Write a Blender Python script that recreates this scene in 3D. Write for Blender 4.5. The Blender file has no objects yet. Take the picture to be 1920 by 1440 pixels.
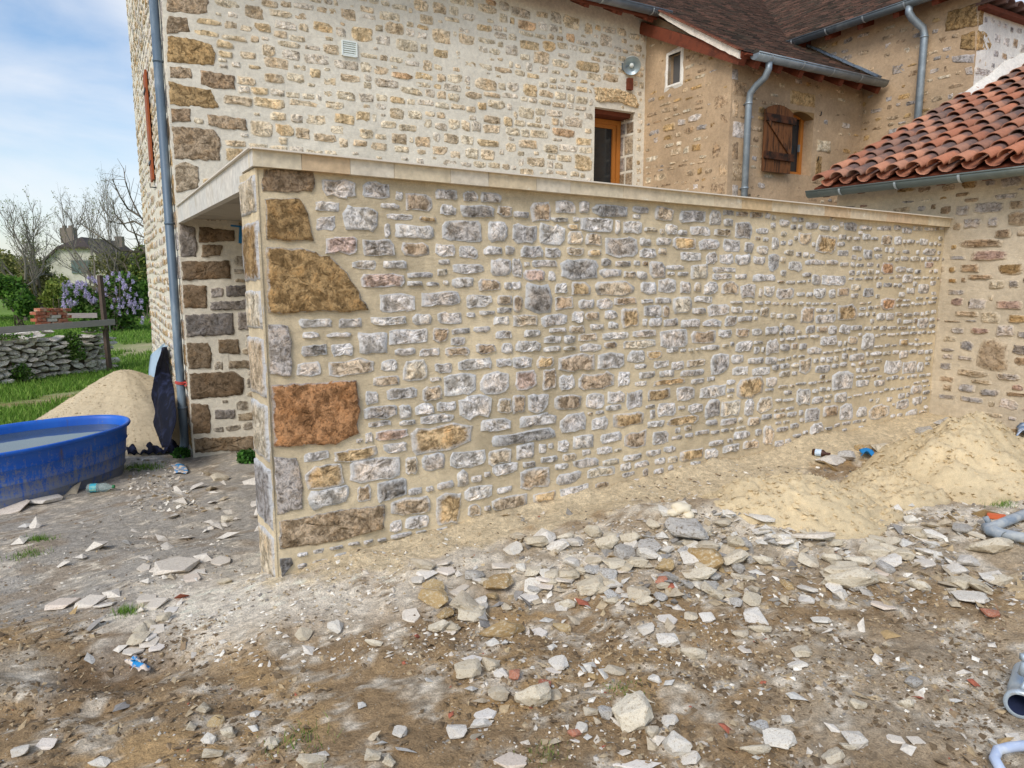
import bpy, bmesh, math, random
import numpy as np
from mathutils import Vector, Matrix
rad = math.radians
# ------------------------------------------------------------------ camera, sky, sun, exposure
scn = bpy.context.scene
COL = scn.collection
F_PX = 1331.0; PITCH = math.atan(201 / 1331.0); EYE = 1.65
cam_d = bpy.data.cameras.new('camera'); cam = bpy.data.objects.new('camera', cam_d); COL.objects.link(cam)
cam.location = (0, 0, EYE); cam.rotation_euler = (rad(90) - PITCH, 0, 0)
cam_d.sensor_width = 36; cam_d.lens = 36 * F_PX / 1920; cam_d.clip_end = 3000; cam_d.clip_start = 0.05
scn.camera = cam
SUN_EL, SUN_AZ = rad(42), rad(205)      # azimuth clockwise from +Y: behind the camera, a little to the left
world = bpy.data.worlds.new('World'); scn.world = world; world.use_nodes = True
wn = world.node_tree; wn.nodes.clear()
def WN(t, **k):
    n = wn.nodes.new(t)
    for a, b in k.items(): setattr(n, a, b)
    return n
wout = WN('ShaderNodeOutputWorld'); sky = WN('ShaderNodeTexSky', sky_type='NISHITA')
sky.sun_disc = False; sky.sun_elevation = SUN_EL; sky.sun_rotation = SUN_AZ; sky.air_density = 1.0; sky.dust_density = 1.2
bg1 = WN('ShaderNodeBackground'); bg1.inputs[1].default_value = 0.15
hs = WN('ShaderNodeHueSaturation'); hs.inputs['Saturation'].default_value = 1.3; hs.inputs['Value'].default_value = 0.92
wn.links.new(sky.outputs[0], hs.inputs['Color']); wn.links.new(hs.outputs[0], bg1.inputs[0])
bg2 = WN('ShaderNodeBackground'); bg2.inputs[0].default_value = (0.93, 0.95, 1.0, 1); bg2.inputs[1].default_value = 0.80
tc = WN('ShaderNodeTexCoord'); mp = WN('ShaderNodeMapping'); mp.inputs['Scale'].default_value = (1.0, 1.0, 3.2); mp.inputs['Location'].default_value = (2.3, 0.7, 0.35)
nz = WN('ShaderNodeTexNoise'); nz.inputs['Scale'].default_value = 1.9; nz.inputs['Detail'].default_value = 7; nz.inputs['Roughness'].default_value = 0.52; nz.inputs['Distortion'].default_value = 0.35
cr = WN('ShaderNodeValToRGB'); cr.color_ramp.elements[0].position = 0.40; cr.color_ramp.elements[1].position = 0.72
wn.links.new(tc.outputs['Generated'], mp.inputs[0]); wn.links.new(mp.outputs[0], nz.inputs['Vector']); wn.links.new(nz.outputs['Fac'], cr.inputs[0])
mxs = WN('ShaderNodeMixShader'); wn.links.new(cr.outputs[0], mxs.inputs[0]); wn.links.new(bg1.outputs[0], mxs.inputs[1]); wn.links.new(bg2.outputs[0], mxs.inputs[2])
wn.links.new(mxs.outputs[0], wout.inputs[0])
sd = bpy.data.lights.new('sun', 'SUN'); sd.energy = 1.7; sd.angle = rad(25); sd.color = (1.0, 0.95, 0.88)
sun = bpy.data.objects.new('sun', sd); COL.objects.link(sun)
sdir = Vector((math.sin(SUN_AZ) * math.cos(SUN_EL), math.cos(SUN_AZ) * math.cos(SUN_EL), math.sin(SUN_EL)))
sun.rotation_euler = sdir.to_track_quat('Z', 'Y').to_euler(); sun.location = sdir * 60
scn.view_settings.view_transform = 'Standard'; scn.view_settings.look = 'None'
scn.view_settings.exposure = 0.36; scn.view_settings.gamma = 1.0; scn.view_settings.use_curve_mapping = False

# ------------------------------------------------------------------ geometry of the place
RNG = random.Random(7); NR = np.random.default_rng(11)
FW = Vector((0, math.cos(PITCH), -math.sin(PITCH))); UP = Vector((0, math.sin(PITCH), math.cos(PITCH))); RT = Vector((1, 0, 0)); CAM = Vector((0, 0, EYE))
def ray(u, v): return RT * ((u - 960) / F_PX) + UP * ((720 - v) / F_PX) + FW
def atz(u, v, z): r = ray(u, v); return CAM + r * ((z - EYE) / r.z)
def onpl(u, v, p, n): r = ray(u, v); return CAM + r * ((p - CAM).dot(n) / r.dot(n))
def proj_np(x, y, z):
    dz = z - EYE; w = y * FW.y + dz * FW.z; h = y * UP.y + dz * UP.z
    w = np.where(w < .05, .05, w)
    return 960 + F_PX * x / w, 720 - F_PX * h / w
# near shed frame (S along its long front, NB away from us) and house frame (A along the front, B away from us)
N0 = Vector((-1.334, 3.842, 0)); N1 = Vector((4.435, 7.427, 0)); SL = (N1 - N0).length
S = (N1 - N0).normalized(); NB = Vector((-S.y, S.x, 0))
C0 = Vector((-3.75, 8.14, 0)); A = Vector((math.sin(rad(60.1)), math.cos(rad(60.1)), 0)); B = Vector((-A.y, A.x, 0)); ZU = Vector((0, 0, 1))
def Np(s, n, z): return N0 + S * s + NB * n + ZU * z
def Hp(a, b, z): return C0 + A * a + B * b + ZU * z
def n_of(p): d = p - N0; return d.dot(S), d.dot(NB), p.z
def h_of(p): d = p - C0; return d.dot(A), d.dot(B), p.z

# ---- value noise (numpy)
def vnoise(x, y, seed=0):
    xi = np.floor(x).astype(np.int64); yi = np.floor(y).astype(np.int64); fx = x - xi; fy = y - yi
    fx = fx * fx * (3 - 2 * fx); fy = fy * fy * (3 - 2 * fy)
    def h(a, b):
        n = (a * 374761393 + b * 668265263 + seed * 1442695041) & 0x7fffffff
        n = ((n ^ (n >> 13)) * 1274126177) & 0x7fffffff
        n = (n ^ (n >> 16)) & 0xffff
        return n / 65535.0
    return (h(xi, yi) * (1 - fx) + h(xi + 1, yi) * fx) * (1 - fy) + (h(xi, yi + 1) * (1 - fx) + h(xi + 1, yi + 1) * fx) * fy
def fbm(x, y, sc, oct=4, seed=0, rough=.5):
    t = 0; a = 1; s = 0
    for o in range(oct):
        t = t + a * vnoise(x * sc + 17.3 * o, y * sc - 9.1 * o, seed + o); s += a; a *= rough; sc *= 2.03
    return t / s
def lin(c):
    return tuple((x / 255 / 12.92) if x / 255 < .04045 else ((x / 255 + .055) / 1.055) ** 2.4 for x in c)

# ------------------------------------------------------------------ materials
MATS = {}
def new_mat(name, rough=.9, spec=.3, metallic=0):
    m = bpy.data.materials.new(name); m.use_nodes = True; nt = m.node_tree; b = nt.nodes['Principled BSDF']
    b.inputs['Roughness'].default_value = rough; b.inputs['Specular IOR Level'].default_value = spec; b.inputs['Metallic'].default_value = metallic
    MATS[name] = m; return m, nt, b
def nd(nt, t, **k):
    n = nt.nodes.new(t)
    for a, b in k.items():
        if a in n.inputs: n.inputs[a].default_value = b
        else: setattr(n, a, b)
    return n
def noise(nt, vec, scale, detail=5, rough=.55, dist=0):
    n = nt.nodes.new('ShaderNodeTexNoise'); n.inputs['Scale'].default_value = scale; n.inputs['Detail'].default_value = detail
    n.inputs['Roughness'].default_value = rough; n.inputs['Distortion'].default_value = dist; nt.links.new(vec, n.inputs['Vector']); return n.outputs['Fac']
def ramp(nt, fac, stops):
    r = nt.nodes.new('ShaderNodeValToRGB'); e = r.color_ramp.elements
    while len(e) < len(stops): e.new(.5)
    for i, (p, c) in enumerate(stops):
        e[i].position = p; e[i].color = (c, c, c, 1) if not isinstance(c, (tuple, list)) else (*c[:3], 1)
    nt.links.new(fac, r.inputs[0]); return r.outputs[0]
def mix(nt, fac, a, b, mode='MIX'):
    m = nt.nodes.new('ShaderNodeMix'); m.data_type = 'RGBA'; m.blend_type = mode
    for i, v in ((0, fac), (6, a), (7, b)):
        if isinstance(v, (int, float)): m.inputs[i].default_value = v
        elif isinstance(v, (tuple, list)): m.inputs[i].default_value = (*v[:3], 1)
        else: nt.links.new(v, m.inputs[i])
    return m.outputs[2]
def math_(nt, op, a, b=0.0):
    m = nt.nodes.new('ShaderNodeMath'); m.operation = op
    for i, v in ((0, a), (1, b)):
        if isinstance(v, (int, float)): m.inputs[i].default_value = v
        else: nt.links.new(v, m.inputs[i])
    return m.outputs[0]
def bump(nt, b, height, strength=.5, dist=.01, prev=None):
    n = nt.nodes.new('ShaderNodeBump'); n.inputs['Strength'].default_value = strength; n.inputs['Distance'].default_value = dist
    nt.links.new(height, n.inputs['Height'])
    if prev is not None: nt.links.new(prev, n.inputs['Normal'])
    nt.links.new(n.outputs[0], b.inputs['Normal']); return n.outputs[0]
def pos(nt): return nt.nodes.new('ShaderNodeNewGeometry').outputs['Position']
def objc(nt): return nt.nodes.new('ShaderNodeTexCoord').outputs['Object']
def cattr(nt):
    a = nt.nodes.new('ShaderNodeVertexColor'); a.layer_name = 'Col'; return a.outputs[0], a.outputs[1]

def stone_mat(name, rim, rim_amt=1.0, dark=.5, light=1.25, sc=1.0, rimcut=(.35, .75), bmp=.8):
    m, nt, b = new_mat(name, .92, .2); p = pos(nt); c, a = cattr(nt)
    n1 = noise(nt, p, 11 * sc, 8, .72, .5); n2 = noise(nt, p, 75 * sc, 4, .6); n3 = noise(nt, p, 30 * sc, 7, .68, .7)
    dk = mix(nt, 1.0, c, (dark, dark * .95, dark * .88), 'MULTIPLY'); lt = mix(nt, 1.0, c, (light, light, light * 1.02), 'MULTIPLY')
    base = mix(nt, ramp(nt, n1, [(.42, 0), (.56, 1)]), dk, lt)
    veins = ramp(nt, n3, [(.40, .42), (.50, 1), (.60, 1.05)])
    base = mix(nt, .8, base, veins, 'MULTIPLY')
    base = mix(nt, ramp(nt, noise(nt, p, 5.5 * sc, 6, .7, .3), [(.50, 0), (.62, .55)]), base, mix(nt, 1.0, base, (1.0, .84, .64), 'MULTIPLY'))
    base = mix(nt, ramp(nt, n2, [(.35, 0), (.7, .35)]), base, mix(nt, 1.0, base, (1.6, 1.6, 1.6), 'MULTIPLY'))
    e = math_(nt, 'ADD', a, math_(nt, 'MULTIPLY', math_(nt, 'SUBTRACT', n3, .5), 1.5))
    e = math_(nt, 'MULTIPLY', ramp(nt, e, [(rimcut[0], 0), (rimcut[1], 1)]), rim_amt)
    base = mix(nt, e, base, rim)
    nt.links.new(base, b.inputs['Base Color'])
    h = math_(nt, 'ADD', n1, math_(nt, 'MULTIPLY', n3, .7)); k = bump(nt, b, h, bmp, .03); bump(nt, b, n2, .5, .004, k)
    return m
def mortar_mat(name, col, var=.16, grain=.5, streak=True):
    m, nt, b = new_mat(name, .96, .1); p = pos(nt)
    n1 = noise(nt, p, 1.6, 6, .6); n2 = noise(nt, p, 260, 3, .6); n4 = noise(nt, p, 22, 6, .6)
    d = tuple(x * (1 - var * 1.6) for x in col); l = tuple(min(1, x * (1 + var)) for x in col)
    base = mix(nt, ramp(nt, n1, [(.3, 0), (.7, 1)]), d, l)
    base = mix(nt, .8, base, ramp(nt, n4, [(.3, .82), (.65, 1.08)]), 'MULTIPLY')
    base = mix(nt, .9, base, ramp(nt, n2, [(.3, .74), (.62, 1.12)]), 'MULTIPLY')
    nt.links.new(base, b.inputs['Base Color'])
    mpn = nt.nodes.new('ShaderNodeMapping'); mpn.inputs['Scale'].default_value = (1, 1, 5); nt.links.new(p, mpn.inputs[0])
    n3 = noise(nt, mpn.outputs[0], 14, 5, .6, .6)
    k = bump(nt, b, n3, .35, .012); k = bump(nt, b, n4, .4, .012, k); bump(nt, b, n2, grain, .004, k); return m
def plain(name, col, rough=.8, var=.12, scale=12, bmp=.15, metallic=0, spec=.3, dirt=None, dscale=5, stretch=None, cut=(.5, .7)):
    m, nt, b = new_mat(name, rough, spec, metallic); p = objc(nt)
    if stretch:
        mm = nt.nodes.new('ShaderNodeMapping'); mm.inputs['Scale'].default_value = stretch; nt.links.new(p, mm.inputs[0]); p = mm.outputs[0]
    n1 = noise(nt, p, scale, 6, .6); base = mix(nt, n1, tuple(x * (1 - var * 2) for x in col), tuple(min(1, x * (1 + var * 2)) for x in col))
    if dirt: base = mix(nt, ramp(nt, noise(nt, p, dscale, 7, .65, .4), [(cut[0], 0), (cut[1], 1)]), base, dirt)
    nt.links.new(base, b.inputs['Base Color']); bump(nt, b, n1, bmp, .01); return m
def rnd_tint(name, cols, rough=.85, scale=20, bmp=.4, dirt=None, dscale=7, cut=(.5, .68)):
    m, nt, b = new_mat(name, rough, .2); p = objc(nt); oi = nt.nodes.new('ShaderNodeObjectInfo')
    cc = nt.nodes.new('ShaderNodeVectorMath'); cc.operation = 'ADD'; nt.links.new(p, cc.inputs[0]); nt.links.new(oi.outputs['Location'], cc.inputs[1]); p = cc.outputs[0]
    base = ramp(nt, oi.outputs['Random'], [(i / max(1, len(cols) - 1), c) for i, c in enumerate(cols)])
    n = noise(nt, p, scale, 6, .6); base = mix(nt, .8, base, ramp(nt, n, [(.25, .7), (.75, 1.25)]), 'MULTIPLY')
    if dirt: base = mix(nt, ramp(nt, noise(nt, p, dscale, 6, .65, .5), [(cut[0], 0), (cut[1], 1)]), base, dirt)
    nt.links.new(base, b.inputs['Base Color']); bump(nt, b, n, bmp, .01); return m
def vcol_mat(name, rough=.9, scale=60, bmp=.4, dist=.01, trans=0):
    m, nt, b = new_mat(name, rough, .2); c, a = cattr(nt); p = pos(nt); n = noise(nt, p, scale, 5, .65)
    nt.links.new(mix(nt, .8, c, ramp(nt, n, [(.3, .68), (.7, 1.25)]), 'MULTIPLY'), b.inputs['Base Color']); bump(nt, b, n, bmp, dist)
    return m

STONE_N = stone_mat('limestone_limewashed', (.60, .605, .60), .85, .46, 1.2, 1.15, (.40, .95), .5)
STONE_Q = stone_mat('quoin_sandstone', (.56, .56, .54), .75, .55, 1.3, 1.5, (.72, 1.05), .9)
STONE_H = stone_mat('farmhouse_stone', (.74, .67, .53), .85, .7, 1.25, .9, (.62, 1.15), .7)
STONE_T = stone_mat('annex_stone', (.50, .375, .24), .97, .6, 1.2, .9, (.5, 1.1), .6)
STONE_W = stone_mat('lean_to_stone', (.62, .53, .395), .92, .75, 1.15, .9, (.5, 1.1), .6)
STONE_P = stone_mat('white_pointed_stone', (.78, .75, .68), .95, .6, 1.2, .9, (.34, .92), .6)
STONE_D = stone_mat('shaded_quoin', (.44, .40, .33), .7, .75, 1.15, .8, (.6, 1.05), .8)  # darker copy of the quoin stone, shade put into its colour
MORTAR_N = mortar_mat('ochre_sand_mortar', (.70, .58, .39), .19, .6)
MORTAR_H = mortar_mat('pale_lime_mortar', (.80, .745, .62), .08, .4)
MORTAR_T = mortar_mat('tan_lime_render', (.50, .365, .235), .16, .45)
MORTAR_W = mortar_mat('beige_lime_mortar', (.62, .53, .395), .14, .45)
MORTAR_P = mortar_mat('white_lime_mortar', (.80, .77, .70), .1, .4)
COPING = rnd_tint('coping_tile_stone', [lin((206, 180, 140)), lin((222, 214, 196)), lin((204, 172, 132)), lin((218, 206, 180)), lin((210, 190, 156))], .8, 22, .25, lin((235, 226, 205)), 9, (.6, .72))
CONCRETE = plain('slab_concrete', lin((178, 170, 155)), .9, .08, 9, .3, dirt=lin((150, 142, 128)), dscale=3)
ZINC = plain('zinc', lin((140, 152, 160)), .5, .12, 7, .08, .55, .5, dirt=lin((172, 182, 188)), dscale=4)
ZINC_D = plain('dark_zinc', lin((105, 116, 122)), .55, .12, 7, .08, .45, .5, dirt=lin((140, 150, 152)), dscale=4)
PIPE_GREY = plain('slate_grey_pipe', lin((88, 106, 122)), .5, .1, 4, .05, .1, .5, dirt=lin((130, 145, 155)), dscale=3, stretch=(2, 2, .5))
WOOD_RED = plain('red_brown_timber', lin((112, 58, 38)), .8, .15, 14, .3, dirt=lin((78, 42, 30)), dscale=6, stretch=(1, 1, 1))
WOOD_OLD = plain('weathered_oak', lin((112, 72, 42)), .8, .22, 16, .5, dirt=lin((52, 34, 22)), dscale=5, stretch=(6, 6, .6), cut=(.48, .62))
WOOD_OLD2 = plain('dark_batten_wood', lin((78, 46, 28)), .8, .25, 16, .5, dirt=lin((34, 24, 18)), dscale=7, cut=(.48, .6))
WOOD_OR = plain('orange_oak_joinery', lin((178, 112, 48)), .5, .1, 10, .1, stretch=(8, 8, .7))
WOOD_GREY = plain('grey_weathered_plank', lin((160, 152, 150)), .85, .15, 10, .4, stretch=(1, 1, 8))
WOOD_BR = plain('brown_weathered_post', lin((92, 78, 70)), .85, .2, 10, .4)
SHUT_RED = plain('red_ochre_shutter', lin((156, 84, 48)), .7, .08, 6, .1)
WHITE = plain('white_plastic', lin((232, 238, 232)), .5, .02, 6, .02)
IRON = plain('black_iron', (.02, .02, .022), .5, .1, 8, .05)
TERRA = None
def glass_mat():
    m, nt, b = new_mat('dark_window_glass', .06, .5); b.inputs['Base Color'].default_value = (.02, .024, .028, 1); return m
GLASS = glass_mat()

# ------------------------------------------------------------------ object helpers
def put(o, parent=None):
    COL.objects.link(o)
    if parent is not None:
        o.parent = parent
        if parent.parent is None and parent.type == 'EMPTY': o.location = -parent.location
    return o
def tag(o, label=None, cat=None, group=None, kind=None):
    if label: o['label'] = label
    if cat: o['category'] = cat
    if group: o['group'] = group
    if kind: o['kind'] = kind
    return o
def empty(name, loc, label, cat, group=None):
    o = bpy.data.objects.new(name, None); o.location = loc; o.empty_display_size = .2; COL.objects.link(o); return tag(o, label, cat, group)
def mesh(name, V, Fc, mat, parent=None, smooth=False, cols=None, loc=None):
    me = bpy.data.meshes.new(name); me.from_pydata([tuple(v) for v in V], [], Fc)
    if cols is not None:
        ca = me.color_attributes.new('Col', 'FLOAT_COLOR', 'POINT'); ca.data.foreach_set('color', np.asarray(cols, dtype=np.float32).ravel())
    if smooth: me.polygons.foreach_set('use_smooth', [True] * len(me.polygons))
    me.materials.append(mat); me.update()
    o = bpy.data.objects.new(name, me); put(o, parent)
    if loc is not None: o.location = loc
    return o
def np_mesh(name, V, Q, mat, parent=None, smooth=False, cols=None):   # all faces same length k
    V = np.asarray(V, dtype=np.float32); Q = np.asarray(Q, dtype=np.int32); k = Q.shape[1]
    me = bpy.data.meshes.new(name); me.vertices.add(len(V)); me.vertices.foreach_set('co', V.ravel())
    me.loops.add(Q.size); me.loops.foreach_set('vertex_index', Q.ravel()); me.polygons.add(len(Q))
    me.polygons.foreach_set('loop_start', np.arange(0, Q.size, k, dtype=np.int32))
    if cols is not None:
        ca = me.color_attributes.new('Col', 'FLOAT_COLOR', 'POINT'); ca.data.foreach_set('color', np.asarray(cols, dtype=np.float32).ravel())
    me.materials.append(mat); me.update(calc_edges=True); me.validate()
    me.polygons.foreach_set('use_smooth', [smooth] * len(me.polygons))
    o = bpy.data.objects.new(name, me); return put(o, parent)
class MB:
    def __init__(s): s.V = []; s.F = []; s.C = []
    def add(s, V, Fc, col=None):
        o = len(s.V); s.V += [tuple(v) for v in V]; s.F += [tuple(i + o for i in f) for f in Fc]
        if col is not None: s.C += ([tuple(col)] * len(V) if not isinstance(col, list) else col)
    def obox(s, c, ex, ey, ez, col=None):  # centre, half-extent vectors
        c = Vector(c); V = [c + ex * i + ey * j + ez * k for k in (-1, 1) for j in (-1, 1) for i in (-1, 1)]
        Fc = [(0, 2, 3, 1), (4, 5, 7, 6), (0, 1, 5, 4), (2, 6, 7, 3), (0, 4, 6, 2), (1, 3, 7, 5)]
        if ex.cross(ey).dot(ez) < 0: Fc = [f[::-1] for f in Fc]
        s.add(V, Fc, col)
    def beam(s, p, q, w, h, up=ZU, col=None):
        p = Vector(p); q = Vector(q); d = (q - p); x = d.cross(up).normalized(); y = x.cross(d).normalized()
        s.obox((p + q) / 2, d / 2, x * w / 2, y * h / 2, col)
    def tube(s, pts, r, n=10, cap=True, col=None):
        pts = [Vector(p) for p in pts]; rings = []; base = len(s.V); ref = None; V = []
        for i, p in enumerate(pts):
            d = (pts[min(i + 1, len(pts) - 1)] - pts[max(i - 1, 0)]).normalized()
            if ref is None: ref = d.orthogonal().normalized()
            ref = (ref - d * ref.dot(d)).normalized(); b2 = d.cross(ref)
            rr = r[i] if isinstance(r, (list, tuple)) else r
            V += [p + (ref * math.cos(2 * math.pi * k / n) + b2 * math.sin(2 * math.pi * k / n)) * rr for k in range(n)]
        Fc = []
        for i in range(len(pts) - 1):
            for k in range(n):
                a = i * n + k; b = i * n + (k + 1) % n; Fc.append((a, b, b + n, a + n))
        if cap: Fc.append(tuple(range(n))[::-1]); Fc.append(tuple((len(pts) - 1) * n + k for k in range(n)))
        s.add(V, Fc, col)
    def build(s, name, mat, parent=None, smooth=False):
        return mesh(name, s.V, s.F, mat, parent, smooth, [(*c, 1)[:4] for c in s.C] if s.C else None)
def box_o(name, c, ex, ey, ez, mat, parent=None, bevel=0):
    m = MB(); m.obox(c, ex, ey, ez); o = m.build(name, mat, parent)
    if bevel:
        bm = bmesh.new(); bm.from_mesh(o.data); bmesh.ops.bevel(bm, geom=bm.edges[:], offset=bevel, segments=2, affect='EDGES'); bm.to_mesh(o.data); bm.free()
    return o
def beam_o(name, p, q, w, h, mat, parent=None, up=ZU): m = MB(); m.beam(p, q, w, h, up); return m.build(name, mat, parent)

class Wall:
    def __init__(s, O, X): s.O = O.copy(); s.X = X.copy(); s.N = X.cross(ZU)
    def w(s, a, z, d=0): return s.O + s.X * a + ZU * z + s.N * d
    def px(s, u, v, d=0): p = onpl(u, v, s.O + s.N * d, s.N); return (p - s.O).dot(s.X), p.z
def wall_sheet(name, W, a0, a1, z0, z1, mat, parent, holes=(), thick=.4, res=.05, amp=.004, sloped=None):
    # displaced front face with real openings, reveals and outer sides
    def lines(lo, hi, cuts):
        cs = sorted({lo, hi, *[c for c in cuts if lo < c < hi]}); out = []
        for p, q in zip(cs, cs[1:]):
            n = max(1, int(round((q - p) / res))); out += [p + (q - p) * i / n for i in range(n)]
        return out + [hi]
    la = lines(a0, a1, [c for h in holes for c in h[:2]]); lz = lines(z0, z1, [c for h in holes for c in h[2:4]])
    idx = {}; V = []; Fc = []
    def hole(a, z): return any(h[0] < a < h[1] and h[2] < z < h[3] for h in holes)
    aa = np.array(la)[:, None]; zz = np.array(lz)[None, :]
    D = (fbm(aa + W.O.x * 3, zz + W.O.y * 3, 6, 4, 3) - .5) * 2 * amp + (fbm(aa, zz, 1.1, 2, 9) - .5) * 3 * amp
    def vi(i, j, back=False):
        k = (i, j, back)
        if k not in idx:
            z = lz[j]
            if sloped: z = min(z, sloped(la[i]))
            idx[k] = len(V); V.append(W.w(la[i], z, -thick if back else float(D[i, j])))
        return idx[k]
    na, nz_ = len(la) - 1, len(lz) - 1
    solid = [[not hole((la[i] + la[i + 1]) / 2, (lz[j] + lz[j + 1]) / 2) for j in range(nz_)] for i in range(na)]
    def so(i, j): return 0 <= i < na and 0 <= j < nz_ and solid[i][j]
    for i in range(na):
        for j in range(nz_):
            if not solid[i][j]: continue
            Fc.append((vi(i, j), vi(i + 1, j), vi(i + 1, j + 1), vi(i, j + 1)))
            if not so(i - 1, j): Fc.append((vi(i, j), vi(i, j + 1), vi(i, j + 1, True), vi(i, j, True)))
            if not so(i + 1, j): Fc.append((vi(i + 1, j + 1), vi(i + 1, j), vi(i + 1, j, True), vi(i + 1, j + 1, True)))
            if not so(i, j - 1): Fc.append((vi(i + 1, j), vi(i, j), vi(i, j, True), vi(i + 1, j, True)))
            if not so(i, j + 1): Fc.append((vi(i, j + 1), vi(i + 1, j + 1), vi(i + 1, j + 1, True), vi(i, j + 1, True)))
    return mesh(name, V, Fc, mat, parent)

KC = {'w': [(186, 182, 176), (194, 190, 186), (172, 168, 164)], 'g': [(162, 155, 148), (174, 167, 160), (150, 146, 143)],
      'k': [(132, 126, 120), (140, 132, 124), (122, 120, 118)], 'o': [(160, 134, 94), (150, 124, 86), (168, 142, 102)],
      'b': [(160, 142, 118), (148, 128, 104), (172, 156, 132)], 'r': [(158, 134, 122), (150, 128, 116), (164, 140, 126)],
      'R': [(150, 112, 78), (144, 106, 74)], 'c': [(180, 168, 146), (172, 162, 142), (186, 176, 156)]}
def kcol(k, rng, gain=1.0, tone=None):
    c = rng.choice(KC[k])
    if tone: c = tuple(x * (1 - tone[3]) + y * tone[3] for x, y in zip(c, tone))
    f = rng.uniform(.85, 1.15) * gain * 1.4; l = lin(c); f = min(f, .74 / max(l)); return tuple(x * f for x in l)
def rpoly(x0, z0, x1, z1, n, rng, rag=.07):
    # angular field stone: clipped corners, broken long edges
    w, h = x1 - x0, z1 - z0; cx, cz = (x0 + x1) / 2, (z0 + z1) / 2; P = []
    rag = rag * 1.1; u = lambda a: rng.uniform(-a, a); cut = lambda: rng.choice([.06, .1, .16, .24, .34])
    tp, bt, lf = u(.10), u(.10), u(.12); C = [(x0, z0, 1, 1), (x1, z0, -1, 1), (x1, z1, -1, -1), (x0, z1, 1, -1)]
    long = n >= 9
    for i, (x, z, sx, sz) in enumerate(C):
        a, b = cut() * w * (.8 if w > h else 1), cut() * h
        p, q = (x, z + sz * b), (x + sx * a, z)
        P += [p, q] if i % 2 == 0 else [q, p]
        X, Z, sX, sZ = C[(i + 1) % 4]
        k = ((2 if n >= 15 else 1) if i % 2 == 0 else (1 if n >= 15 or (n >= 13 and h > .5 * w) else 0)) if long else 0
        for t in range(k):
            f = (t + 1) / (k + 1) + u(.08); P.append((x + (X - x) * f + (u(.02) * w), z + (Z - z) * f + u(.05) * h * (1 if i % 2 == 0 else .3)))
    out = []
    for x, z in P:
        x += u(rag) * h * .5; z += u(rag) * h * .9; z += (lf * (x - cx) / w) * h * .5; x += (tp if z > cz else bt) * w * .35 * (1 if x > cx else -1) * abs(z - cz) / h
        out.append((cx + (x - cx) * 1.03, cz + (z - cz) * 1.04))
    return out
def dens(poly, step, rng, rag):
    out = []
    for i, p in enumerate(poly):
        q = poly[(i + 1) % len(poly)]; L = math.hypot(q[0] - p[0], q[1] - p[1]); n = max(1, int(L / step))
        for k in range(n):
            t = k / n; j = rng.uniform(-1, 1) * rag if k else rng.uniform(-1, 1) * rag * .5
            nx, nz2 = (q[1] - p[1]) / L, -(q[0] - p[0]) / L
            out.append((p[0] + (q[0] - p[0]) * t + nx * j, p[1] + (q[1] - p[1]) * t + nz2 * j))
    return out
def stone_geo(W, poly, col, rng, out=.012, rings=((1, 1), (.86, .8), (.48, .15)), rel=.5, rough=0):
    n = len(poly); cx = sum(p[0] for p in poly) / n; cz = sum(p[1] for p in poly) / n
    size = max(p[0] for p in poly) - min(p[0] for p in poly)
    V = []; C = []; Fc = []; hh_ = max(p[1] for p in poly) - min(p[1] for p in poly); ox, oz = rng.uniform(-.16, .16) * size, rng.uniform(-.14, .14) * hh_
    if rough: ox = oz = 0
    def dd(x, z): return 0 if not rough else float((fbm(np.array([x * 1.0 + W.O.x]), np.array([z + W.O.y]), 9, 4, 5, .6)[0] - .5) * 2 * rough)
    for ri, (sc, al) in enumerate(rings):
        for (x, z) in poly:
            X, Z = cx + (x - cx) * sc + ox * (1 - sc), cz + (z - cz) * sc + oz * (1 - sc)
            if ri: X += rng.uniform(-1, 1) * size * .018; Z += rng.uniform(-1, 1) * size * .012
            d = -.006 if ri == 0 else out * (rng.uniform(1 - rel, 1 + rel)) * (.75 if ri == 1 else 1.1) + dd(X, Z)
            V.append(W.w(X, Z, d)); f = rng.uniform(.94, 1.06) if rough else rng.uniform(.78, 1.2); C.append((col[0] * f, col[1] * f, col[2] * f, al))
    V.append(W.w(cx + ox, cz + oz, out * rng.uniform(.8, 1.3) + dd(cx, cz))); C.append((*col, 0))
    for r in range(len(rings) - 1):
        for i in range(n):
            j = (i + 1) % n; Fc.append((r * n + i, r * n + j, (r + 1) * n + j, (r + 1) * n + i))
    L = (len(rings) - 1) * n
    for i in range(n): Fc.append((L + i, L + (i + 1) % n, len(V) - 1))
    return V, Fc, C
class Stones:
    def __init__(s, W, parent, mat, limit=300): s.W = W; s.parent = parent; s.mat = mat; s.L = []; s.limit = limit
    def add(s, poly, kind, rng, out=.012, gain=1.0, mat=None, name='stone', **k):
        V, Fc, C = stone_geo(s.W, poly, kcol(kind, rng, gain, None if name == 'corner_stone' else getattr(s, 'tone', None)), rng, out, **k)
        c = sum(V[:len(poly)], Vector()) / len(poly); d = (c - CAM).length
        wd = max(p[0] for p in poly) - min(p[0] for p in poly); hh = max(p[1] for p in poly) - min(p[1] for p in poly)
        s.L.append((wd * hh / d / d, V, Fc, C, mat or s.mat, name))
    def finish(s):
        s.L.sort(key=lambda t: -t[0]); j = MB()
        for i, (sz, V, Fc, C, mt, nm) in enumerate(s.L):
            if i < s.limit: mesh(nm, V, Fc, mt, s.parent, nm == 'corner_stone' or i % 4 == 0, C)
            else: j.add(V, Fc, C)
        if j.V: tag(j.build('small_stones', s.mat, s.parent, True), kind='stuff')
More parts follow.
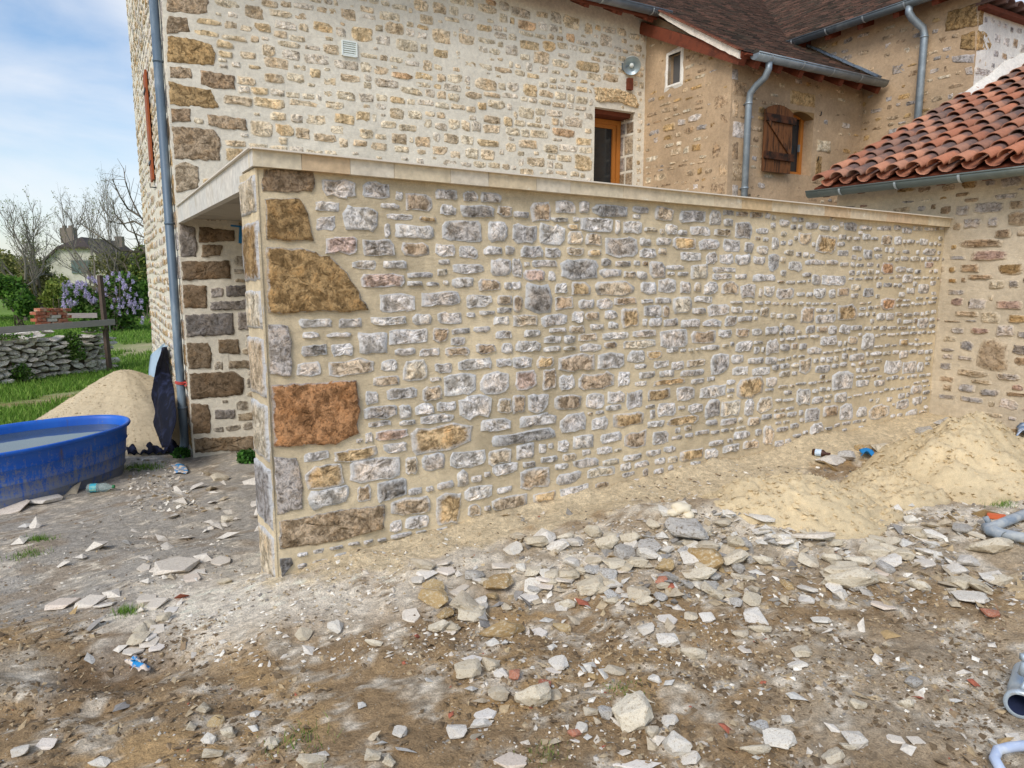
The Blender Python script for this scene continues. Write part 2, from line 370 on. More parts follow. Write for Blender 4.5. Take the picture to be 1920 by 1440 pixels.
class Occ:
    def __init__(s, a0, a1, z0, z1, c=.01): s.a0, s.z0, s.c = a0, z0, c; s.g = np.zeros((int((a1 - a0) / c) + 2, int((z1 - z0) / c) + 2), bool); s.a1, s.z1 = a1, z1
    def sl(s, x0, z0, x1, z1):
        f = lambda v, o: int((v - o) / s.c)
        return slice(max(0, f(x0, s.a0)), max(0, f(x1, s.a0) + 1)), slice(max(0, f(z0, s.z0)), max(0, f(z1, s.z0) + 1))
    def free(s, x0, z0, x1, z1): return x0 >= s.a0 and x1 <= s.a1 and z0 >= s.z0 and z1 <= s.z1 and not s.g[s.sl(x0, z0, x1, z1)].any()
    def mark(s, x0, z0, x1, z1, g=0): s.g[s.sl(x0 - g, z0 - g, x1 + g, z1 + g)] = True
    def mark_poly(s, P, g=0):
        P = list(P); xs = [p[0] for p in P]; zs = [p[1] for p in P]; st = s.c
        z = min(zs)
        while z <= max(zs):
            X = []
            for i in range(len(P)):
                (ax, az), (bx, bz) = P[i], P[(i + 1) % len(P)]
                if (az <= z < bz) or (bz <= z < az): X.append(ax + (z - az) / (bz - az) * (bx - ax))
            X.sort()
            for k in range(0, len(X) - 1, 2): s.mark(X[k], z - st / 2, X[k + 1], z + st / 2, g)
            z += st
def fill(oc, rng, hr, wr, gap, cb, big=0, bigr=((.2, .32), (.12, .2)), wav=.02, small=1200, minw=.05, minh=.025):
    def put_(x0, z0, x1, z1): oc.mark(x0, z0, x1, z1, gap * .5); cb(x0, z0, x1, z1)
    for _ in range(big):
        w, h = rng.uniform(*bigr[0]), rng.uniform(*bigr[1]); x = rng.uniform(oc.a0, oc.a1 - w); z = rng.uniform(oc.z0, oc.z1 - h)
        if oc.free(x - gap / 2, z - gap / 2, x + w + gap / 2, z + h + gap / 2): put_(x, z, x + w, z + h)
    z = oc.z0; 
    while z < oc.z1 - minh:
        h = rng.uniform(*hr); x = oc.a0 + rng.uniform(0, .04); ph = rng.uniform(0, 6)
        while x < oc.a1 - minw:
            w = rng.uniform(*wr) * (h / hr[1]) ** .3; zz = z + wav * math.sin(x * 1.7 + ph) + rng.uniform(-.3, .3) * gap; h2 = h * rng.uniform(.72, 1.0)
            ok = False
            for k in (1, .75, .5, .35):
                ww = max(minw, w * k)
                if oc.free(x + gap / 2, zz + gap / 2, x + ww, zz + h2): put_(x + gap / 2, zz + gap / 2, x + ww, zz + h2); x += ww + gap * .6; ok = True; break
            if not ok: x += .02
        z += h + gap * .5
    for i in range(small):
        f = 1 - i / small; w = minw + f * (wr[0] * .9) * rng.uniform(.3, 1); h = minh + f * hr[0] * .6 * rng.uniform(.2, 1); x = rng.uniform(oc.a0, oc.a1 - w); z = rng.uniform(oc.z0, oc.z1 - h)
        if oc.free(x - gap / 3, z - gap / 3, x + w + gap / 3, z + h + gap / 3): put_(x, z, x + w, z + h)
def pick(rng, s):   # 'wwwg' style weights
    return rng.choice(s)

# ------------------------------------------------------------------ ground
CP = np.array([(-1.33, 3.84, -.03), (-.9, 4.1, .0), (.3, 4.86, .04), (1.5, 5.6, .10), (4.4, 7.4, .2), (3, 6.5, .15), (0, 4, .02), (1, 4.5, .09), (1.7, 4.6, .12), (2, 5.2, .1), (3, 5, .18),
    (3.5, 4.3, .2), (0, 3, -.02), (0, 2.2, -.03), (1.5, 3, .03), (1.7, 2.2, 0), (3, 3, .1), (3, 2, .05), (-1.7, 2.2, -.06), (-2.2, 3, -.14), (-1.65, 3.75, -.12), (-3.1, 4.1, -.25),
    (-1.5, 4.3, -.2), (-2.5, 5.5, -.33), (-4.2, 6.5, -.42), (-4.9, 6.6, -.42), (-3.9, 8.0, -.46), (-2.8, 7.8, -.42), (0, 8, -.4), (1, 7, -.38), (-7.5, 10, -.45), (-10, 15, -.5), (-20, 36, -.5), (-6, 4, -.4), (0, 0, 0),
    (-3, 0, -.2), (3, 0, .05), (0, -3, 0), (6, 5, .35), (6, 2, .2), (40, 5, 0), (-40, 5, -.5), (0, 60, -.5), (-60, 60, -.5), (60, 60, -.5), (0, -60, 0), (-12, 25, -.5), (-8, 12, -.48)])
def gz(x, y, rough=True):
    x = np.asarray(x, float); y = np.asarray(y, float); num = 0; den = 0
    for cx, cy, cz in CP:
        w = 1 / (((x - cx) ** 2 + (y - cy) ** 2) + .06) ** 1.7; num = num + w * cz; den = den + w
    z = num / den
    s = (x - N0.x) * S.x + (y - N0.y) * S.y; n = (x - N0.x) * NB.x + (y - N0.y) * NB.y
    z = z + .05 * np.exp(-np.clip(-n, 0, 9) / .16) * np.clip((s - .1) * 3, 0, 1) * np.clip((7 - s), 0, 1) * (n < .02)
    near = np.clip((14 - np.hypot(x, y)) / 6, 0, 1)
    z = z - .09 * np.exp(-(((x + 1.75) / .32) ** 2 + ((y - 3.02) / .16) ** 2)) - .05 * np.exp(-(((x + 1.85) / .3) ** 2 + ((y - 2.72) / .08) ** 2))
    z = z + .05 * np.exp(-(((x + 2.15) / .3) ** 2 + ((y - 2.85) / .1) ** 2)) + .16 * np.exp(-(((x - 1.25) / .75) ** 2 + ((y - 4.3) / .30) ** 2)) + .05 * np.exp(-(((x - .35) / .5) ** 2 + ((y - 3.75) / .25) ** 2))
    if rough:
        soft = np.where((x < -1.2) & (y > 3.0), .45, 1.0)
        z = z + near * soft * ((fbm(x, y, 1.4, 3, 21) - .5) * .09 + (fbm(x, y, 6, 3, 5) - .5) * .05 + (fbm(x, y, 22, 3, 8, .6) - .5) * .026)
    return z
def gzs(x, y): return float(gz(np.array([x]), np.array([y]))[0])
def ground_hit(u, v):
    z = 0.0
    for _ in range(14): p = atz(u, v, z); z = z * .4 + gzs(p.x, p.y) * .6
    p.z = z; return p
def pmask(u, v, poly, soft):
    P = np.array(poly, float); ins = np.zeros(u.shape, bool); dm = np.full(u.shape, 1e9)
    for i in range(len(P)):
        ax, ay = P[i]; bx, by = P[(i + 1) % len(P)]
        c = ((ay > v) != (by > v)) & (u < (bx - ax) * (v - ay) / (by - ay + 1e-9) + ax); ins ^= c
        t = np.clip(((u - ax) * (bx - ax) + (v - ay) * (by - ay)) / ((bx - ax) ** 2 + (by - ay) ** 2), 0, 1)
        dm = np.minimum(dm, np.hypot(u - ax - t * (bx - ax), v - ay - t * (by - ay)))
    return np.clip(.5 + np.where(ins, dm, -dm) / soft, 0, 1)
G_ = {k: np.array(lin(v)) for k, v in dict(gravel=(132, 126, 116), soil=(116, 97, 72), dust=(172, 163, 147), sand=(160, 146, 120), ochre=(138, 114, 80), clay=(134, 124, 108), grass=(84, 104, 46), path=(150, 136, 112), dark=(74, 58, 42)).items()}
def ground_col(x, y):
    u, v = proj_np(x, y, gz(x, y, False)); n1 = fbm(x, y, 2.2, 4, 31); n2 = fbm(x, y, 9, 4, 41, .6); n3 = fbm(x, y, 38, 2, 51)
    def L(c, k, m): return c * (1 - m[..., None]) + G_[k] * m[..., None]
    st = lambda t, a, b: np.clip((t - a) / (b - a), 0, 1)
    c = np.zeros(x.shape + (3,)) + G_['soil']
    c = L(c, 'ochre', st(n1, .5, .68) * .8)
    c = L(c, 'clay', st(n2, .5, .62) * .75)
    jit = (n2 - .5) * 160 + (n3 - .5) * 50
    # grey compacted gravel on the left
    m = pmask(u + jit * .6, v + jit * .5, [(-900, 760), (520, 820), (540, 1080), (480, 1120), (300, 1150), (-900, 1190)], 40)
    c = L(c, 'gravel', m)
    c = L(c, 'clay', m * st(n2, .52, .66) * .5); c = L(c, 'soil', m * st(fbm(x, y, 4.5, 3, 77), .56, .68) * .45)
    m = pmask(u + jit * .8, v + jit * .4, [(250, 1110), (500, 1050), (560, 1030), (860, 985), (980, 1010), (900, 1080), (740, 1150), (500, 1180), (330, 1235), (190, 1240)], 70)
    c = L(c, 'dust', m * st(n2 + n3 * .3, .34, .56) * .95)
    m = pmask(u + jit * .5, v + jit * .3, [(1180, 940), (1460, 900), (2100, 920), (2100, 1060), (1600, 1070), (1150, 1080), (780, 1120), (800, 1040)], 80)
    c = L(c, 'clay', m * .8); c = L(c, 'dust', m * st(n2, .40, .56) * .85)
    m = pmask(u + jit * .5, v + jit * .4, [(1420, 1200), (2100, 1130), (2100, 1420), (1500, 1400)], 90); c = L(c, 'clay', m * .55)
    m = pmask(u + jit * .4, v + jit * .3, [(-100, 1200), (110, 1225), (120, 1290), (-100, 1320)], 30); c = L(c, 'clay', m * .8)
    c = L(c, 'dust', (st(n2, .55, .68) * st(n3, .35, .65) * .8) * (y < 9))
    m = pmask(u, v, [(220, 1175), (330, 1180), (340, 1260), (240, 1300), (60, 1310), (120, 1250)], 50); c = L(c, 'dark', m * .6)
    s = (x - N0.x) * S.x + (y - N0.y) * S.y; n = (x - N0.x) * NB.x + (y - N0.y) * NB.y
    wdt = .30 + .24 * np.clip(s / 2, 0, 1) + (n2 - .5) * .4
    m = st(wdt + n, 0, .10) * (n < .3) * st(s + (n2 - .5), -.05, .12) * (s < 7.1); c = L(c, 'sand', m)
    gr = st(-x - 6.6 + (n1 - .5) * 2.5 + np.clip(y - 9, 0, 4) * .8, 0, .8) * st(y + (n1 - .5) * 1.5, 8.6, 9.4); gr = np.maximum(gr, st(y, 13, 15))
    tr = np.exp(-((u - 60 + (v - 748) * -4.2) / 9e9) ** 2) * np.exp(-((v + u * .13 - 762 + (n1 - .5) * 16) / 7) ** 2) * (y < 14)
    c = L(c, 'grass', gr * (1 - .9 * tr)); c = L(c, 'path', gr * np.exp(-((v - 655 - (n1 - .5) * 20) / 12) ** 2) * (u > 195) * .8)
    return np.clip(c * (1 + (n3[..., None] - .5) * .5) * 1.85, 0, .8)
def build_ground():
    def grow(s0, st, end, f=1.18):
        o = []; p = s0
        while abs(p) < end: p += st; st *= f; o.append(p)
        return o
    xs = np.array(grow(-7.2, -.05, 900)[::-1] + list(np.arange(-7.2, 7.21, .03)) + grow(7.2, .05, 900))
    yy = [1.4]
    while yy[-1] < 12: yy.append(yy[-1] + .016 * max(1, yy[-1] / 2.2))
    ys = np.array(grow(1.4, -.05, 60)[::-1] + yy + grow(yy[-1], .1, 1400, 1.12))
    X, Y = np.meshgrid(xs, ys); Z = gz(X, Y); C = np.ones(X.shape + (4,)); C[..., :3] = ground_col(X, Y)
    n, m = X.shape; i = np.arange((n - 1) * (m - 1)); r, c = i // (m - 1), i % (m - 1); a = r * m + c
    Q = np.stack([a, a + 1, a + m + 1, a + m], 1)
    o = np_mesh('ground', np.stack([X.ravel(), Y.ravel(), Z.ravel()], 1), Q, GROUND, None, True, C.reshape(-1, 4)); tag(o, kind='structure')
def ground_mat():
    m, nt, b = new_mat('earth_and_gravel', .96, .12); c, a = cattr(nt); p = pos(nt)
    n = noise(nt, p, 130, 5, .65); n2 = noise(nt, p, 28, 6, .62, .8); n3 = noise(nt, p, 420, 2, .5)
    vo = nt.nodes.new('ShaderNodeTexVoronoi'); vo.inputs['Scale'].default_value = 95; nt.links.new(p, vo.inputs['Vector'])
    base = mix(nt, .9, c, ramp(nt, n, [(.28, .6), (.72, 1.45)]), 'MULTIPLY'); base = mix(nt, .85, base, ramp(nt, n2, [(.32, .68), (.68, 1.3)]), 'MULTIPLY')
    sp = ramp(nt, vo.outputs['Color'], [(.80, 0), (.86, 1)]); sp2 = ramp(nt, vo.outputs['Distance'], [(.25, 1), (.42, 0)])
    base = mix(nt, math_(nt, 'MULTIPLY', math_(nt, 'MULTIPLY', sp, sp2), .55), base, (.52, .49, .42))
    nt.links.new(base, b.inputs['Base Color'])
    k = bump(nt, b, n2, .6, .03); k = bump(nt, b, n, .7, .01, k); bump(nt, b, n3, .4, .003, k); return m
GROUND = ground_mat(); build_ground()
SAND = mortar_mat('loose_building_sand', lin((216, 196, 158)), .1, .9)

# ------------------------------------------------------------------ near shed with its limewashed rubble wall
shed = empty('stone_shed', N0, 'low flat-roofed stone shed with limewashed rubble wall and pale coping in the middle', 'shed')
WF = Wall(N0, S); WE = Wall(Np(-.013, .38, 0), -NB)
def ztop(s, n): return 2.300 - .0095 * s + .025 * n
wall_sheet('wall', WF, 0, SL, -.75, 2.215, MORTAR_N, shed, thick=.376, res=.035, amp=.005, sloped=lambda s: ztop(s, 0) - .083)
wall_sheet('end_wall', Wall(Np(-.012, .38, 0), -NB), 0, .388, -.75, 2.212, MORTAR_N, shed, thick=.01, res=.035, amp=.004)
def zb(ox, oy, sc, s):   # 'x0 y0 x1 y1 kind ...' boxes read in an enlarged view
    t = s.split(); return [(ox + float(t[i]) / sc, oy + float(t[i + 1]) / sc, ox + float(t[i + 2]) / sc, oy + float(t[i + 3]) / sc, t[i + 4]) for i in range(0, len(t), 5)]
NEAR = zb(440, 260, 3.273, '''530 250 745 360 g 778 265 955 372 g 985 325 1035 382 w 1045 330 1215 445 b 1225 310 1370 372 g 1400 320 1495 385 g 1505 330 1640 392 g
490 385 648 450 w 890 395 1015 430 w 660 405 880 570 w 497 475 625 570 g 922 460 1100 497 w 1130 478 1240 512 o 1255 405 1360 470 w 1383 408 1595 485 k 1612 415 1702 480 b
915 520 955 608 w 978 530 1225 610 w 1265 495 1522 640 k 1550 512 1675 635 w 548 600 757 710 r 780 615 985 720 g 1018 630 1195 722 b 1225 648 1350 722 w 1372 658 1495 738 w
1525 658 1645 715 w 1660 655 1715 710 w 715 745 870 800 w 905 745 1060 800 w 1245 740 1320 775 w 1330 765 1532 828 w 1565 735 1702 845 g 765 825 1045 912 r 1080 765 1293 925 g
1325 850 1470 918 w 1490 862 1635 935 b 1655 880 1702 930 w 885 948 1110 1065 g 1140 940 1387 1030 g 1415 960 1585 1040 w 1610 960 1702 1025 b 1608 1035 1702 1070 w
388 1105 600 1160 w 635 1100 782 1165 w 832 1092 1055 1142 w 1088 1075 1212 1142 w 1238 1062 1400 1138 g 1420 1065 1475 1098 w 1500 1055 1595 1082 w 1585 1090 1685 1145 w
415 1188 520 1225 w 560 1190 720 1220 w 755 1180 940 1325 w 942 1165 1190 1260 w 1215 1165 1310 1250 b 1345 1115 1570 1255 o 1597 1180 1702 1228 w
405 1262 570 1335 g 588 1260 725 1335 w 980 1285 1115 1330 g 1130 1285 1262 1333 g 1288 1278 1447 1335 b 1480 1258 1605 1320 b 1640 1258 1702 1320 w''') + \
 zb(440, 660, 3.13, '''362 60 510 145 g 545 40 820 140 b 855 45 955 115 w 985 42 1130 172 c 1172 65 1278 128 g 1305 40 1515 105 w 1535 35 1628 90 w
808 142 970 200 b 1145 145 1212 172 w 1228 130 1418 260 w 1440 120 1612 245 g 768 230 845 310 w 885 210 1078 278 w 1098 198 1218 285 b 755 315 955 390 g 965 308 1038 388 w
1055 303 1168 368 w 1185 290 1298 350 w 1312 260 1512 393 w 1540 270 1628 365 b 783 403 920 438 w 965 398 1062 430 w 1088 365 1292 418 w 1440 390 1628 462 w
765 475 808 535 w 820 455 1022 515 r 1030 420 1405 578 o 400 582 558 640 w 578 565 845 632 o 870 532 1012 592 w 405 660 640 800 o 670 620 975 758 g 1003 610 1070 718 b
1095 592 1235 700 g 1258 578 1475 680 w 1485 568 1628 660 b 1305 690 1368 790 w 425 800 675 908 w 715 780 805 880 b 830 742 1012 868 k 1040 710 1278 840 o
1345 785 1512 868 w 1535 790 1628 825 w 915 855 1152 960 b 1180 825 1328 1010 o 1368 890 1445 965 b 908 985 985 1055 g 1000 960 1142 1035 w''') + \
 zb(940, 340, 3.13, '''172 118 290 235 b 320 112 438 185 g 460 118 512 190 g 530 138 742 208 k 768 148 865 190 g 770 195 815 220 w 900 150 1012 232 b 1045 175 1202 245 g 1220 172 1290 262 w
1302 220 1358 265 w 290 210 390 240 w 422 207 458 237 w 465 212 655 298 w 668 228 696 310 w 715 232 825 310 w 835 215 942 320 c 963 255 1030 315 w 1105 265 1230 318 w 1245 282 1350 322 b
1370 235 1478 342 k 1490 275 1565 308 w 62 248 210 368 g 222 250 375 372 w 390 250 450 285 o 390 292 480 368 b 497 308 585 378 b 603 325 803 445 k 812 333 878 378 w
910 332 998 378 w 1005 332 1145 400 o 1155 338 1285 400 g 1295 340 1400 412 w 1425 358 1478 422 g 1495 378 1565 428 w 1585 325 1628 405 w 65 380 105 428 w 112 375 250 450 g
260 388 352 450 w 385 388 485 435 b 510 400 585 440 o 812 392 910 452 w 915 385 1028 470 w 1050 415 1175 468 w 1200 415 1265 485 g 1275 422 1365 490 w 1370 425 1465 498 w
1478 440 1550 488 w 1565 428 1628 530 k 65 450 120 565 g 133 472 165 500 w 180 462 330 505 g 345 460 570 578 k 570 465 845 505 w 865 468 965 570 g 968 490 1075 520 w
1110 488 1215 575 c 1235 505 1380 535 w 128 515 258 588 r 275 525 318 585 w 575 512 705 565 w 718 528 790 565 b 795 528 855 578 w 975 530 1015 552 w 1035 532 1098 558 w
1235 540 1350 578 g 1370 545 1440 575 w 1470 545 1610 590 w 62 588 118 640 w 138 600 298 770 k 313 597 388 658 w 410 590 528 668 o 548 585 785 668 b 818 588 912 668 w
918 575 1032 655 w 1048 588 1110 660 g 1128 595 1170 648 b 1188 588 1272 662 w 1290 590 1395 665 b 1400 605 1492 690 k 1512 625 1530 680 g 1540 612 1600 680 w
65 670 125 772 b 313 675 425 755 b 452 692 542 745 w 560 685 655 748 g 660 680 795 722 b 820 690 890 718 w 900 680 998 715 w 1005 680 1118 780 c 1130 672 1240 712 w
1250 685 1420 720 w 62 782 212 850 b 232 775 390 850 g 415 762 482 828 w 490 765 575 812 b 605 755 680 808 w 698 740 812 860 o 835 722 940 798 w 945 730 985 795 b
1118 740 1200 780 w 1208 722 1340 788 g 1350 735 1415 775 w 1410 745 1505 850 w 1520 740 1570 795 b 400 845 490 888 b 520 838 598 872 w 628 825 685 865 w 828 805 855 850 w
865 800 940 850 w 950 805 1040 850 g 1050 808 1168 860 g 1180 808 1298 855 g 1312 790 1382 848 g 130 870 228 918 w 245 858 435 1005 g 450 892 565 938 b 590 885 748 930 w
768 870 908 912 g 930 868 1098 975 g 1110 875 1265 952 b 1275 868 1355 918 w 1375 865 1455 915 b 1470 865 1530 905 w 1548 850 1628 900 g 80 935 238 1000 w 458 952 592 998 w
602 942 675 980 b 708 932 908 980 c 968 978 1040 1005 w 1080 965 1155 1000 w 1170 960 1285 990 w 1375 940 1475 1000 w 1555 925 1628 1015 g 65 1025 182 1095 w
205 1025 308 1092 o 332 1015 548 1115 b 560 1005 722 1102 w 735 992 840 1065 w 850 990 948 1045 o 890 1050 985 1098 w 995 1055 1075 1105 g 1085 1045 1198 1088 b
1225 1010 1335 1135 g 1350 1015 1420 1068 w 1445 1035 1540 1070 w 1550 1030 1620 1072 w 778 1072 852 1100 w 82 1115 212 1220 r 245 1095 322 1218 b 340 1130 432 1225 w
447 1118 662 1220 b 682 1112 755 1202 w 803 1115 905 1160 w 922 1108 1015 1150 w 1045 1105 1198 1140 w 1355 1085 1450 1140 w 1470 1090 1580 1135 w 778 1172 852 1202 w
885 1160 1080 1195 o 1112 1158 1190 1190 w 1205 1145 1255 1172 w 65 1255 138 1360 b 155 1240 280 1355 g 308 1245 470 1340 b 495 1240 607 1328 w 620 1230 725 1300 g
733 1225 828 1335 g 853 1218 998 1285 o 1022 1208 1135 1285 g 1165 1200 1318 1270 w 1375 1155 1538 1270 o 1555 1150 1620 1205 w 910 1298 1025 1380 w 870 1340 900 1395 w
1092 1305 1185 1360 g 1195 1285 1285 1390 g 1293 1285 1405 1380 c 1428 1280 1480 1380 w 1500 1265 1595 1355 b 525 1330 588 1362 w 610 1310 705 1345 w''') + \
 zb(920, 760, 3.692, '''0 90 178 165 w 200 60 460 140 w 475 50 665 185 g 698 75 815 170 w 838 50 1065 148 o 1095 35 1132 92 w 1085 105 1200 148 w 1210 75 1445 135 o 1310 105 1665 285 o
0 180 460 262 k 570 205 715 300 w 755 185 912 255 w 920 170 1085 302 b 1118 178 1232 275 g 1700 80 1755 145 b 1780 80 1862 140 b 1683 178 1800 230 w 1832 165 1870 210 g 1888 140 1960 270 b
178 270 305 370 w 335 262 385 335 w 400 262 435 298 w 465 235 538 322 w 495 332 595 380 b 630 305 695 345 w 730 282 842 335 w 852 265 918 305 b 910 340 1045 382 w
1072 305 1180 350 w 1192 282 1280 325 w 1300 305 1472 385 o 1485 298 1575 362 w 1610 268 1718 325 w 1748 240 1855 300 b 342 350 465 392 w 220 388 308 430 k
442 402 538 442 w 562 368 755 430 g 770 370 888 412 c 895 400 970 455 w 992 385 1100 430 w 1130 362 1208 410 w 1222 350 1295 398 c 1380 388 1450 440 w 1275 422 1350 452 g
195 430 418 580 b 445 460 635 545 w 660 425 868 498 c 905 462 1000 492 w 40 530 190 600 w 475 555 680 630 w 715 530 815 570 b 285 600 445 668 o 5 625 262 715 b 5 300 155 390 b 5 405 190 480 w''') + \
 zb(1400, 380, 3.13, '''345 115 418 155 g 565 115 650 165 k 192 100 250 142 g 660 135 735 160 g 760 135 850 165 g 910 145 970 180 w 405 188 525 302 o 300 172 380 250 b 785 188 852 250 b
865 200 908 250 w 678 182 725 220 w 540 185 582 218 w 1012 210 1065 252 w 532 230 575 258 w 530 278 605 315 w 680 270 735 335 w 1030 268 1112 308 g 745 300 795 335 w 340 335 460 365 g
243 342 325 405 w 400 365 490 412 w 785 350 858 420 R 870 375 930 410 w 1045 345 1095 385 r 380 422 432 482 w 435 425 590 492 w 915 420 975 470 w 170 500 280 572 g 392 502 465 560 w
480 510 520 560 w 530 500 602 555 b 680 500 748 555 k 1005 478 1068 535 g 940 500 985 535 w 530 592 650 688 o 785 560 870 625 R 315 610 398 712 b 760 645 812 695 w 818 645 865 692 g
400 655 528 705 w 1000 675 1065 740 g 215 722 280 770 g 345 720 400 768 g 410 725 472 762 b 480 720 530 770 w 540 718 608 770 w 610 720 680 750 g 433 782 532 835 w
678 765 748 862 w 595 785 652 830 b 895 800 945 838 o 355 848 438 892 w 605 885 692 925 g 895 865 948 915 g 310 915 382 1005 b 400 955 490 1000 w 805 925 908 1005 w
912 930 995 1005 g 1000 930 1040 995 w 505 990 628 1100 w 290 1090 375 1190 w 640 1040 720 1080 w 745 1040 810 1080 g 960 1070 1028 1122 g 385 1138 450 1180 g 515 1115 590 1170 w
640 1200 705 1260 w 710 1185 840 1275 b 545 1180 625 1275 w 450 1190 535 1258 b 340 1210 430 1285 g 875 1155 950 1210 g 970 1140 1028 1190 w 930 1215 1000 1258 w 370 1295 450 1355 w''')
def build_near_stones():
    rng = random.Random(5); st = Stones(WF, shed, STONE_N, 280); st.tone = (178, 174, 164, .2); oc = Occ(.02, SL - .02, -.05, 2.19)
    # big quoins and corner blocks, outlines in photo pixels
    Q = [([(490, 316), (588, 322), (590, 352), (584, 361), (492, 358)], 'b', .008), ([(495, 373), (560, 372), (578, 400), (588, 452), (500, 450)], 'o', .02),
         ([(498, 462), (575, 466), (628, 487), (652, 512), (692, 580), (640, 585), (502, 587)], 'o', .022), ([(502, 608), (540, 611), (546, 640), (545, 706), (504, 702)], 'g', .012),
         ([(508, 722), (600, 716), (668, 712), (676, 770), (672, 812), (630, 832), (510, 840)], 'R', .022), ([(513, 856), (556, 858), (566, 900), (567, 955), (517, 966)], 'g', .012),
         ([(520, 978), (640, 955), (722, 945), (722, 990), (640, 1012), (522, 1030)], 'b', .014), ([(522, 1047), (545, 1045), (549, 1056), (528, 1080), (523, 1086)], 'k', .02)]
    for P, k, out in Q:
        pl = [WF.px(u, v) for u, v in P][::-1]; pl = [(max(a, .012), z) for a, z in pl]
        oc.mark_poly(pl, .012); pl = dens(pl, .035, rng, .006)
        st.add(pl, k, rng, out, mat=STONE_Q, name='corner_stone', rings=((1, 1), (.975, .9), (.9, .35), (.75, .1), (.58, 0), (.4, 0), (.2, 0)), rel=.12, rough=.012, gain={'R': 1.15, 'o': 1.0, 'g': .95, 'b': 1.0}.get(k, 1))
    for x0, y0, x1, y1, k in NEAR:
        cx, cy = (x0 + x1) / 2, (y0 + y1) / 2; a, z = WF.px(cx, cy); aL = WF.px(x0, cy)[0]; aR = WF.px(x1, cy)[0]; zT = WF.px(cx, y0)[1]; zB = WF.px(cx, y1)[1]
        big = (x1 - x0) > 62; n = 16 if big else 10
        if not oc.free(max(oc.a0, aL + .012), max(oc.z0, zB + .012), min(aR - .012, oc.a1), min(zT - .012, oc.z1)): continue
        oc.mark(aL, zB, aR, zT, .006); tilt = (WF.px(x0, cy)[1] - WF.px(x1, cy)[1]) * .0
        P = [((aL + aR) / 2 + (x - (aL + aR) / 2) * .95, (zB + zT) / 2 + (z - (zB + zT) / 2) * .93) for x, z in rpoly(aL, zB, aR, zT, n, rng, .08)]; P = dens(P, max(.018, (aR - aL) / 7), rng, .0035)
        st.add(P, k, rng, rng.uniform(.006, .013), rings=((1, 1), (.94, .95), (.76, .45), (.40, 0)) if big else ((1, 1), (.91, .9), (.58, .2)), rel=.5, gain=1.2)
    fill(oc, rng, (.035, .075), (.06, .2), .024, lambda a, b, c, d: st.add(rpoly(a, b, c, d, 9, rng), rng.choice('wwwwwggbc'), rng, rng.uniform(.007, .016), rel=.5), small=1500, minw=.05, minh=.024)
    st.finish()
    # the narrow end face of the corner
    se = Stones(WE, shed, STONE_Q, 20); rows = [(2.18, 1.98, 'c'), (1.95, 1.62, 'o'), (1.58, 1.36, 'c'), (1.32, .98, 'b'), (.95, .62, 'c'), (.59, .22, 'g'), (.19, -.12, 'c'), (-.15, -.5, 'b')]
    for z1, z0, k in rows:
        P = dens([(.012, z0), (.385, z0 + .01), (.388, z1), (.01, z1 - .01)], .05, rng, .006)
        se.add(P, k, rng, .012, mat=stone_end, name='corner_stone', rings=((1, 1), (.95, .8), (.8, .35), (.5, .2), (.25, 0)), rel=.3, rough=.01)
    se.finish()
stone_end = stone_mat('limewashed_corner', (.66, .67, .68), .95, .6, 1.2, 1.0, (.34, .9), .9)
build_near_stones()
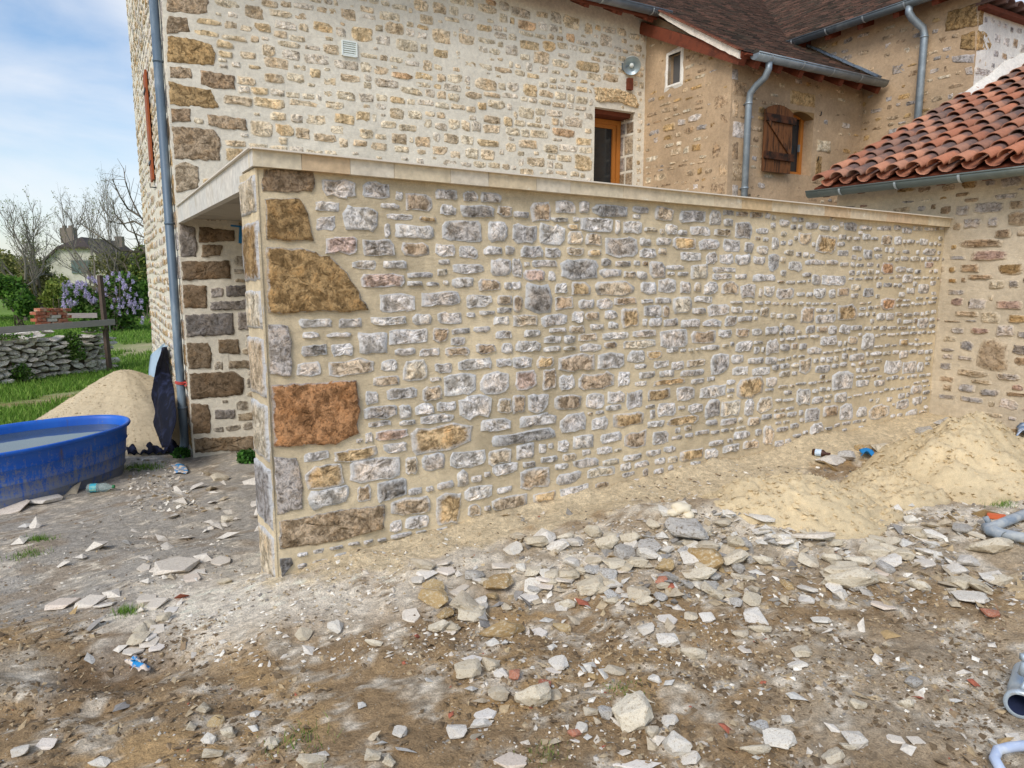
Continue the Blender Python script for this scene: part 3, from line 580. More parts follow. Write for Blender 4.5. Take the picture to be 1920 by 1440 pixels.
def build_slab():
    T = .083
    def q(s, n, dz=0): return Np(s, n, ztop(s, n) + dz)
    d0 = (h_of(N0)[0], 0)
    # plan corners of the slab: front left, front right, back right (on the lean-to wall), back left (house corner)
    nbk = (C0 - N0).dot(NB); sbk = (C0 - N0).dot(S)
    FL, FR, BR, BL = (-.03, -.05), (SL + .12, -.05), (SL + .12, 5.2), (sbk + .01, nbk)
    rng = random.Random(3)
    m = MB(); V = []
    for dz in (-.12, -.006):
        V += [q(*p, dz) for p in ((FL[0] + .05, FL[1] + .05), (FR[0] - .05, FR[1] + .05), BR, (BL[0] + .05, BL[1]))]
    V[0] = q(FL[0] + .1, .06, -.12); V[1] = q(FR[0] - .05, .06, -.12)
    V[4] = q(FL[0] + .1, .06, -.006); V[5] = q(FR[0] - .05, .06, -.006)
    m.add(V, [(3, 2, 1, 0), (4, 5, 6, 7), (0, 1, 5, 4), (1, 2, 6, 5), (2, 3, 7, 6), (3, 0, 4, 7)]); m.build('roof_slab', CONCRETE, shed)
    m = MB()   # thin metal drip edge along the top
    for a, b in (((FL[0] - .006, FL[1] - .008), (FR[0], FR[1] - .008)), ((FL[0] - .006, FL[1] - .008), (BL[0] - .006, BL[1] - .05))):
        m.beam(q(*a, .004), q(*b, .004), .035, .008)
    m.build('drip_edge', WHITE_EDGE, shed)
    js = [WF.px(u, 300 + (u - 487) * .09)[0] for u in (489, 561, 651, 733, 838, 909, 998, 1062, 1160, 1240, 1330)]; js[0] = FL[0]
    while js[-1] < FR[0] - .3: js.append(js[-1] + rng.uniform(.28, .42))
    js[-1] = FR[0]
    for a, b in zip(js, js[1:]):
        j = rng.uniform(-.0015, .0015); p0, p1 = Np(a + .0012, FL[1] + j, 0), Np(b - .0012, FL[1] + j, 0)
        V = []
        for s in (a + .0012, b - .0012):
            for n in (FL[1] + j, FL[1] + .11):
                for dz in (-T, 0): V.append(q(s, n, dz))
        mm = MB(); mm.add(V, [(0, 4, 5, 1), (2, 3, 7, 6), (0, 1, 3, 2), (4, 6, 7, 5), (1, 5, 7, 3), (0, 2, 6, 4)]); mm.build('coping_tile', COPING, shed)
    L = math.hypot(BL[0] - FL[0], BL[1] - FL[1]); k = int(L / .34); dirn = Vector((BL[0] - FL[0], BL[1] - FL[1])) / L; nr = Vector((dirn.y, -dirn.x))
    for i in range(k):
        t0, t1 = L * i / k + .0015, L * (i + 1) / k - .0015; V = []
        if i == 0: t0 = .004
        T2 = .083 if i == 0 else .175
        if i == 0: t0 = .0
        for t in (t0, t1):
            for w_ in (0, .05):
                for dz in (-T2, -.001):
                    V.append(q(FL[0] - .003 + dirn.x * t + nr.x * w_, FL[1] + .004 + dirn.y * t + nr.y * w_, dz))
        mm = MB(); mm.add(V, [(0, 1, 5, 4), (2, 6, 7, 3), (0, 2, 3, 1), (4, 5, 7, 6), (1, 3, 7, 5), (0, 4, 6, 2)]); mm.build('fascia_tile', COPING_W, shed)
COPING_W = rnd_tint('pale_fascia_stone', [lin((214, 210, 200)), lin((222, 216, 204)), lin((208, 206, 198))], .8, 18, .2, lin((196, 188, 172)), 6, (.55, .7))
WHITE_EDGE = plain('pale_metal_edge', lin((226, 216, 200)), .6, .05, 6, .05)
build_slab()

# ------------------------------------------------------------------ farmhouse (tall pale wall), its door, gutter, lamp
house = empty('farmhouse', C0 + ZU * -.45, 'tall stone farmhouse with pale pointing and orange corner blocks behind the shed', 'house')
WH = Wall(C0, A); WS = Wall(Hp(0, 6.6, 0), -B)
DOOR = (5.74, 6.50, 2.0, 4.14); DOOR_D = .42
EAVE = 5.66
wall_sheet('wall', WH, 0, 6.69, -1.0, EAVE, MORTAR_H, house, holes=[DOOR], thick=.5, res=.06, amp=.006)
SH = (3.05, 3.8, 3.02, 4.5)   # upper window of the side wall, distance b from the corner
wall_sheet('side_wall', WS, 0, 6.6, -1.0, 7.2, MORTAR_H, house, holes=[(6.6 - SH[1], 6.6 - SH[0], SH[2], SH[3])], thick=.45, res=.08, amp=.008)
def house_stones():
    rng = random.Random(12); st = Stones(WH, house, STONE_H, 290); st.tone = (192, 180, 154, .5); oc = Occ(.02, 6.66, -.4, 5.36)
    oc.mark(DOOR[0] - .02, DOOR[2], DOOR[1] + .02, DOOR[3] + .02); oc.mark(1.93, 4.3, 2.14, 4.48)
    def tr(P, k, out=.01, n=.035, mat=STONE_Q, gain=1.0, name='corner_stone'):
        pl = [WH.px(u, v) for u, v in P][::-1]; pl = [(max(a, .006), z) for a, z in pl]; oc.mark_poly(pl, .012); pl = dens(pl, n, rng, .007)
        st.add(pl, k, rng, out, mat=mat, name=name, rings=((1, 1), (.96, .7), (.84, .2), (.6, 0), (.3, 0)), rel=.2, rough=.008, gain=gain)
    for P, k in [([(310, -22), (393, -8), (390, 24), (372, 28), (310, 22)], 'b'), ([(313, 28), (352, 34), (357, 60), (312, 64)], 'b'), ([(314, 68), (350, 68), (398, 84), (405, 100), (402, 124), (312, 116)], 'o'),
                 ([(318, 124), (358, 128), (360, 148), (318, 146)], 'b'), ([(374, 131), (440, 142), (442, 168), (400, 166), (376, 158)], 'b'), ([(315, 151), (345, 160), (395, 168), (412, 200), (400, 204), (316, 196)], 'o'),
                 ([(320, 203), (358, 204), (358, 228), (322, 230)], 'b'), ([(388, 214), (460, 222), (465, 244), (420, 242), (390, 234)], 'b'), ([(320, 236), (400, 242), (415, 260), (413, 302), (322, 298)], 'b'),
                 ([(325, 310), (348, 302), (372, 312), (374, 352), (350, 358), (328, 362)], 'b')]: tr(P, k, gain={'o': .92, 'b': .9}[k])
    # blocks of the same corner under the slab, its shade painted into their colour
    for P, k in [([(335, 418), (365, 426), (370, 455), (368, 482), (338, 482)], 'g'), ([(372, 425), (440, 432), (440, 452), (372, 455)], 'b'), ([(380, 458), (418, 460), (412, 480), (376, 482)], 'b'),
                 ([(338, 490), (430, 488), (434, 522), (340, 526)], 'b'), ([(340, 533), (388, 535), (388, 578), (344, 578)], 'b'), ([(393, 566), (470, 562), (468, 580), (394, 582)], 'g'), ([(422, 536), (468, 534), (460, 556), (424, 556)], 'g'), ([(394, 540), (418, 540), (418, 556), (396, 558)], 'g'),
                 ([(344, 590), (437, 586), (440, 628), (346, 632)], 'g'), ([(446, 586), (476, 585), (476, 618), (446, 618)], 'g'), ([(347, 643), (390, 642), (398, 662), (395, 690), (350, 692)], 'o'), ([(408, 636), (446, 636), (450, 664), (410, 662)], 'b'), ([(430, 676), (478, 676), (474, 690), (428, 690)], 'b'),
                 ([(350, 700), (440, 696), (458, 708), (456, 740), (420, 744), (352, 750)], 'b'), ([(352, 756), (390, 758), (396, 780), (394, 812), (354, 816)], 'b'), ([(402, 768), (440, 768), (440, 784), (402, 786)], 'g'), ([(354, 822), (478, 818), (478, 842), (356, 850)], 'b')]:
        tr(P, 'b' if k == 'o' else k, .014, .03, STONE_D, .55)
    P = [(1112, 164), (1150, 166), (1190, 178), (1198, 200), (1196, 204), (1160, 192), (1116, 190)]; tr(P, 'o', .03, .03, STONE_Q, 1.35, 'lintel_stone')
    hz = zb(700, 0, 3.6, '''270 0 375 75 b 400 20 495 95 b 75 150 210 235 b 395 190 525 300 b 470 115 660 210 b 150 265 305 350 c 575 235 690 310 b 690 165 800 210 o 970 140 1100 205 R 985 275 1125 335 o
1140 280 1230 345 o 1080 350 1190 435 b 890 305 975 375 g 1300 225 1360 285 R 1525 230 1615 320 g 1365 415 1530 480 o 1205 405 1325 460 c 325 400 400 480 b 120 490 270 535 R 395 330 510 390 o
5 530 170 595 g 680 530 835 605 b 1010 570 1105 650 o 620 620 735 665 b 745 625 860 655 b 105 730 210 805 b 230 750 330 805 c 705 690 765 740 o 980 725 1085 800 c 745 780 860 830 b 880 790 940 850 o
1290 790 1415 860 g 1205 865 1360 925 R 45 815 155 865 c 120 900 230 975 b 275 920 390 995 b 475 905 580 970 b 700 945 850 990 o 395 985 505 1045 b 615 1000 710 1070 c 730 1010 820 1080 b 890 965 965 1025 b
1030 1060 1160 1130 b 1355 1045 1480 1150 o 1150 975 1245 1030 c 985 1140 1085 1185 b 1290 1000 1395 1045 b 1240 1045 1340 1090 c 165 840 300 885 c 410 830 500 880 g 555 340 590 400 c 205 105 300 170 c
310 100 405 165 b 930 55 1060 120 g 1195 80 1270 155 g 1280 110 1400 195 b 1100 80 1180 120 b 1420 155 1480 230 b 850 15 920 70 g 755 0 830 35 R 600 95 690 140 g 700 30 835 85 b 40 80 185 140 c 0 120 50 175 o''') + \
     zb(240, 0, 3, '''650 30 760 105 b 745 0 845 40 b 490 85 695 135 g 710 130 805 178 o 1030 125 1155 182 o 1255 155 1380 240 o 1190 50 1285 120 b 1335 95 1420 145 c 630 290 720 330 b 755 250 830 315 b 865 285 970 335 g
1095 250 1190 305 b 760 325 910 385 b 1020 385 1085 440 o 765 415 880 465 b 1190 420 1310 465 b 1390 445 1520 495 g 535 540 700 592 b 540 595 775 655 b 650 530 765 570 b 690 680 815 765 b 800 630 890 675 c 915 640 985 690 g
1155 640 1275 700 o 830 700 935 765 o 940 715 1025 780 b 1040 755 1175 800 b 550 830 655 905 o 545 790 665 825 b 800 775 900 810 c 1130 705 1215 755 c 1300 725 1380 780 c 1480 740 1560 810 b 1265 785 1350 825 b
400 400 610 470 b 905 565 1080 600 b 1105 570 1220 612 c 1170 515 1280 565 c 1295 525 1385 575 g 1420 130 1545 200 g''')
    for x0, y0, x1, y1, k in hz:
        cx, cy = (x0 + x1) / 2, (y0 + y1) / 2; aL, aR = WH.px(x0, cy)[0], WH.px(x1, cy)[0]; zT, zB = WH.px(cx, y0)[1], WH.px(cx, y1)[1]
        if not oc.free(aL + .01, zB + .01, aR - .01, zT - .01): continue
        oc.mark(aL, zB, aR, zT, .008); st.add(rpoly(aL, zB, aR, zT, 13, rng, .06), k, rng, rng.uniform(.006, .014), rel=.5, gain=1.06, rings=((1, 1), (.84, .7), (.6, .1), (.3, 0)))
    fill(oc, rng, (.08, .145), (.13, .36), .016, lambda a, b, c, d: (b > 1.9 or a < 1.6) and st.add(rpoly(a, b, c, d, 9, rng, .09), rng.choice('gggbbbcccccow' if b > 2 else 'gggb'), rng, rng.uniform(.004, .012), gain=1.2 if b > 2 else .62), small=3600, minw=.06, minh=.03)  # stones below the slab are coloured darker to stand in for its shade
    st.finish()
    ss = Stones(WS, house, STONE_H, 60); oc = Occ(.02, 6.58, -.4, 7.1, .015); oc.mark(6.6 - SH[1] - .03, SH[2] - .03, 6.6 - SH[0] + .03, SH[3] + .03)
    z = -.4
    while z < 7: # corner blocks seen edge-on
        h = rng.uniform(.2, .4); w = rng.uniform(.22, .5); P = dens([(6.59 - w, z + .02), (6.59, z + .02), (6.59, z + h), (6.59 - w, z + h)], .08, rng, .006); oc.mark_poly(P, .02); ss.add(P, rng.choice('bbog'), rng, .01, mat=STONE_Q); z += h + .02
    fill(oc, rng, (.07, .16), (.14, .34), .035, lambda a, b, c, d: ss.add(rpoly(a, b, c, d, 9, rng), rng.choice('ggbbcow'), rng, rng.uniform(.006, .014)), small=500, minw=.08, minh=.04)
    ss.finish()
house_stones()
def house_parts():
    # door: jamb stones on the right reveal, wooden lintel, orange frame with dark glass
    a0, a1, z0, z1 = DOOR
    WJ = Wall(Hp(a1 - .001, 0, 0), -B)   # right-hand reveal faces left
    WJ = Wall(Hp(a1 - .002, DOOR_D, 0), -B)
    rng = random.Random(4); sj = Stones(WJ, house, STONE_D, 30); z = 2.3
    for r in range(9):
        h = rng.choice([.17, .22, .28, .3]); w = rng.uniform(.14, .22)
        sj.add(dens([(.01, z), (w, z), (w, z + h), (.01, z + h)], .07, rng, .004), rng.choice('gb'), rng, .006, gain=.75, name='jamb_stone')
        sj.add(dens([(w + .02, z), (.40, z), (.40, z + h), (w + .02, z + h)], .07, rng, .004), rng.choice('gbb'), rng, .006, gain=.8, name='jamb_stone'); z += h + .02
        if z > z1 - .1: break
    sj.finish()
    box_o('wooden_lintel', Hp((a0 + a1) / 2, .26, z1 - .03), A * ((a1 - a0) / 2 - .003), B * .16, ZU * .035, WOOD_RED, house)
    fr = MB(); fb = .36; c = fb
    for x in (a0 + .04, a1 - .05): fr.obox(Hp(x, c, (z0 + z1) / 2 - .03), A * .035, B * .04, ZU * ((z1 - z0) / 2 - .05))
    fr.obox(Hp((a0 + a1) / 2, c, z1 - .11), A * ((a1 - a0) / 2 - .01), B * .038, ZU * .035)
    d = fr.build('door', WOOD_OR, house)
    m = MB()
    for x in (a0 + .105, a1 - .125): m.obox(Hp(x, c + .01, (z0 + z1) / 2 - .06), A * .03, B * .03, ZU * ((z1 - z0) / 2 - .12))
    m.obox(Hp((a0 + a1) / 2, c + .01, z1 - .17), A * ((a1 - a0) / 2 - .09), B * .028, ZU * .03); m.build('door_leaf', WOOD_OR, d)
    box_o('glass', Hp((a0 + a1) / 2, c + .015, (z0 + z1) / 2 - .08), A * ((a1 - a0) / 2 - .14), B * .006, ZU * ((z1 - z0) / 2 - .12), GLASS, d)
    box_o('door_handle', Hp(a1 - .13, c - .04, 2.6), A * .008, B * .02, ZU * .06, ZINC, d)
    # ventilation grille
    cx, cz = 2.035, 4.39; v = MB()
    for dx in (-.088, .088): v.obox(Hp(cx + dx, -.018, cz), A * .008, B * .014, ZU * .085)
    for dz in (-.083, .083): v.obox(Hp(cx, -.018, cz + dz), A * .08, B * .013, ZU * .008)
    v.obox(Hp(cx, -.008, cz), A * .08, B * .003, ZU * .075); g = v.build('ventilation_grille', WHITE, house)
    for i in range(6):
        y = cz - .062 + i * .025; box_o('slat', Hp(cx, -.02, y), A * .079, (B * .007 + ZU * .008), (ZU * .0016 - B * .001), WHITE, g)
    # floodlight: square dish on a bracket, and the little timber block under it
    p = WH.px(1175, 127); c = Hp(p[0], -.12, p[1]); ax = (-B * .72 - A * .5 - ZU * .42).normalized(); x = ax.cross(ZU).normalized(); y = x.cross(ax)
    prof = [(.004, -.13), (.035, -.125), (.05, -.09), (.085, -.06), (.128, -.005), (.134, .004), (.126, .0), (.08, -.05), (.03, -.07), (.004, -.072)]
    V = []; n = 24
    for r, h in prof: V += [c + ax * h + (x * math.cos(2 * math.pi * k / n) + y * math.sin(2 * math.pi * k / n)) * r for k in range(n)]
    Fc = [(i * n + k, i * n + (k + 1) % n, (i + 1) * n + (k + 1) % n, (i + 1) * n + k) for i in range(len(prof) - 1) for k in range(n)]
    lamp = empty('wall_lamp', Hp(p[0], 0, p[1]), 'round grey metal wall lamp above the farmhouse doorway', 'lamp')
    mesh('lamp_shade', V, Fc, LAMP_M, lamp, True)
    V = []; pr = [(.0, .01), (.022, .006), (.034, -.012), (.03, -.04), (.018, -.065)]
    for r, h in pr: V += [c + ax * (h - .01) + (x * math.cos(2 * math.pi * k / 14) + y * math.sin(2 * math.pi * k / 14)) * max(r, .001) for k in range(14)]
    mesh('bulb', V, [(i * 14 + k, i * 14 + (k + 1) % 14, (i + 1) * 14 + (k + 1) % 14, (i + 1) * 14 + k) for i in range(4) for k in range(14)], WHITE, lamp, True)
    m = MB(); m.tube([c - ax * .12, Hp(p[0] - .05, -.03, p[1] - .0), Hp(p[0] - .05, .0, p[1])], .018, 8); m.obox(Hp(p[0] - .05, -.008, p[1]), A * .05, B * .008, ZU * .05); m.build('bracket', ZINC, lamp)
    p = WH.px(1178, 159); box_o('timber_block', Hp(p[0], -.03, p[1]), A * .045, B * .035, ZU * .085, WOOD_RED, house, .003)
    # side wall: window opening, red-ochre shutter folded on the wall, hooks
    b0, b1, z0, z1 = SH; fr = MB()
    for b in (b0 + .04, b1 - .04): fr.obox(Hp(.14, b, (z0 + z1) / 2), B * .035, A * .03, ZU * ((z1 - z0) / 2 - .005))
    for z in (z0 + .04, z1 - .04): fr.obox(Hp(.14, (b0 + b1) / 2, z), B * ((b1 - b0) / 2 - .075), A * .028, ZU * .035)
    w = fr.build('window', WOOD_OR, house); box_o('glass', Hp(.15, (b0 + b1) / 2, (z0 + z1) / 2), A * .005, B * ((b1 - b0) / 2 - .07), ZU * ((z1 - z0) / 2 - .07), GLASS, w)
    s = box_o('shutter', Hp(-.035, b0 - .22, (z0 + z1) / 2), A * .014, B * .20, ZU * ((z1 - z0) / 2), SHUT_RED, house, .003)
    for z in (z0 + .25, z1 - .25): box_o('hinge', Hp(-.055, b0 - .2, z), A * .005, B * .17, ZU * .02, IRON, s)
    m = MB(); m.tube([Hp(-.0, b0 - .5, z0 - .12), Hp(-.09, b0 - .5, z0 - .12), Hp(-.09, b0 - .5, z0 - .07)], .008, 6); m.build('shutter_hook', IRON, house)
LAMP_M = plain('brushed_lamp_metal', lin((165, 178, 182)), .4, .05, 6, .05, .6, .5)
house_parts()
def downpipe(name, pts, r, mat, parent, rings, lean_w=None, wall_dir=None):
    m = MB(); m.tube(pts, r, 14); o = m.build(name, mat, parent, True)
    for p in rings:
        k = MB(); k.tube([p - ZU * .012, p + ZU * .012], (r[0] if isinstance(r, list) else r) * 1.14, 14)
        if wall_dir is not None: k.obox(p + wall_dir * .05, wall_dir * .05, wall_dir.cross(ZU) * .01, ZU * .008)
        k.build('pipe_clamp', mat, o, True)
    return o
# big grey pipe on the house's side wall: stands just round the corner
def p_side(u, v, off): p = onpl(u, v, Hp(-off, 0, 0), A); return p
x0 = p_side(345, 828, .07); bb = h_of(x0)[1]
b_pipe = h_of(p_side(309, 300, .07))[1]
P0, P1 = Hp(-.07, b_pipe, 5.6), Hp(-.07, b_pipe, -.35)
downpipe('downpipe', [P0, Hp(-.07, b_pipe, -.22), Hp(-.075, b_pipe - .015, -.32), Hp(-.11, b_pipe - .05, -.42), Hp(-.14, b_pipe - .08, -.46)], [.048, .048, .05, .052, .05], PIPE_GREY, house, [Hp(-.07, b_pipe, z) for z in (4.0, 2.25, .12)], wall_dir=A)
m = MB(); c = Hp(-.07, b_pipe, .42)
for i in range(3): m.tube([c + Vector((math.cos(t) * .056, math.sin(t) * .056, (i - 1) * .012 + .006 * math.sin(2 * t))) for t in [k * .5236 for k in range(13)]], .006, 6)
m.tube([c + Vector((.05, -.03, 0)), c + Vector((.09, -.05, .01)), c + Vector((.10, -.05, -.03)), c + Vector((.07, -.05, -.03))], .009, 6)
tag(m.build('red_tie', plain('red_tape', lin((196, 78, 72)), .5), None, True), 'red tie wound round the grey downpipe at the house corner', 'tie')

# gutters: half round with joint rings, laid from p to q; side = outward direction
def gutter(p, q, side, r, mat, parent, every=.9, name='gutter', first=.25):
    d = (q - p).normalized(); m = MB(); n = 10
    def ringpts(rad_, c): return [c + side * (rad_ * math.cos(t)) - ZU * (rad_ * math.sin(t)) for t in [math.pi * k / n for k in range(n + 1)]]
    V = []
    for c in (p, q): V += ringpts(r, c) + ringpts(r * .9, c)
    N = n + 1; Fc = []
    for k in range(n): Fc += [(k, 2 * N + k, 2 * N + k + 1, k + 1), (N + k + 1, 3 * N + k + 1, 3 * N + k, N + k)]
    Fc += [(k, k + 1, N + k + 1, N + k) for k in range(n)] + [(2 * N + k + 1, 2 * N + k, 3 * N + k, 3 * N + k + 1) for k in range(n)]
    Fc += [(0, N, 3 * N, 2 * N), (n, 2 * N + n, 3 * N + n, N + n)]; m.add(V, Fc)
    for c, s_ in ((p + d * .004, 1), (q - d * .004, -1)):
        R = ringpts(r * .97, c); m.add(R, [tuple(range(N))])
    m.tube([p + side * r + ZU * .004, q + side * r + ZU * .004], r * .13, 8)
    o = m.build(name, mat, parent, True); t = first; L = (q - p).length
    while t < L - .05:
        k = MB(); c = p + d * t; V = []
        for cc in (c - d * .012, c + d * .012): V += ringpts(r * 1.07, cc)
        k.add(V, [(j, N + j, N + j + 1, j + 1) for j in range(n)]); k.build('gutter_joint', ZINC_L, o); t += every
    return o
ZINC_L = plain('light_zinc_joint', lin((178, 188, 192)), .45, .06, 7, .05, .5, .5)

# ------------------------------------------------------------------ main roof and the annex that carries its lower end
AX0, AXB, AX1 = 6.69, -1.76, 9.49
annex = empty('entrance_annex', Hp(AX0, AXB, -.4), 'tan rendered stone annex with a small shuttered window under the long brown roof', 'building')
def rz(b): return 4.50 + .60 * (b + 2.05)       # top of the boards of the long slope
W4 = Wall(Hp(AX0, 0.02, 0), -B); W5 = Wall(Hp(AX0, AXB, 0), A)
SW = (.53, .79, 4.44, 4.86); sw0 = onpl(1255, 105, W4.O, W4.N)
wall_sheet('side_wall', W4, -.0, .02 - AXB, -.9, 5.8, MORTAR_T, annex, holes=[SW], thick=.35, res=.06, amp=.008, sloped=lambda a: rz(.02 - a) - .12)
w0 = W5.px(1478, 215)[0]; w1 = W5.px(1526, 215)[0]; wz0, wz1 = 3.12, 4.0
WIN = (w0, w1, wz0, wz1)
wall_sheet('front_wall', W5, 0, AX1 - AX0 + .02, -.9, rz(AXB) - .1, MORTAR_T, annex, holes=[WIN], thick=.35, res=.06, amp=.008)
def annex_stones():
    rng = random.Random(21)
    s4 = Stones(W4, annex, STONE_T, 120); oc = Occ(.04, .02 - AXB - .0, 2.4, 5.2); oc.mark(SW[0] - .07, SW[2] - .07, SW[1] + .07, SW[3] + .07)
    for a in np.arange(0, 1.8, .02): oc.mark(a, rz(.02 - a) - .2, a + .02, 5.3)
    L = .02 - AXB
    for i, (z0, z1) in enumerate([(2.42, 2.62), (2.66, 2.95), (3.0, 3.2), (3.25, 3.6), (3.66, 3.85), (3.9, 4.1)]):
        w = .32 if i % 2 else .18; P = dens([(L - w, z0), (L - .006, z0), (L - .006, z1), (L - w, z1)], .06, rng, .006); oc.mark_poly(P, .02); s4.add(P, 'b', rng, .006, gain=1.0)
    fill(oc, rng, (.06, .14), (.12, .34), .045, lambda a, b, c, d: rng.random() < .9 and s4.add(rpoly(a, b, c, d, 9, rng, .1), rng.choice('gbbboc'), rng, rng.uniform(.002, .009), gain=.95), small=200, minw=.06, minh=.03)
    s4.finish()
    s5 = Stones(W5, annex, STONE_T, 120); oc = Occ(.006, AX1 - AX0 - .02, 2.3, 4.5); oc.mark(WIN[0] - .02, WIN[2] - .05, WIN[1] + .02, WIN[3] + .02)
    def q(x0, y0, x1, y1, k, g=1.0, o=.006):
        cx, cy = (x0 + x1) / 2, (y0 + y1) / 2; a, b = W5.px(x0, cy)[0], W5.px(x1, cy)[0]; z1, z0 = W5.px(cx, y0)[1], W5.px(cx, y1)[1]
        P = dens([(a, z0), (b, z0), (b, z1), (a, z1)], .06, rng, .006); oc.mark_poly(P, .02); s5.add(P, k, rng, o, gain=g, name='corner_stone' if x0 < 1380 else 'stone', mat=STONE_A)
    for i, (y0, y1) in enumerate([(128, 150), (152, 182), (186, 222), (228, 260), (264, 300), (304, 342), (345, 372)]): q(1372, y0, 1384 + (i % 2) * 18, y1, 'b' if i % 3 else 'g')
    q(1480, 172, 1530, 200, 'o', .9, .014); q(1530, 262, 1558, 286, 'c', .95, .016); q(1528, 290, 1540, 330, 'o', .8, .014)
    fill(oc, rng, (.06, .13), (.12, .3), .055, lambda a, b, c, d: rng.random() < .75 and s5.add(rpoly(a, b, c, d, 9, rng, .1), rng.choice('gbbboc'), rng, rng.uniform(.002, .008), gain=.95), small=150, minw=.06, minh=.03)
    s5.finish()
STONE_A = stone_mat('annex_corner_stone', (.50, .385, .245), .8, .75, 1.15, .9, (.75, 1.1), .5)
annex_stones()
def annex_parts():
    # small slit window with thick white mortar surround
    m = MB(); a0, a1, z0, z1 = SW
    g = box_o('pane', W4.w((a0 + a1) / 2, (z0 + z1) / 2, -.10), W4.X * ((a1 - a0) / 2 - .004), W4.N * .005, ZU * ((z1 - z0) / 2 - .004), GLASS2, annex)
    rng = random.Random(2); V = []; n = 28; Fc = []
    for r, (gx, d) in enumerate(((.0, -.05), (.0, .012), (.03, .02), (.062, .004))):
        for k in range(n):
            t = k / n * 4; sd_, f = int(t), t - int(t); cx = [(a0 + (a1 - a0) * f, z0), (a1, z0 + (z1 - z0) * f), (a1 - (a1 - a0) * f, z1), (a0, z1 - (z1 - z0) * f)][sd_]
            mx, mz = (a0 + a1) / 2, (z0 + z1) / 2; dx, dz = (cx[0] - mx), (cx[1] - mz); j = rng.uniform(.7, 1.3) if r == 3 else 1
            V.append(W4.w(cx[0] + gx * j * np.sign(dx) * min(1, abs(dx) / ((a1 - a0) / 2)), cx[1] + gx * j * np.sign(dz) * min(1, abs(dz) / ((z1 - z0) / 2)), d))
    Fc = [(r * n + k, r * n + (k + 1) % n, (r + 1) * n + (k + 1) % n, (r + 1) * n + k) for r in range(3) for k in range(n)]
    mesh('mortar_surround', V, Fc, MORTAR_P, annex)
    # window behind the shutter
    a0, a1, z0, z1 = WIN; d = -.19; fr = MB()
    for a in (a0 + .035, a1 - .035): fr.obox(W5.w(a, (z0 + z1) / 2, d), A * .032, B * .03, ZU * ((z1 - z0) / 2 - .004))
    for z in (z0 + .035, z1 - .035): fr.obox(W5.w((a0 + a1) / 2, z, d), A * ((a1 - a0) / 2 - .069), B * .028, ZU * .03)
    w = fr.build('window', WOOD_OR, annex); box_o('glass', W5.w((a0 + a1) / 2, (z0 + z1) / 2, d - .01), A * ((a1 - a0) / 2 - .066), B * .005, ZU * ((z1 - z0) / 2 - .06), GLASS, w)
    box_o('handle', W5.w(a1 - .11, z0 + .4, d + .05), A * .007, B * .015, ZU * .05, ZINC, w)
    # segmental stone arch filling the head of the opening
    V = []; n = 8
    for dd in (.006, -.30):
        for i in range(n + 1):
            t = i / n; a = a0 + .002 + (a1 - a0 - .004) * t; V += [W5.w(a, z1 - .002, dd), W5.w(a, z1 - .012 - .075 * (abs(2 * t - 1) ** 2), dd)]
    k = 2 * (n + 1); Fc = []
    for i in range(n): Fc += [(2 * i + 1, 2 * i + 3, 2 * i + 2, 2 * i), (k + 2 * i, k + 2 * i + 2, k + 2 * i + 3, k + 2 * i + 1), (2 * i + 1, k + 2 * i + 1, k + 2 * i + 3, 2 * i + 3)]
    mesh('arch_stone', V, Fc, STONE_A2, annex)
    # opened plank shutter, arched top, with battens and diagonal brace
    s0 = W5.px(1424, 250)[0]; s1 = W5.px(1476, 255)[0]; zb_, zt = W5.px(1450, 325)[1], W5.px(1450, 200)[1]; wd = (s1 - s0); off = .075
    sh = MB(); sh.obox(W5.w(s0 + wd / 2, (zb_ + zt) / 2 - .03, off - .016), A * (wd / 2 - .005), B * .002, ZU * ((zt - zb_) / 2 - .08)); sh = sh.build('shutter', WOOD_OLD2, annex)
    def top(a): t = 2 * (a - s0) / wd - 1; return zt - .085 * t * t + .012
    for i in range(3):
        a0_, a1_ = s0 + wd * i / 3 + .002, s0 + wd * (i + 1) / 3 - .002; V = []
        for dd in (off + .012, off - .012): V += [W5.w(a0_, zb_, dd), W5.w(a1_, zb_, dd), W5.w(a1_, top(a1_), dd), W5.w((a0_ + a1_) / 2, top((a0_ + a1_) / 2), dd), W5.w(a0_, top(a0_), dd)]
        mesh('plank', V, [(0, 1, 2, 3, 4), (9, 8, 7, 6, 5), (0, 5, 6, 1), (1, 6, 7, 2), (2, 7, 8, 3), (3, 8, 9, 4), (4, 9, 5, 0)], WOOD_OLD, sh)
    H = zt - zb_
    for z in (zb_ + H * .24, zb_ + H * .80): box_o('batten', W5.w(s0 + wd / 2 + .02, z, off + .026), (A * (wd / 2 + .02) - ZU * .004), B * .014, ZU * .05, WOOD_OLD2, sh, .003)
    m = MB(); m.beam(W5.w(s0 + .05, zb_ + H * .75, off + .026), W5.w(s1 - .05, zb_ + H * .30, off + .026), .055, .026, B); m.build('brace', WOOD_OLD, sh)
    for z in (3.35, 3.98): m = MB(); p = W5.w(a1 + .12, z, 0); m.tube([p, p + W5.N * .03, p + W5.N * .035 + ZU * .05], .008, 6); m.build('shutter_hook', IRON, annex)
    # timber: rake beam, gable triangle, rafters under the eave
    a = AX0 - .08
    beam_o('rake_beam', Hp(a, .0, rz(0) - .36), Hp(a, -2.02, rz(-1.9) - .16), .12, .16, WOOD_RED, annex)
    for i in range(7): t = i / 6; aa = AX0 + .12 + t * 2.55; beam_o('rafter', Hp(aa, AXB + .15, rz(AXB + .15) - .13), Hp(aa, -2.08, rz(-2.08) - .11), .08, .10, WOOD_RED, annex)
    beam_o('eave_board', Hp(AX0 - .1, -2.02, rz(-2.0) - .055), Hp(AX1 - .1, -2.02, rz(-2.0) - .055), .16, .02, WOOD_RED, annex)
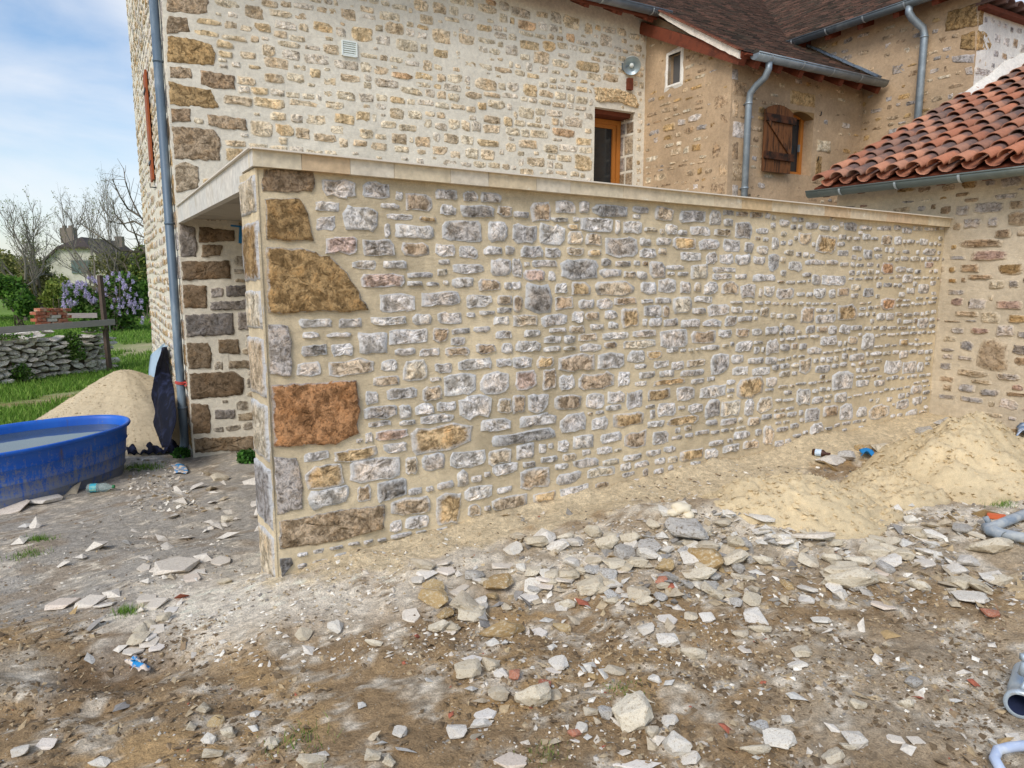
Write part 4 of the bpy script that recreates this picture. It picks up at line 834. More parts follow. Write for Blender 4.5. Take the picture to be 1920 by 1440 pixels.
    gutter(Hp(AX0 + .0, -2.13, rz(-2.1) + .01), Hp(9.42, -2.13, rz(-2.1) + .01), -B, .075, ZINC, annex, .62)
    c = Hp(AX0 + .27, -2.13, rz(-2.1) - .06)
    pts = [c, c - ZU * .08, c + B * .05 - ZU * .17, c + B * .17 - ZU * .25 - A * .02, c + B * .26 - ZU * .33 - A * .03, c + B * .28 - ZU * .46 - A * .03, c + B * .28 - ZU * 2.6 - A * .03]
    downpipe('downpipe', pts, .045, ZINC, annex, [pts[5], pts[5] - ZU * 1.1], wall_dir=B)
GLASS2 = plain('old_grey_pane', lin((92, 92, 92)), .25, .1, 5, .05, spec=.5)
STONE_A2 = plain('arch_sandstone', lin((150, 122, 82)), .9, .15, 14, .4)
annex_parts()
TILE_COL = [lin(c) for c in ((118, 100, 90), (132, 110, 98), (100, 88, 82), (142, 114, 102), (92, 84, 78), (150, 120, 106), (112, 104, 94))]
def flat_tiles(name, O, U, Vd, nrm, lu, lv, parent, uclip=None, w=.15, ex=.064, seed=1):
    # plain tiles laid in courses: U along the eave, Vd up the slope
    rng = random.Random(seed); m = MB(); r = 0; v = 0.0
    while v < lv:
        u = -(.5 * w if r % 2 else 0) + rng.uniform(-.01, .01); off = rng.uniform(-.004, .004)
        while u < lu:
            ua, ub = max(u, 0) + .0015, min(u + w, lu) - .0015
            if ub - ua > .03 and (uclip is None or uclip((ua + ub) / 2, v)):
                col = rng.choice(TILE_COL); f = rng.uniform(.75, 1.2); col = (col[0] * f, col[1] * f, col[2] * f, 1)
                d = rng.uniform(0, .006); tz = .026 + rng.uniform(-.003, .005); j = rng.uniform(-.006, .006)
                p = lambda uu, vv, h: O + U * uu + Vd * vv + nrm * h
                V = [p(ua, v + j, tz - .012), p(ub, v + j, tz - .012 + d), p(ub, v + j, tz + .003 + d), p(ua, v + j, tz + .003), p(ub, v + ex * 1.5, d * .3 - .004), p(ua, v + ex * 1.5, -.004)]
                m.add(V, [(0, 1, 2, 3), (3, 2, 4, 5)], col)
            u += w
        v += ex; r += 1
    return tag(m.build(name, ROOF_T, parent), kind='stuff')
ROOF_T = vcol_mat('brown_flat_tiles', .88, 55, .3, .006)
def main_roof():
    sl = math.hypot(1, .6); Vd = (B + ZU * .6) / sl; nrm = A.cross(Vd).normalized()
    if nrm.z < 0: nrm = -nrm
    def on(a, b): return Hp(a, b, rz(b))
    TOP = 6.8
    # valley where the wing's roof meets it: b = a - 9.69
    def valley_a(b): return 9.55 + (b + .35)
    m = MB()
    for (a0, b0, a1) in ((-.35, -.32, AX0 - .14), (AX0 - .14, -2.06, 18)):
        V = [on(a0, b0), on(a1, b0), on(a1, TOP), on(a0, TOP)]; V += [p - nrm * .06 for p in V]
        m.add(V, [(0, 1, 2, 3), (7, 6, 5, 4), (0, 4, 5, 1), (1, 5, 6, 2), (2, 6, 7, 3), (3, 7, 4, 0)])
    m = m
    o = m.build('roof_boards', WOOD_RED, house)
    def clipm(u, v): b = -2.06 + v / sl; a = AX0 - .14 + u; return a < (AX1 - .02 if b < -.3 else valley_a(b) + .1)
    flat_tiles('roof_tiles', on(AX0 - .14, -2.06), A, Vd, nrm, 8.6, (TOP + 2.06) * sl, house, clipm, seed=3)
    flat_tiles('upper_roof_tiles', on(3.2, -.32), A, Vd, nrm, AX0 - .14 - 3.2, (TOP + .32) * sl, house, None, seed=4)
    gutter(Hp(-.4, -.42, rz(-.4) - .01), Hp(AX0 + .06, -.42, rz(-.4) - .01), -B, .075, ZINC, house, .9, first=.5)
    for i in range(12): aa = .1 + i * .58; beam_o('rafter', Hp(aa, .1, rz(.1) - .15), Hp(aa, -.36, rz(-.36) - .12), .085, .12, WOOD_RED, house)
    beam_o('fascia_board', Hp(-.35, -.36, rz(-.36) - .075), Hp(AX0 - .12, -.36, rz(-.36) - .075), .02, .12, WOOD_RED, house)
    # white mortared verge with the row of tile ends over it
    rng = random.Random(8); n = 44
    for i in range(n):
        t0, t1 = i / n, (i + .9) / n; b0, b1 = -.40 - 1.64 * t0, -.40 - 1.64 * t1
        m = MB(); m.beam(on(AX0 - .16, b0) + nrm * .012, on(AX0 - .16, b1) + nrm * .026, .10, .014); m.build('verge_tile', VERGE_T, annex)
    V = []
    for i in range(21):
        b = -.40 - 1.62 * i / 20; lo = .045 + .05 * min(1, i / 8) + rng.uniform(-.006, .006); p = on(AX0 - .165, b) - A * rng.uniform(0, .01); V += [p + ZU * .004, p - ZU * lo, p + A * .05 - ZU * lo, p + A * .05 + ZU * .004]
    Fc = [(4 * i + k, 4 * i + 4 + k, 4 * i + 4 + (k + 1) % 4, 4 * i + (k + 1) % 4) for i in range(20) for k in range(4)] + [(0, 1, 2, 3), (83, 82, 81, 80)]
    mesh('verge_mortar', V, Fc, MORTAR_V, annex)
MORTAR_V = mortar_mat('verge_mortar_white', lin((232, 222, 208)), .05, .3); VERGE_T = rnd_tint('verge_tile_clay', [lin((122, 78, 62)), lin((140, 92, 74)), lin((104, 70, 58))], .85, 30, .3)
main_roof()

# ------------------------------------------------------------------ wing on the right: tan west wall, white-pointed south wall
wing = empty('side_wing', Hp(AX1, -3.35, -.4), 'tan stone wing with tall zinc downpipe and orange corner blocks at upper right', 'building')
W6 = Wall(Hp(AX1, 1.2, 0), -B); W7 = Wall(Hp(AX1, -3.35, 0), A)
L6 = 1.2 + 3.35
wall_sheet('west_wall', W6, 0, L6, -.9, 5.53, MORTAR_T, wing, thick=.35, res=.07, amp=.008)
wall_sheet('south_wall', W7, .02, 4.5, -.9, 5.15, MORTAR_P, wing, thick=.3, res=.07, amp=.008)
def wing_parts():
    rng = random.Random(31); s6 = Stones(W6, wing, STONE_T, 150); oc = Occ(1.3, L6 - .01, 2.6, 5.3)
    def q(W, st, oc_, P, k, g=1., o=.01, mat=STONE_Q):
        pl = [W.px(u, v) for u, v in P][::-1]; pl = [(max(.004, min(a, L6 - .004 if W is W6 else 9)), z) for a, z in pl]; oc_.mark_poly(pl, .02); st.add(dens(pl, .05, rng, .006), k, rng, o, gain=g, mat=mat, name='corner_stone', rings=((1, 1), (.95, .5), (.8, 0), (.5, 0), (.2, 0)), rough=.005)
    q(W6, s6, oc, [(1776, 22), (1832, 6), (1834, 48), (1771, 60)], 'o', .75); q(W6, s6, oc, [(1802, 66), (1829, 56), (1829, 95), (1799, 92)], 'o', .7); q(W6, s6, oc, [(1784, 106), (1828, 101), (1826, 118), (1786, 116)], 'g', .9, .006, STONE_A)
    q(W6, s6, oc, [(1808, 128), (1822, 124), (1824, 140), (1812, 140)], 'g', .9, .006, STONE_A)
    q(W6, s6, oc, [(1672, 122), (1694, 118), (1698, 138), (1674, 140)], 'g', .8, .008, STONE_A)
    fill(oc, rng, (.06, .14), (.10, .28), .055, lambda a, b, c, d: rng.random() < .85 and s6.add(rpoly(a, b, c, d, 9, rng, .1), rng.choice('gbbgoc'), rng, rng.uniform(.002, .009), gain=.9), small=250, minw=.06, minh=.03)
    s6.finish()
    s7 = Stones(W7, wing, STONE_P, 80); oc = Occ(.01, 2.6, 3.2, 5.1)
    q(W7, s7, oc, [(1834, 4), (1845, 10), (1842, 46), (1834, 48)], 'o', .85); q(W7, s7, oc, [(1830, 54), (1850, 62), (1860, 84), (1857, 96), (1830, 95)], 'o', 1.0); q(W7, s7, oc, [(1826, 126), (1860, 132), (1872, 142), (1862, 146), (1828, 138)], 'g', .95, .01, STONE_P)
    fill(oc, rng, (.09, .2), (.1, .22), .06, lambda a, b, c, d: s7.add(rpoly(a, b, c, d, 11, rng, .04), rng.choice('gggbcw'), rng, rng.uniform(.004, .012), gain=1.0), small=200, minw=.06, minh=.05)
    s7.finish()
    # roof of the wing, slopes up to the east from the west eave; hipped towards us
    sl = math.hypot(1, .6); ae, ze = AX1 - .24, 5.43
    def on(a, b): return Hp(a, b, ze + .6 * (a - ae))
    Vd = (A + ZU * .6) / sl; nrm = (ZU - A * .6).normalized(); bs = -3.75; ln = 3.9
    V = [on(ae, bs), on(ae, bs + ln + 2.2), on(ae + 3, bs + ln + 4.5), on(ae + 3, bs)]; V = [on(ae, bs), on(ae, -.32), on(ae + 6.5, 6.18), on(ae + 6.5, bs)]; V += [p - nrm * .05 for p in V]
    MBx = MB(); MBx.add(V, [(0, 1, 2, 3), (7, 6, 5, 4), (0, 4, 5, 1), (1, 5, 6, 2), (2, 6, 7, 3), (3, 7, 4, 0)]); MBx.build('roof_boards', WOOD_RED, wing)
    flat_tiles('roof_tiles', on(ae, bs), B, Vd, nrm, 10, 5.5 * sl, wing, lambda u, v: bs + u < -.32 + v / sl + .02, seed=9)
    gutter(Hp(ae - .06, -.42, ze - .02), Hp(ae - .06, -3.8, ze - .02), -A, .075, ZINC_D, wing, .62)
    for i in range(6): bq = -.7 - i * .55; beam_o('rafter', Hp(AX1 + .05, bq, ze + .02), Hp(ae - .02, bq, ze - .1), .09, .11, WOOD_RED, wing)
    p = onpl(1733, 40, Hp(AX1 - .09, 0, 0), A); bp = h_of(p)[1]
    pts = [Hp(ae - .06, bp + .10, ze - .08), Hp(ae - .06, bp + .10, ze - .16), Hp(ae - .02, bp + .07, ze - .24), Hp(AX1 - .11, bp + .0, ze - .36), Hp(AX1 - .09, bp - .02, ze - .46), Hp(AX1 - .09, bp - .02, 1.5)]
    downpipe('downpipe', pts, .05, ZINC, wing, [pts[4] - ZU * .02, pts[4] - ZU * 1.6], wall_dir=A)
    # lead flashing where the annex roof dies against the west wall
    for i in range(7):
        b0, b1 = -.62 - .2 * i, -.84 - .2 * i; m = MB(); m.beam(Hp(AX1 - .05, b0, rz(b0) + .075 + .004 * (i % 2)), Hp(AX1 - .05, b1, rz(b1) + .075 + .004 * (i % 2)), .1, .03); m.build('lead_flashing', LEAD, wing)
    # curved clay rim of the south eave
    for i in range(9):
        a = .1 + i * .24; c = W7.w(a, 5.18, .22); m = MB(); n = 8; V = []
        for dd, rr in ((0, .11), (0, .095), (-.35, .11), (-.35, .095)): V += [c + A * (rr * math.cos(math.pi * k / n)) + ZU * (rr * math.sin(math.pi * k / n) * .8) + W7.N * dd for k in range(n + 1)]
        N = n + 1; m.add(V, [(k, k + 1, N + k + 1, N + k) for k in range(n)] + [(2 * N + k, 2 * N + k + 1, k + 1, k) for k in range(n)] + [(N + k, N + k + 1, 3 * N + k + 1, 3 * N + k) for k in range(n)]); m.build('eave_tile', BARREL, wing)
    beam_o('eave_board', W7.w(-.02, 5.14, .05), W7.w(4, 5.14, .05), .12, .05, WOOD_RED, wing)
LEAD = plain('lead_flashing_metal', lin((118, 132, 146)), .6, .15, 12, .3, .3, .4, dirt=lin((62, 72, 82)), dscale=9)
def barrel_mat():
    m, nt, b = new_mat('barrel_tile_clay', .8, .25); p = objc(nt); oi = nt.nodes.new('ShaderNodeObjectInfo')
    base = ramp(nt, oi.outputs['Random'], [(0, lin((182, 120, 92))), (.3, lin((158, 106, 84))), (.6, lin((194, 138, 110))), (.85, lin((128, 104, 94))), (1, lin((158, 112, 92)))])
    ad = nt.nodes.new('ShaderNodeVectorMath'); ad.operation = 'ADD'; nt.links.new(p, ad.inputs[0]); nt.links.new(oi.outputs['Location'], ad.inputs[1])
    n = noise(nt, ad.outputs[0], 26, 6, .65); n2 = noise(nt, ad.outputs[0], 7, 5, .6)
    sx = nt.nodes.new('ShaderNodeSeparateXYZ'); nt.links.new(p, sx.inputs[0])
    soot = math_(nt, 'ADD', math_(nt, 'MULTIPLY', sx.outputs[0], 3.4), math_(nt, 'MULTIPLY', math_(nt, 'SUBTRACT', n2, .5), 1.6))
    soot = math_(nt, 'ADD', soot, math_(nt, 'MULTIPLY', math_(nt, 'SUBTRACT', oi.outputs['Random'], .5), .7))
    base = mix(nt, ramp(nt, soot, [(.55, 0), (.95, .85)]), base, lin((92, 80, 78)))
    base = mix(nt, .7, base, ramp(nt, n, [(.25, .72), (.75, 1.2)]), 'MULTIPLY')
    base = mix(nt, ramp(nt, noise(nt, ad.outputs[0], 60, 3, .5), [(.66, 0), (.72, .5)]), base, lin((150, 146, 130)))
    nt.links.new(base, b.inputs['Base Color']); bump(nt, b, n, .25, .006); return m
BARREL = barrel_mat()
wing_parts()

# ------------------------------------------------------------------ lean-to with barrel tiles on the right
W3 = Wall(N1 + NB * 1.24, -NB)
lean = empty('tiled_lean_to', Vector((N1.x, N1.y, .2)), 'beige stone lean-to with orange barrel tile roof at the right edge', 'building')
RS = .43
def lz(t): return 2.66 + RS * t     # height of the roof's underside t metres in from the gutter line
wall_sheet('wall', W3, 0, 4.6, -.8, 2.72, MORTAR_W, lean, thick=.4, res=.045, amp=.010)
def lean_stones():
    rng = random.Random(41); st = Stones(W3, lean, STONE_W, 260); oc = Occ(.02, 3.6, -.3, 2.66); oc.mark(1.27, -.3, 1.30, 2.2)
    L = zb(1720, 320, 2.88, '''240 45 325 95 o 365 48 428 82 g 450 32 570 88 g 130 70 205 110 b 0 85 80 118 b 205 118 285 140 b 420 125 540 152 g 250 150 330 170 b 300 172 465 232 g 205 190 278 240 g 120 190 182 235 b 495 165 576 205 b
490 222 620 292 b 250 258 342 312 g 378 250 435 300 g 418 318 505 360 b 222 370 460 412 b 165 430 265 492 b 290 432 482 482 r 438 505 568 562 o 232 502 330 548 b 118 505 205 548 o 540 320 620 350 b
275 562 405 586 b 388 592 470 638 c 495 592 548 630 g 150 645 270 672 k 182 688 248 728 r 270 688 372 748 g 425 702 568 748 r 485 778 590 822 o 340 762 445 825 c 202 758 330 785 b 112 750 178 780 g
80 852 160 888 r 180 850 250 880 g 285 850 388 880 r 425 835 522 895 g 540 868 620 905 g 80 928 175 958 g 230 918 300 970 g 118 988 285 1055 b 325 915 492 1078 b 515 940 620 992 k 520 1008 620 1055 b
215 1078 385 1112 b 80 1095 210 1128 g 425 1098 560 1130 g 222 1155 310 1195 g 140 1155 188 1185 b 335 1180 440 1215 g 440 1235 550 1290 g 510 1158 576 1185 r 290 1130 400 1150 b 60 1140 115 1165 g 480 1200 620 1222 b''')
    for x0, y0, x1, y1, k in L:
        cx, cy = (x0 + x1) / 2, (y0 + y1) / 2; aL, aR = W3.px(x0, cy)[0], W3.px(x1, cy)[0]; zT, zB = W3.px(cx, y0)[1], W3.px(cx, y1)[1]
        if not oc.free(aL + .01, zB + .01, aR - .01, zT - .01): continue
        oc.mark(aL, zB, aR, zT, .012); st.add(rpoly(aL, zB, aR, zT, 13, rng, .08), k, rng, rng.uniform(.005, .014), rel=.6, gain=.82, rings=((1, 1), (.82, .7), (.5, .1)))
    # bare footing course where the pointing has fallen away
    x = 1.35
    while x < 3.6:
        w = rng.uniform(.1, .3)
        for z in (.02, .12): st.add(rpoly(x, z, x + w, z + rng.uniform(.07, .1), 9, rng), rng.choice('bkg'), rng, .03, gain=.55, mat=STONE_A)
        oc.mark(x, -.1, x + w, .24); x += w + .012
    fill(oc, rng, (.05, .1), (.1, .26), .045, lambda a, b, c, d: rng.random() < .75 and st.add(rpoly(a, b, c, d, 9, rng, .1), rng.choice('gggbbocr'), rng, rng.uniform(.003, .010), gain=.85), small=500, minw=.06, minh=.025)
    st.finish()
lean_stones()
def lean_roof():
    Vd = (S + ZU * RS).normalized(); nrm = (ZU - S * RS).normalized(); sl = math.hypot(1, RS)
    G0 = N1 - S * .28          # line of the gutter
    n0, n1 = 1.34, -2.6; LEN = 4.6
    def on(t, n, h=0): return G0 + S * t + NB * n + ZU * lz(t) + nrm * h
    V = [on(-.02, n0), on(-.02, n1), on(LEN, n1), on(LEN, n0)]; V += [p - nrm * .03 for p in V]
    m = MB(); m.add(V, [(0, 1, 2, 3), (7, 6, 5, 4), (0, 4, 5, 1), (1, 5, 6, 2), (2, 6, 7, 3), (3, 7, 4, 0)]); m.build('roof_boards', WOOD_RED, lean)
    R = .088; n = 9; V = []; Fc = []
    TL = .46
    for x, rr in ((0, 1.0), (.0, .86), (TL, .78), (TL, .66)):
        for k in range(n + 1):
            t = math.pi * (.0 + k / n); V.append((x, R * rr * math.cos(t), R * rr * math.sin(t) * .85))
    N = n + 1
    Fc = [(k, k + 1, 2 * N + k + 1, 2 * N + k) for k in range(n)] + [(N + k + 1, N + k, 3 * N + k, 3 * N + k + 1) for k in range(n)] + [(k + 1, k, N + k, N + k + 1) for k in range(n)] + [(0, 2 * N, 3 * N, N), (n, N + n, 3 * N + n, 2 * N + n)]
    me = bpy.data.meshes.new('barrel_tile'); me.from_pydata(V, [], Fc); me.polygons.foreach_set('use_smooth', [True] * len(me.polygons)); me.materials.append(BARREL); me.update()
    ch = bpy.data.meshes.new('channel_tile'); Vc = []
    for x, rr in ((0, .85), (TL, .95)):
        for k in range(7): t = math.pi * k / 6; Vc.append((x, R * 1.05 * rr * math.cos(t), -R * .75 * math.sin(t)))
    ch.from_pydata(Vc, [], [(k, k + 1, 7 + k + 1, 7 + k) for k in range(6)]); ch.materials.append(BARREL); ch.update()
    rng = random.Random(6); EX = .345; pitch = .213; rows = int(LEN * sl / EX)
    for c in range(18):
        nn = n0 - .09 - c * pitch
        for r in range(rows):
            for which in (0, 1):
                if which and r > 2 and c > 12: continue
                o = bpy.data.objects.new('barrel_tile' if not which else 'channel_tile', me if not which else ch); put(o, lean)
                p = on((r * EX) / sl + rng.uniform(-.008, .008) - .03, nn - (pitch / 2 if which else 0) + rng.uniform(-.006, .006), .03 + (.026 if not which else .05) + .0)
                X = (Vd + nrm * -.075 * (0 if which else 1)).normalized(); X = (X + NB * rng.uniform(-.045, .045) + nrm * rng.uniform(-.02, .02)).normalized(); Y = nrm.cross(X).normalized(); Z = X.cross(Y)
                M = Matrix((X, Y, Z)).transposed().to_4x4(); M.translation = p + nrm * (.034 if not which else 0); o.matrix_local = Matrix.Translation(-lean.location) @ M
    gutter(on(-.07, n0 + .03, -.02), on(-.07, n1, -.02), -S, .068, ZINC_G, lean, .62, first=.42)
    for i in range(10): nn = n0 - .12 - i * .42; beam_o('rafter', on(.35, nn, -.09), on(.0, nn, -.075), .075, .09, WOOD_RED, lean)
    # white mortar fillet where the roof meets the wing's south wall
    V = []; rg = random.Random(4)
    for i in range(26):
        t = 2.9 + i * .13; p = on(t, n0 - .04); dn = Hp(0, -3.35, 0); 
        w_ = .03 + .10 * min(1, i / 7) + rg.uniform(-.012, .012)
        a, b, z = h_of(p); base = Hp(a, -3.36 - .012, z + .10); V += [base - B * .10 - ZU * .02, base + ZU * (w_ + .04), base + ZU * (w_ + .04) + B * .02, base + B * .02 - ZU * .1]
    mesh('mortar_fillet', V, [(4 * i + k, 4 * i + 4 + k, 4 * i + 4 + (k + 1) % 4, 4 * i + (k + 1) % 4) for i in range(25) for k in range(4)] + [(0, 1, 2, 3)], MORTAR_P, wing)
ZINC_G = plain('green_grey_zinc', lin((112, 122, 118)), .55, .1, 7, .08, .45, .5, dirt=lin((140, 146, 140)), dscale=4)
lean_roof()

# ------------------------------------------------------------------ sand piles
def pile(name, cx, cy, rx, ry, ang, h, label, mat, rag=.018, seed=1, base=0.0, sharp=1.15, group=None, cl=.017):
    nr_, na = 46, 110; ca, sa = math.cos(ang), math.sin(ang); V = []; 
    r = (np.arange(nr_ + 1) / nr_) ** .9; t = np.arange(na) / na * 2 * math.pi; R, T = np.meshgrid(r, t, indexing='ij')
    wob = 1 + .22 * (fbm(np.cos(T) * 1.2 + seed, np.sin(T) * 1.2, 1.3, 3, seed) - .5) * 2
    X = cx + (R * np.cos(T) * rx * ca - R * np.sin(T) * ry * sa) * wob; Y = cy + (R * np.cos(T) * rx * sa + R * np.sin(T) * ry * ca) * wob
    prof = h * np.clip(1 - np.sqrt(R ** 2 + .012) ** sharp, 0, 1) ** 1.05
    edge = np.clip((1 - R) * 6, 0, 1)
    Z = gz(X, Y, False) + base + prof + edge * ((fbm(X, Y, 4, 3, seed + 3) - .5) * rag * 4 + (fbm(X, Y, 14, 4, seed + 5, .65) - .5) * rag * 2.6) - .05 * (R > .985) + .012
    V = np.stack([X.ravel(), Y.ravel(), Z.ravel()], 1); i = np.arange(nr_ * na); a, b = i // na, i % na; q = lambda a_, b_: a_ * na + b_ % na
    Q = np.stack([q(a, b), q(a + 1, b), q(a + 1, b + 1), q(a, b + 1)], 1)
    o = np_mesh(name, V, Q, mat, None, True); tag(o, label, 'sand pile', group)
    # loose clods rolled down the slope
    rg = np.random.default_rng(seed); n = int(2600 * rx * ry / .5); rr = np.sqrt(rg.random(n)) * 1.02; tt = rg.random(n) * 6.283
    ii = np.clip((rr ** (1 / .9) * nr_).astype(int), 0, nr_); jj = (tt / 6.283 * na).astype(int) % na
    px_, py_, pz = X[ii, jj] + rg.normal(0, .006, n), Y[ii, jj] + rg.normal(0, .006, n), Z[ii, jj]
    sz = .003 + cl * rg.random(n) ** 4; c = scatter_mesh('sand_clods', px_, py_, pz + sz * .2, sz, None, mat, rg, .8); c.parent = o; tag(c, kind='stuff'); return o
OCT = np.array([(1, 0, 0), (0, 1, 0), (-1, 0, 0), (0, -1, 0), (0, 0, 1), (0, 0, -1)], float)
OCTF = np.array([(0, 1, 4), (1, 2, 4), (2, 3, 4), (3, 0, 4), (1, 0, 5), (2, 1, 5), (3, 2, 5), (0, 3, 5)])
def scatter_mesh(name, x, y, z, size, cols, mat, rg, flat=.5, parent=None, tilt=.35):
    n = len(x); V = OCT[None] * (1 + rg.uniform(-.35, .35, (n, 6, 1))) + rg.uniform(-.25, .25, (n, 6, 3)); V[:, :, 2] *= flat * rg.uniform(.5, 1.2, (n, 1)); V[:, :, 0] *= rg.uniform(.8, 1.7, (n, 1))
    a = rg.random(n) * 6.283; tx, ty = rg.normal(0, tilt, n), rg.normal(0, tilt, n)
    V[:, :, 2] += V[:, :, 0] * tx[:, None] + V[:, :, 1] * ty[:, None]
    ca, sa = np.cos(a)[:, None], np.sin(a)[:, None]; Xr = V[:, :, 0] * ca - V[:, :, 1] * sa; Yr = V[:, :, 0] * sa + V[:, :, 1] * ca
    P = np.stack([Xr, Yr, V[:, :, 2]], 2) * size[:, None, None] + np.stack([x, y, z], 1)[:, None, :]
    Fq = (OCTF[None] + (np.arange(n) * 6)[:, None, None]).reshape(-1, 3); C = None
    if cols is not None: C = np.ones((n, 6, 4)); C[:, :, :3] = cols[:, None, :]; C = C.reshape(-1, 4)
    return np_mesh(name, P.reshape(-1, 3), Fq, mat, parent, False, C)
LEFT_SAND = mortar_mat('pale_heap_sand', lin((200, 184, 154)), .08, .6)
pile('sand_pile', -5.15, 9.35, 1.5, 1.2, .3, .95, 'smooth pale sand pile behind the blue tub beside the farmhouse wall', LEFT_SAND, .010, 2, sharp=.95, cl=.007)
P_ = lambda u, v, z: atz(u, v, z)
pA = P_(1850, 905, .28); pile('sand_pile', 3.44, 5.2, .80, .62, .5, .47, 'largest ochre sand pile in front of the lean-to wall', SAND, .036, 5)
pile('sand_pile', 2.66, 4.82, .55, .36, .5, .15, 'low spread sand pile between the two bigger piles on the right', SAND, .036, 7)
pile('sand_pile', 1.88, 4.52, .66, .50, .3, .22, 'front sand pile beside the rubble heap with rough clods', SAND, .036, 9)

# ------------------------------------------------------------------ loose stones
ROCKM = {'W': rnd_tint('white_limestone_rock', [lin(c) for c in ((232, 226, 212), (218, 211, 198), (238, 232, 220), (210, 204, 194))], .9, 16, .6, lin((176, 158, 130)), 7, (.54, .7)),
         'C': rnd_tint('cream_limestone_rock', [lin(c) for c in ((218, 207, 184), (204, 192, 168), (226, 216, 194), (196, 184, 162))], .9, 16, .6, lin((166, 144, 112)), 6, (.53, .7)),
         'G': rnd_tint('grey_limestone_rock', [lin(c) for c in ((196, 192, 184), (184, 180, 172), (206, 204, 198))], .9, 16, .6, lin((122, 108, 88)), 6, (.5, .66)),
         'O': rnd_tint('ochre_rock', [lin(c) for c in ((182, 156, 112), (170, 142, 98), (192, 168, 124))], .9, 14, .6, lin((206, 196, 172)), 5, (.5, .66)),
         'B': rnd_tint('broken_brick', [lin(c) for c in ((170, 96, 72), (188, 122, 96), (150, 84, 64))], .9, 20, .5, lin((190, 166, 144)), 9, (.5, .62)),
         'R': rnd_tint('brown_rock', [lin(c) for c in ((120, 84, 70), (108, 80, 66))], .9, 16, .5),
         'P': rnd_tint('pale_stone_plate', [lin(c) for c in ((226, 216, 200), (214, 204, 188), (232, 226, 216), (218, 200, 180))], .85, 14, .35, lin((176, 160, 134)), 7, (.54, .7))}
RK = {}
def rock_mesh(kind, i):
    key = (kind, i)
    if key in RK: return RK[key]
    rg = random.Random(hash(kind) % 1 + i * 31 + ord(kind[0])); bm = bmesh.new()
    if kind == 'P':
        n = rg.choice([4, 5, 6]); th = .10; ph = rg.uniform(0, 6)
        for z in (-th, th):
            for k in range(n): t = 6.283 * (k + rg.uniform(-.2, .2)) / n + ph; r = rg.uniform(.8, 1.05); bm.verts.new((math.cos(t) * r, math.sin(t) * r, z * rg.uniform(.8, 1.2)))
    else:
        n = 15
        for k in range(n):
            a, b = rg.uniform(0, 6.283), math.asin(rg.uniform(-1, 1)); e = 3.2
            v = [math.cos(a) * math.cos(b), math.sin(a) * math.cos(b), math.sin(b)]; q = sum(abs(c) ** e for c in v) ** (-1 / e) * rg.uniform(.82, 1.0)
            bm.verts.new((v[0] * q, v[1] * q, v[2] * q * .9))
    r = bmesh.ops.convex_hull(bm, input=bm.verts[:]); bmesh.ops.delete(bm, geom=[v for v in bm.verts if not v.link_faces], context='VERTS')
    bmesh.ops.bevel(bm, geom=bm.edges[:], offset=.05 if kind != 'P' else .015, segments=1, affect='EDGES'); bmesh.ops.triangulate(bm, faces=bm.faces[:])
    bmesh.ops.subdivide_edges(bm, edges=[e for e in bm.edges if e.calc_length() > .3], cuts=2, use_grid_fill=True); bmesh.ops.triangulate(bm, faces=bm.faces[:]); am = .05 if kind != 'P' else .022
    for v in bm.verts:
        q = v.co; n_ = float(fbm(np.array([q.x * 2 + i * 3 + q.z]), np.array([q.y * 2 - q.z * 1.3]), 1.6, 3, i)[0]) - .5; v.co = q + Vector((rg.uniform(-1, 1), rg.uniform(-1, 1), rg.uniform(-.6, .6) * (1 if kind != 'P' else .3))) * am * .5 + q.normalized() * n_ * am * 3 * (1 if kind != 'P' else .6)
    me = bpy.data.meshes.new('rock'); bm.to_mesh(me); bm.free(); me.materials.append(ROCKM[kind]); RK[key] = me; return me
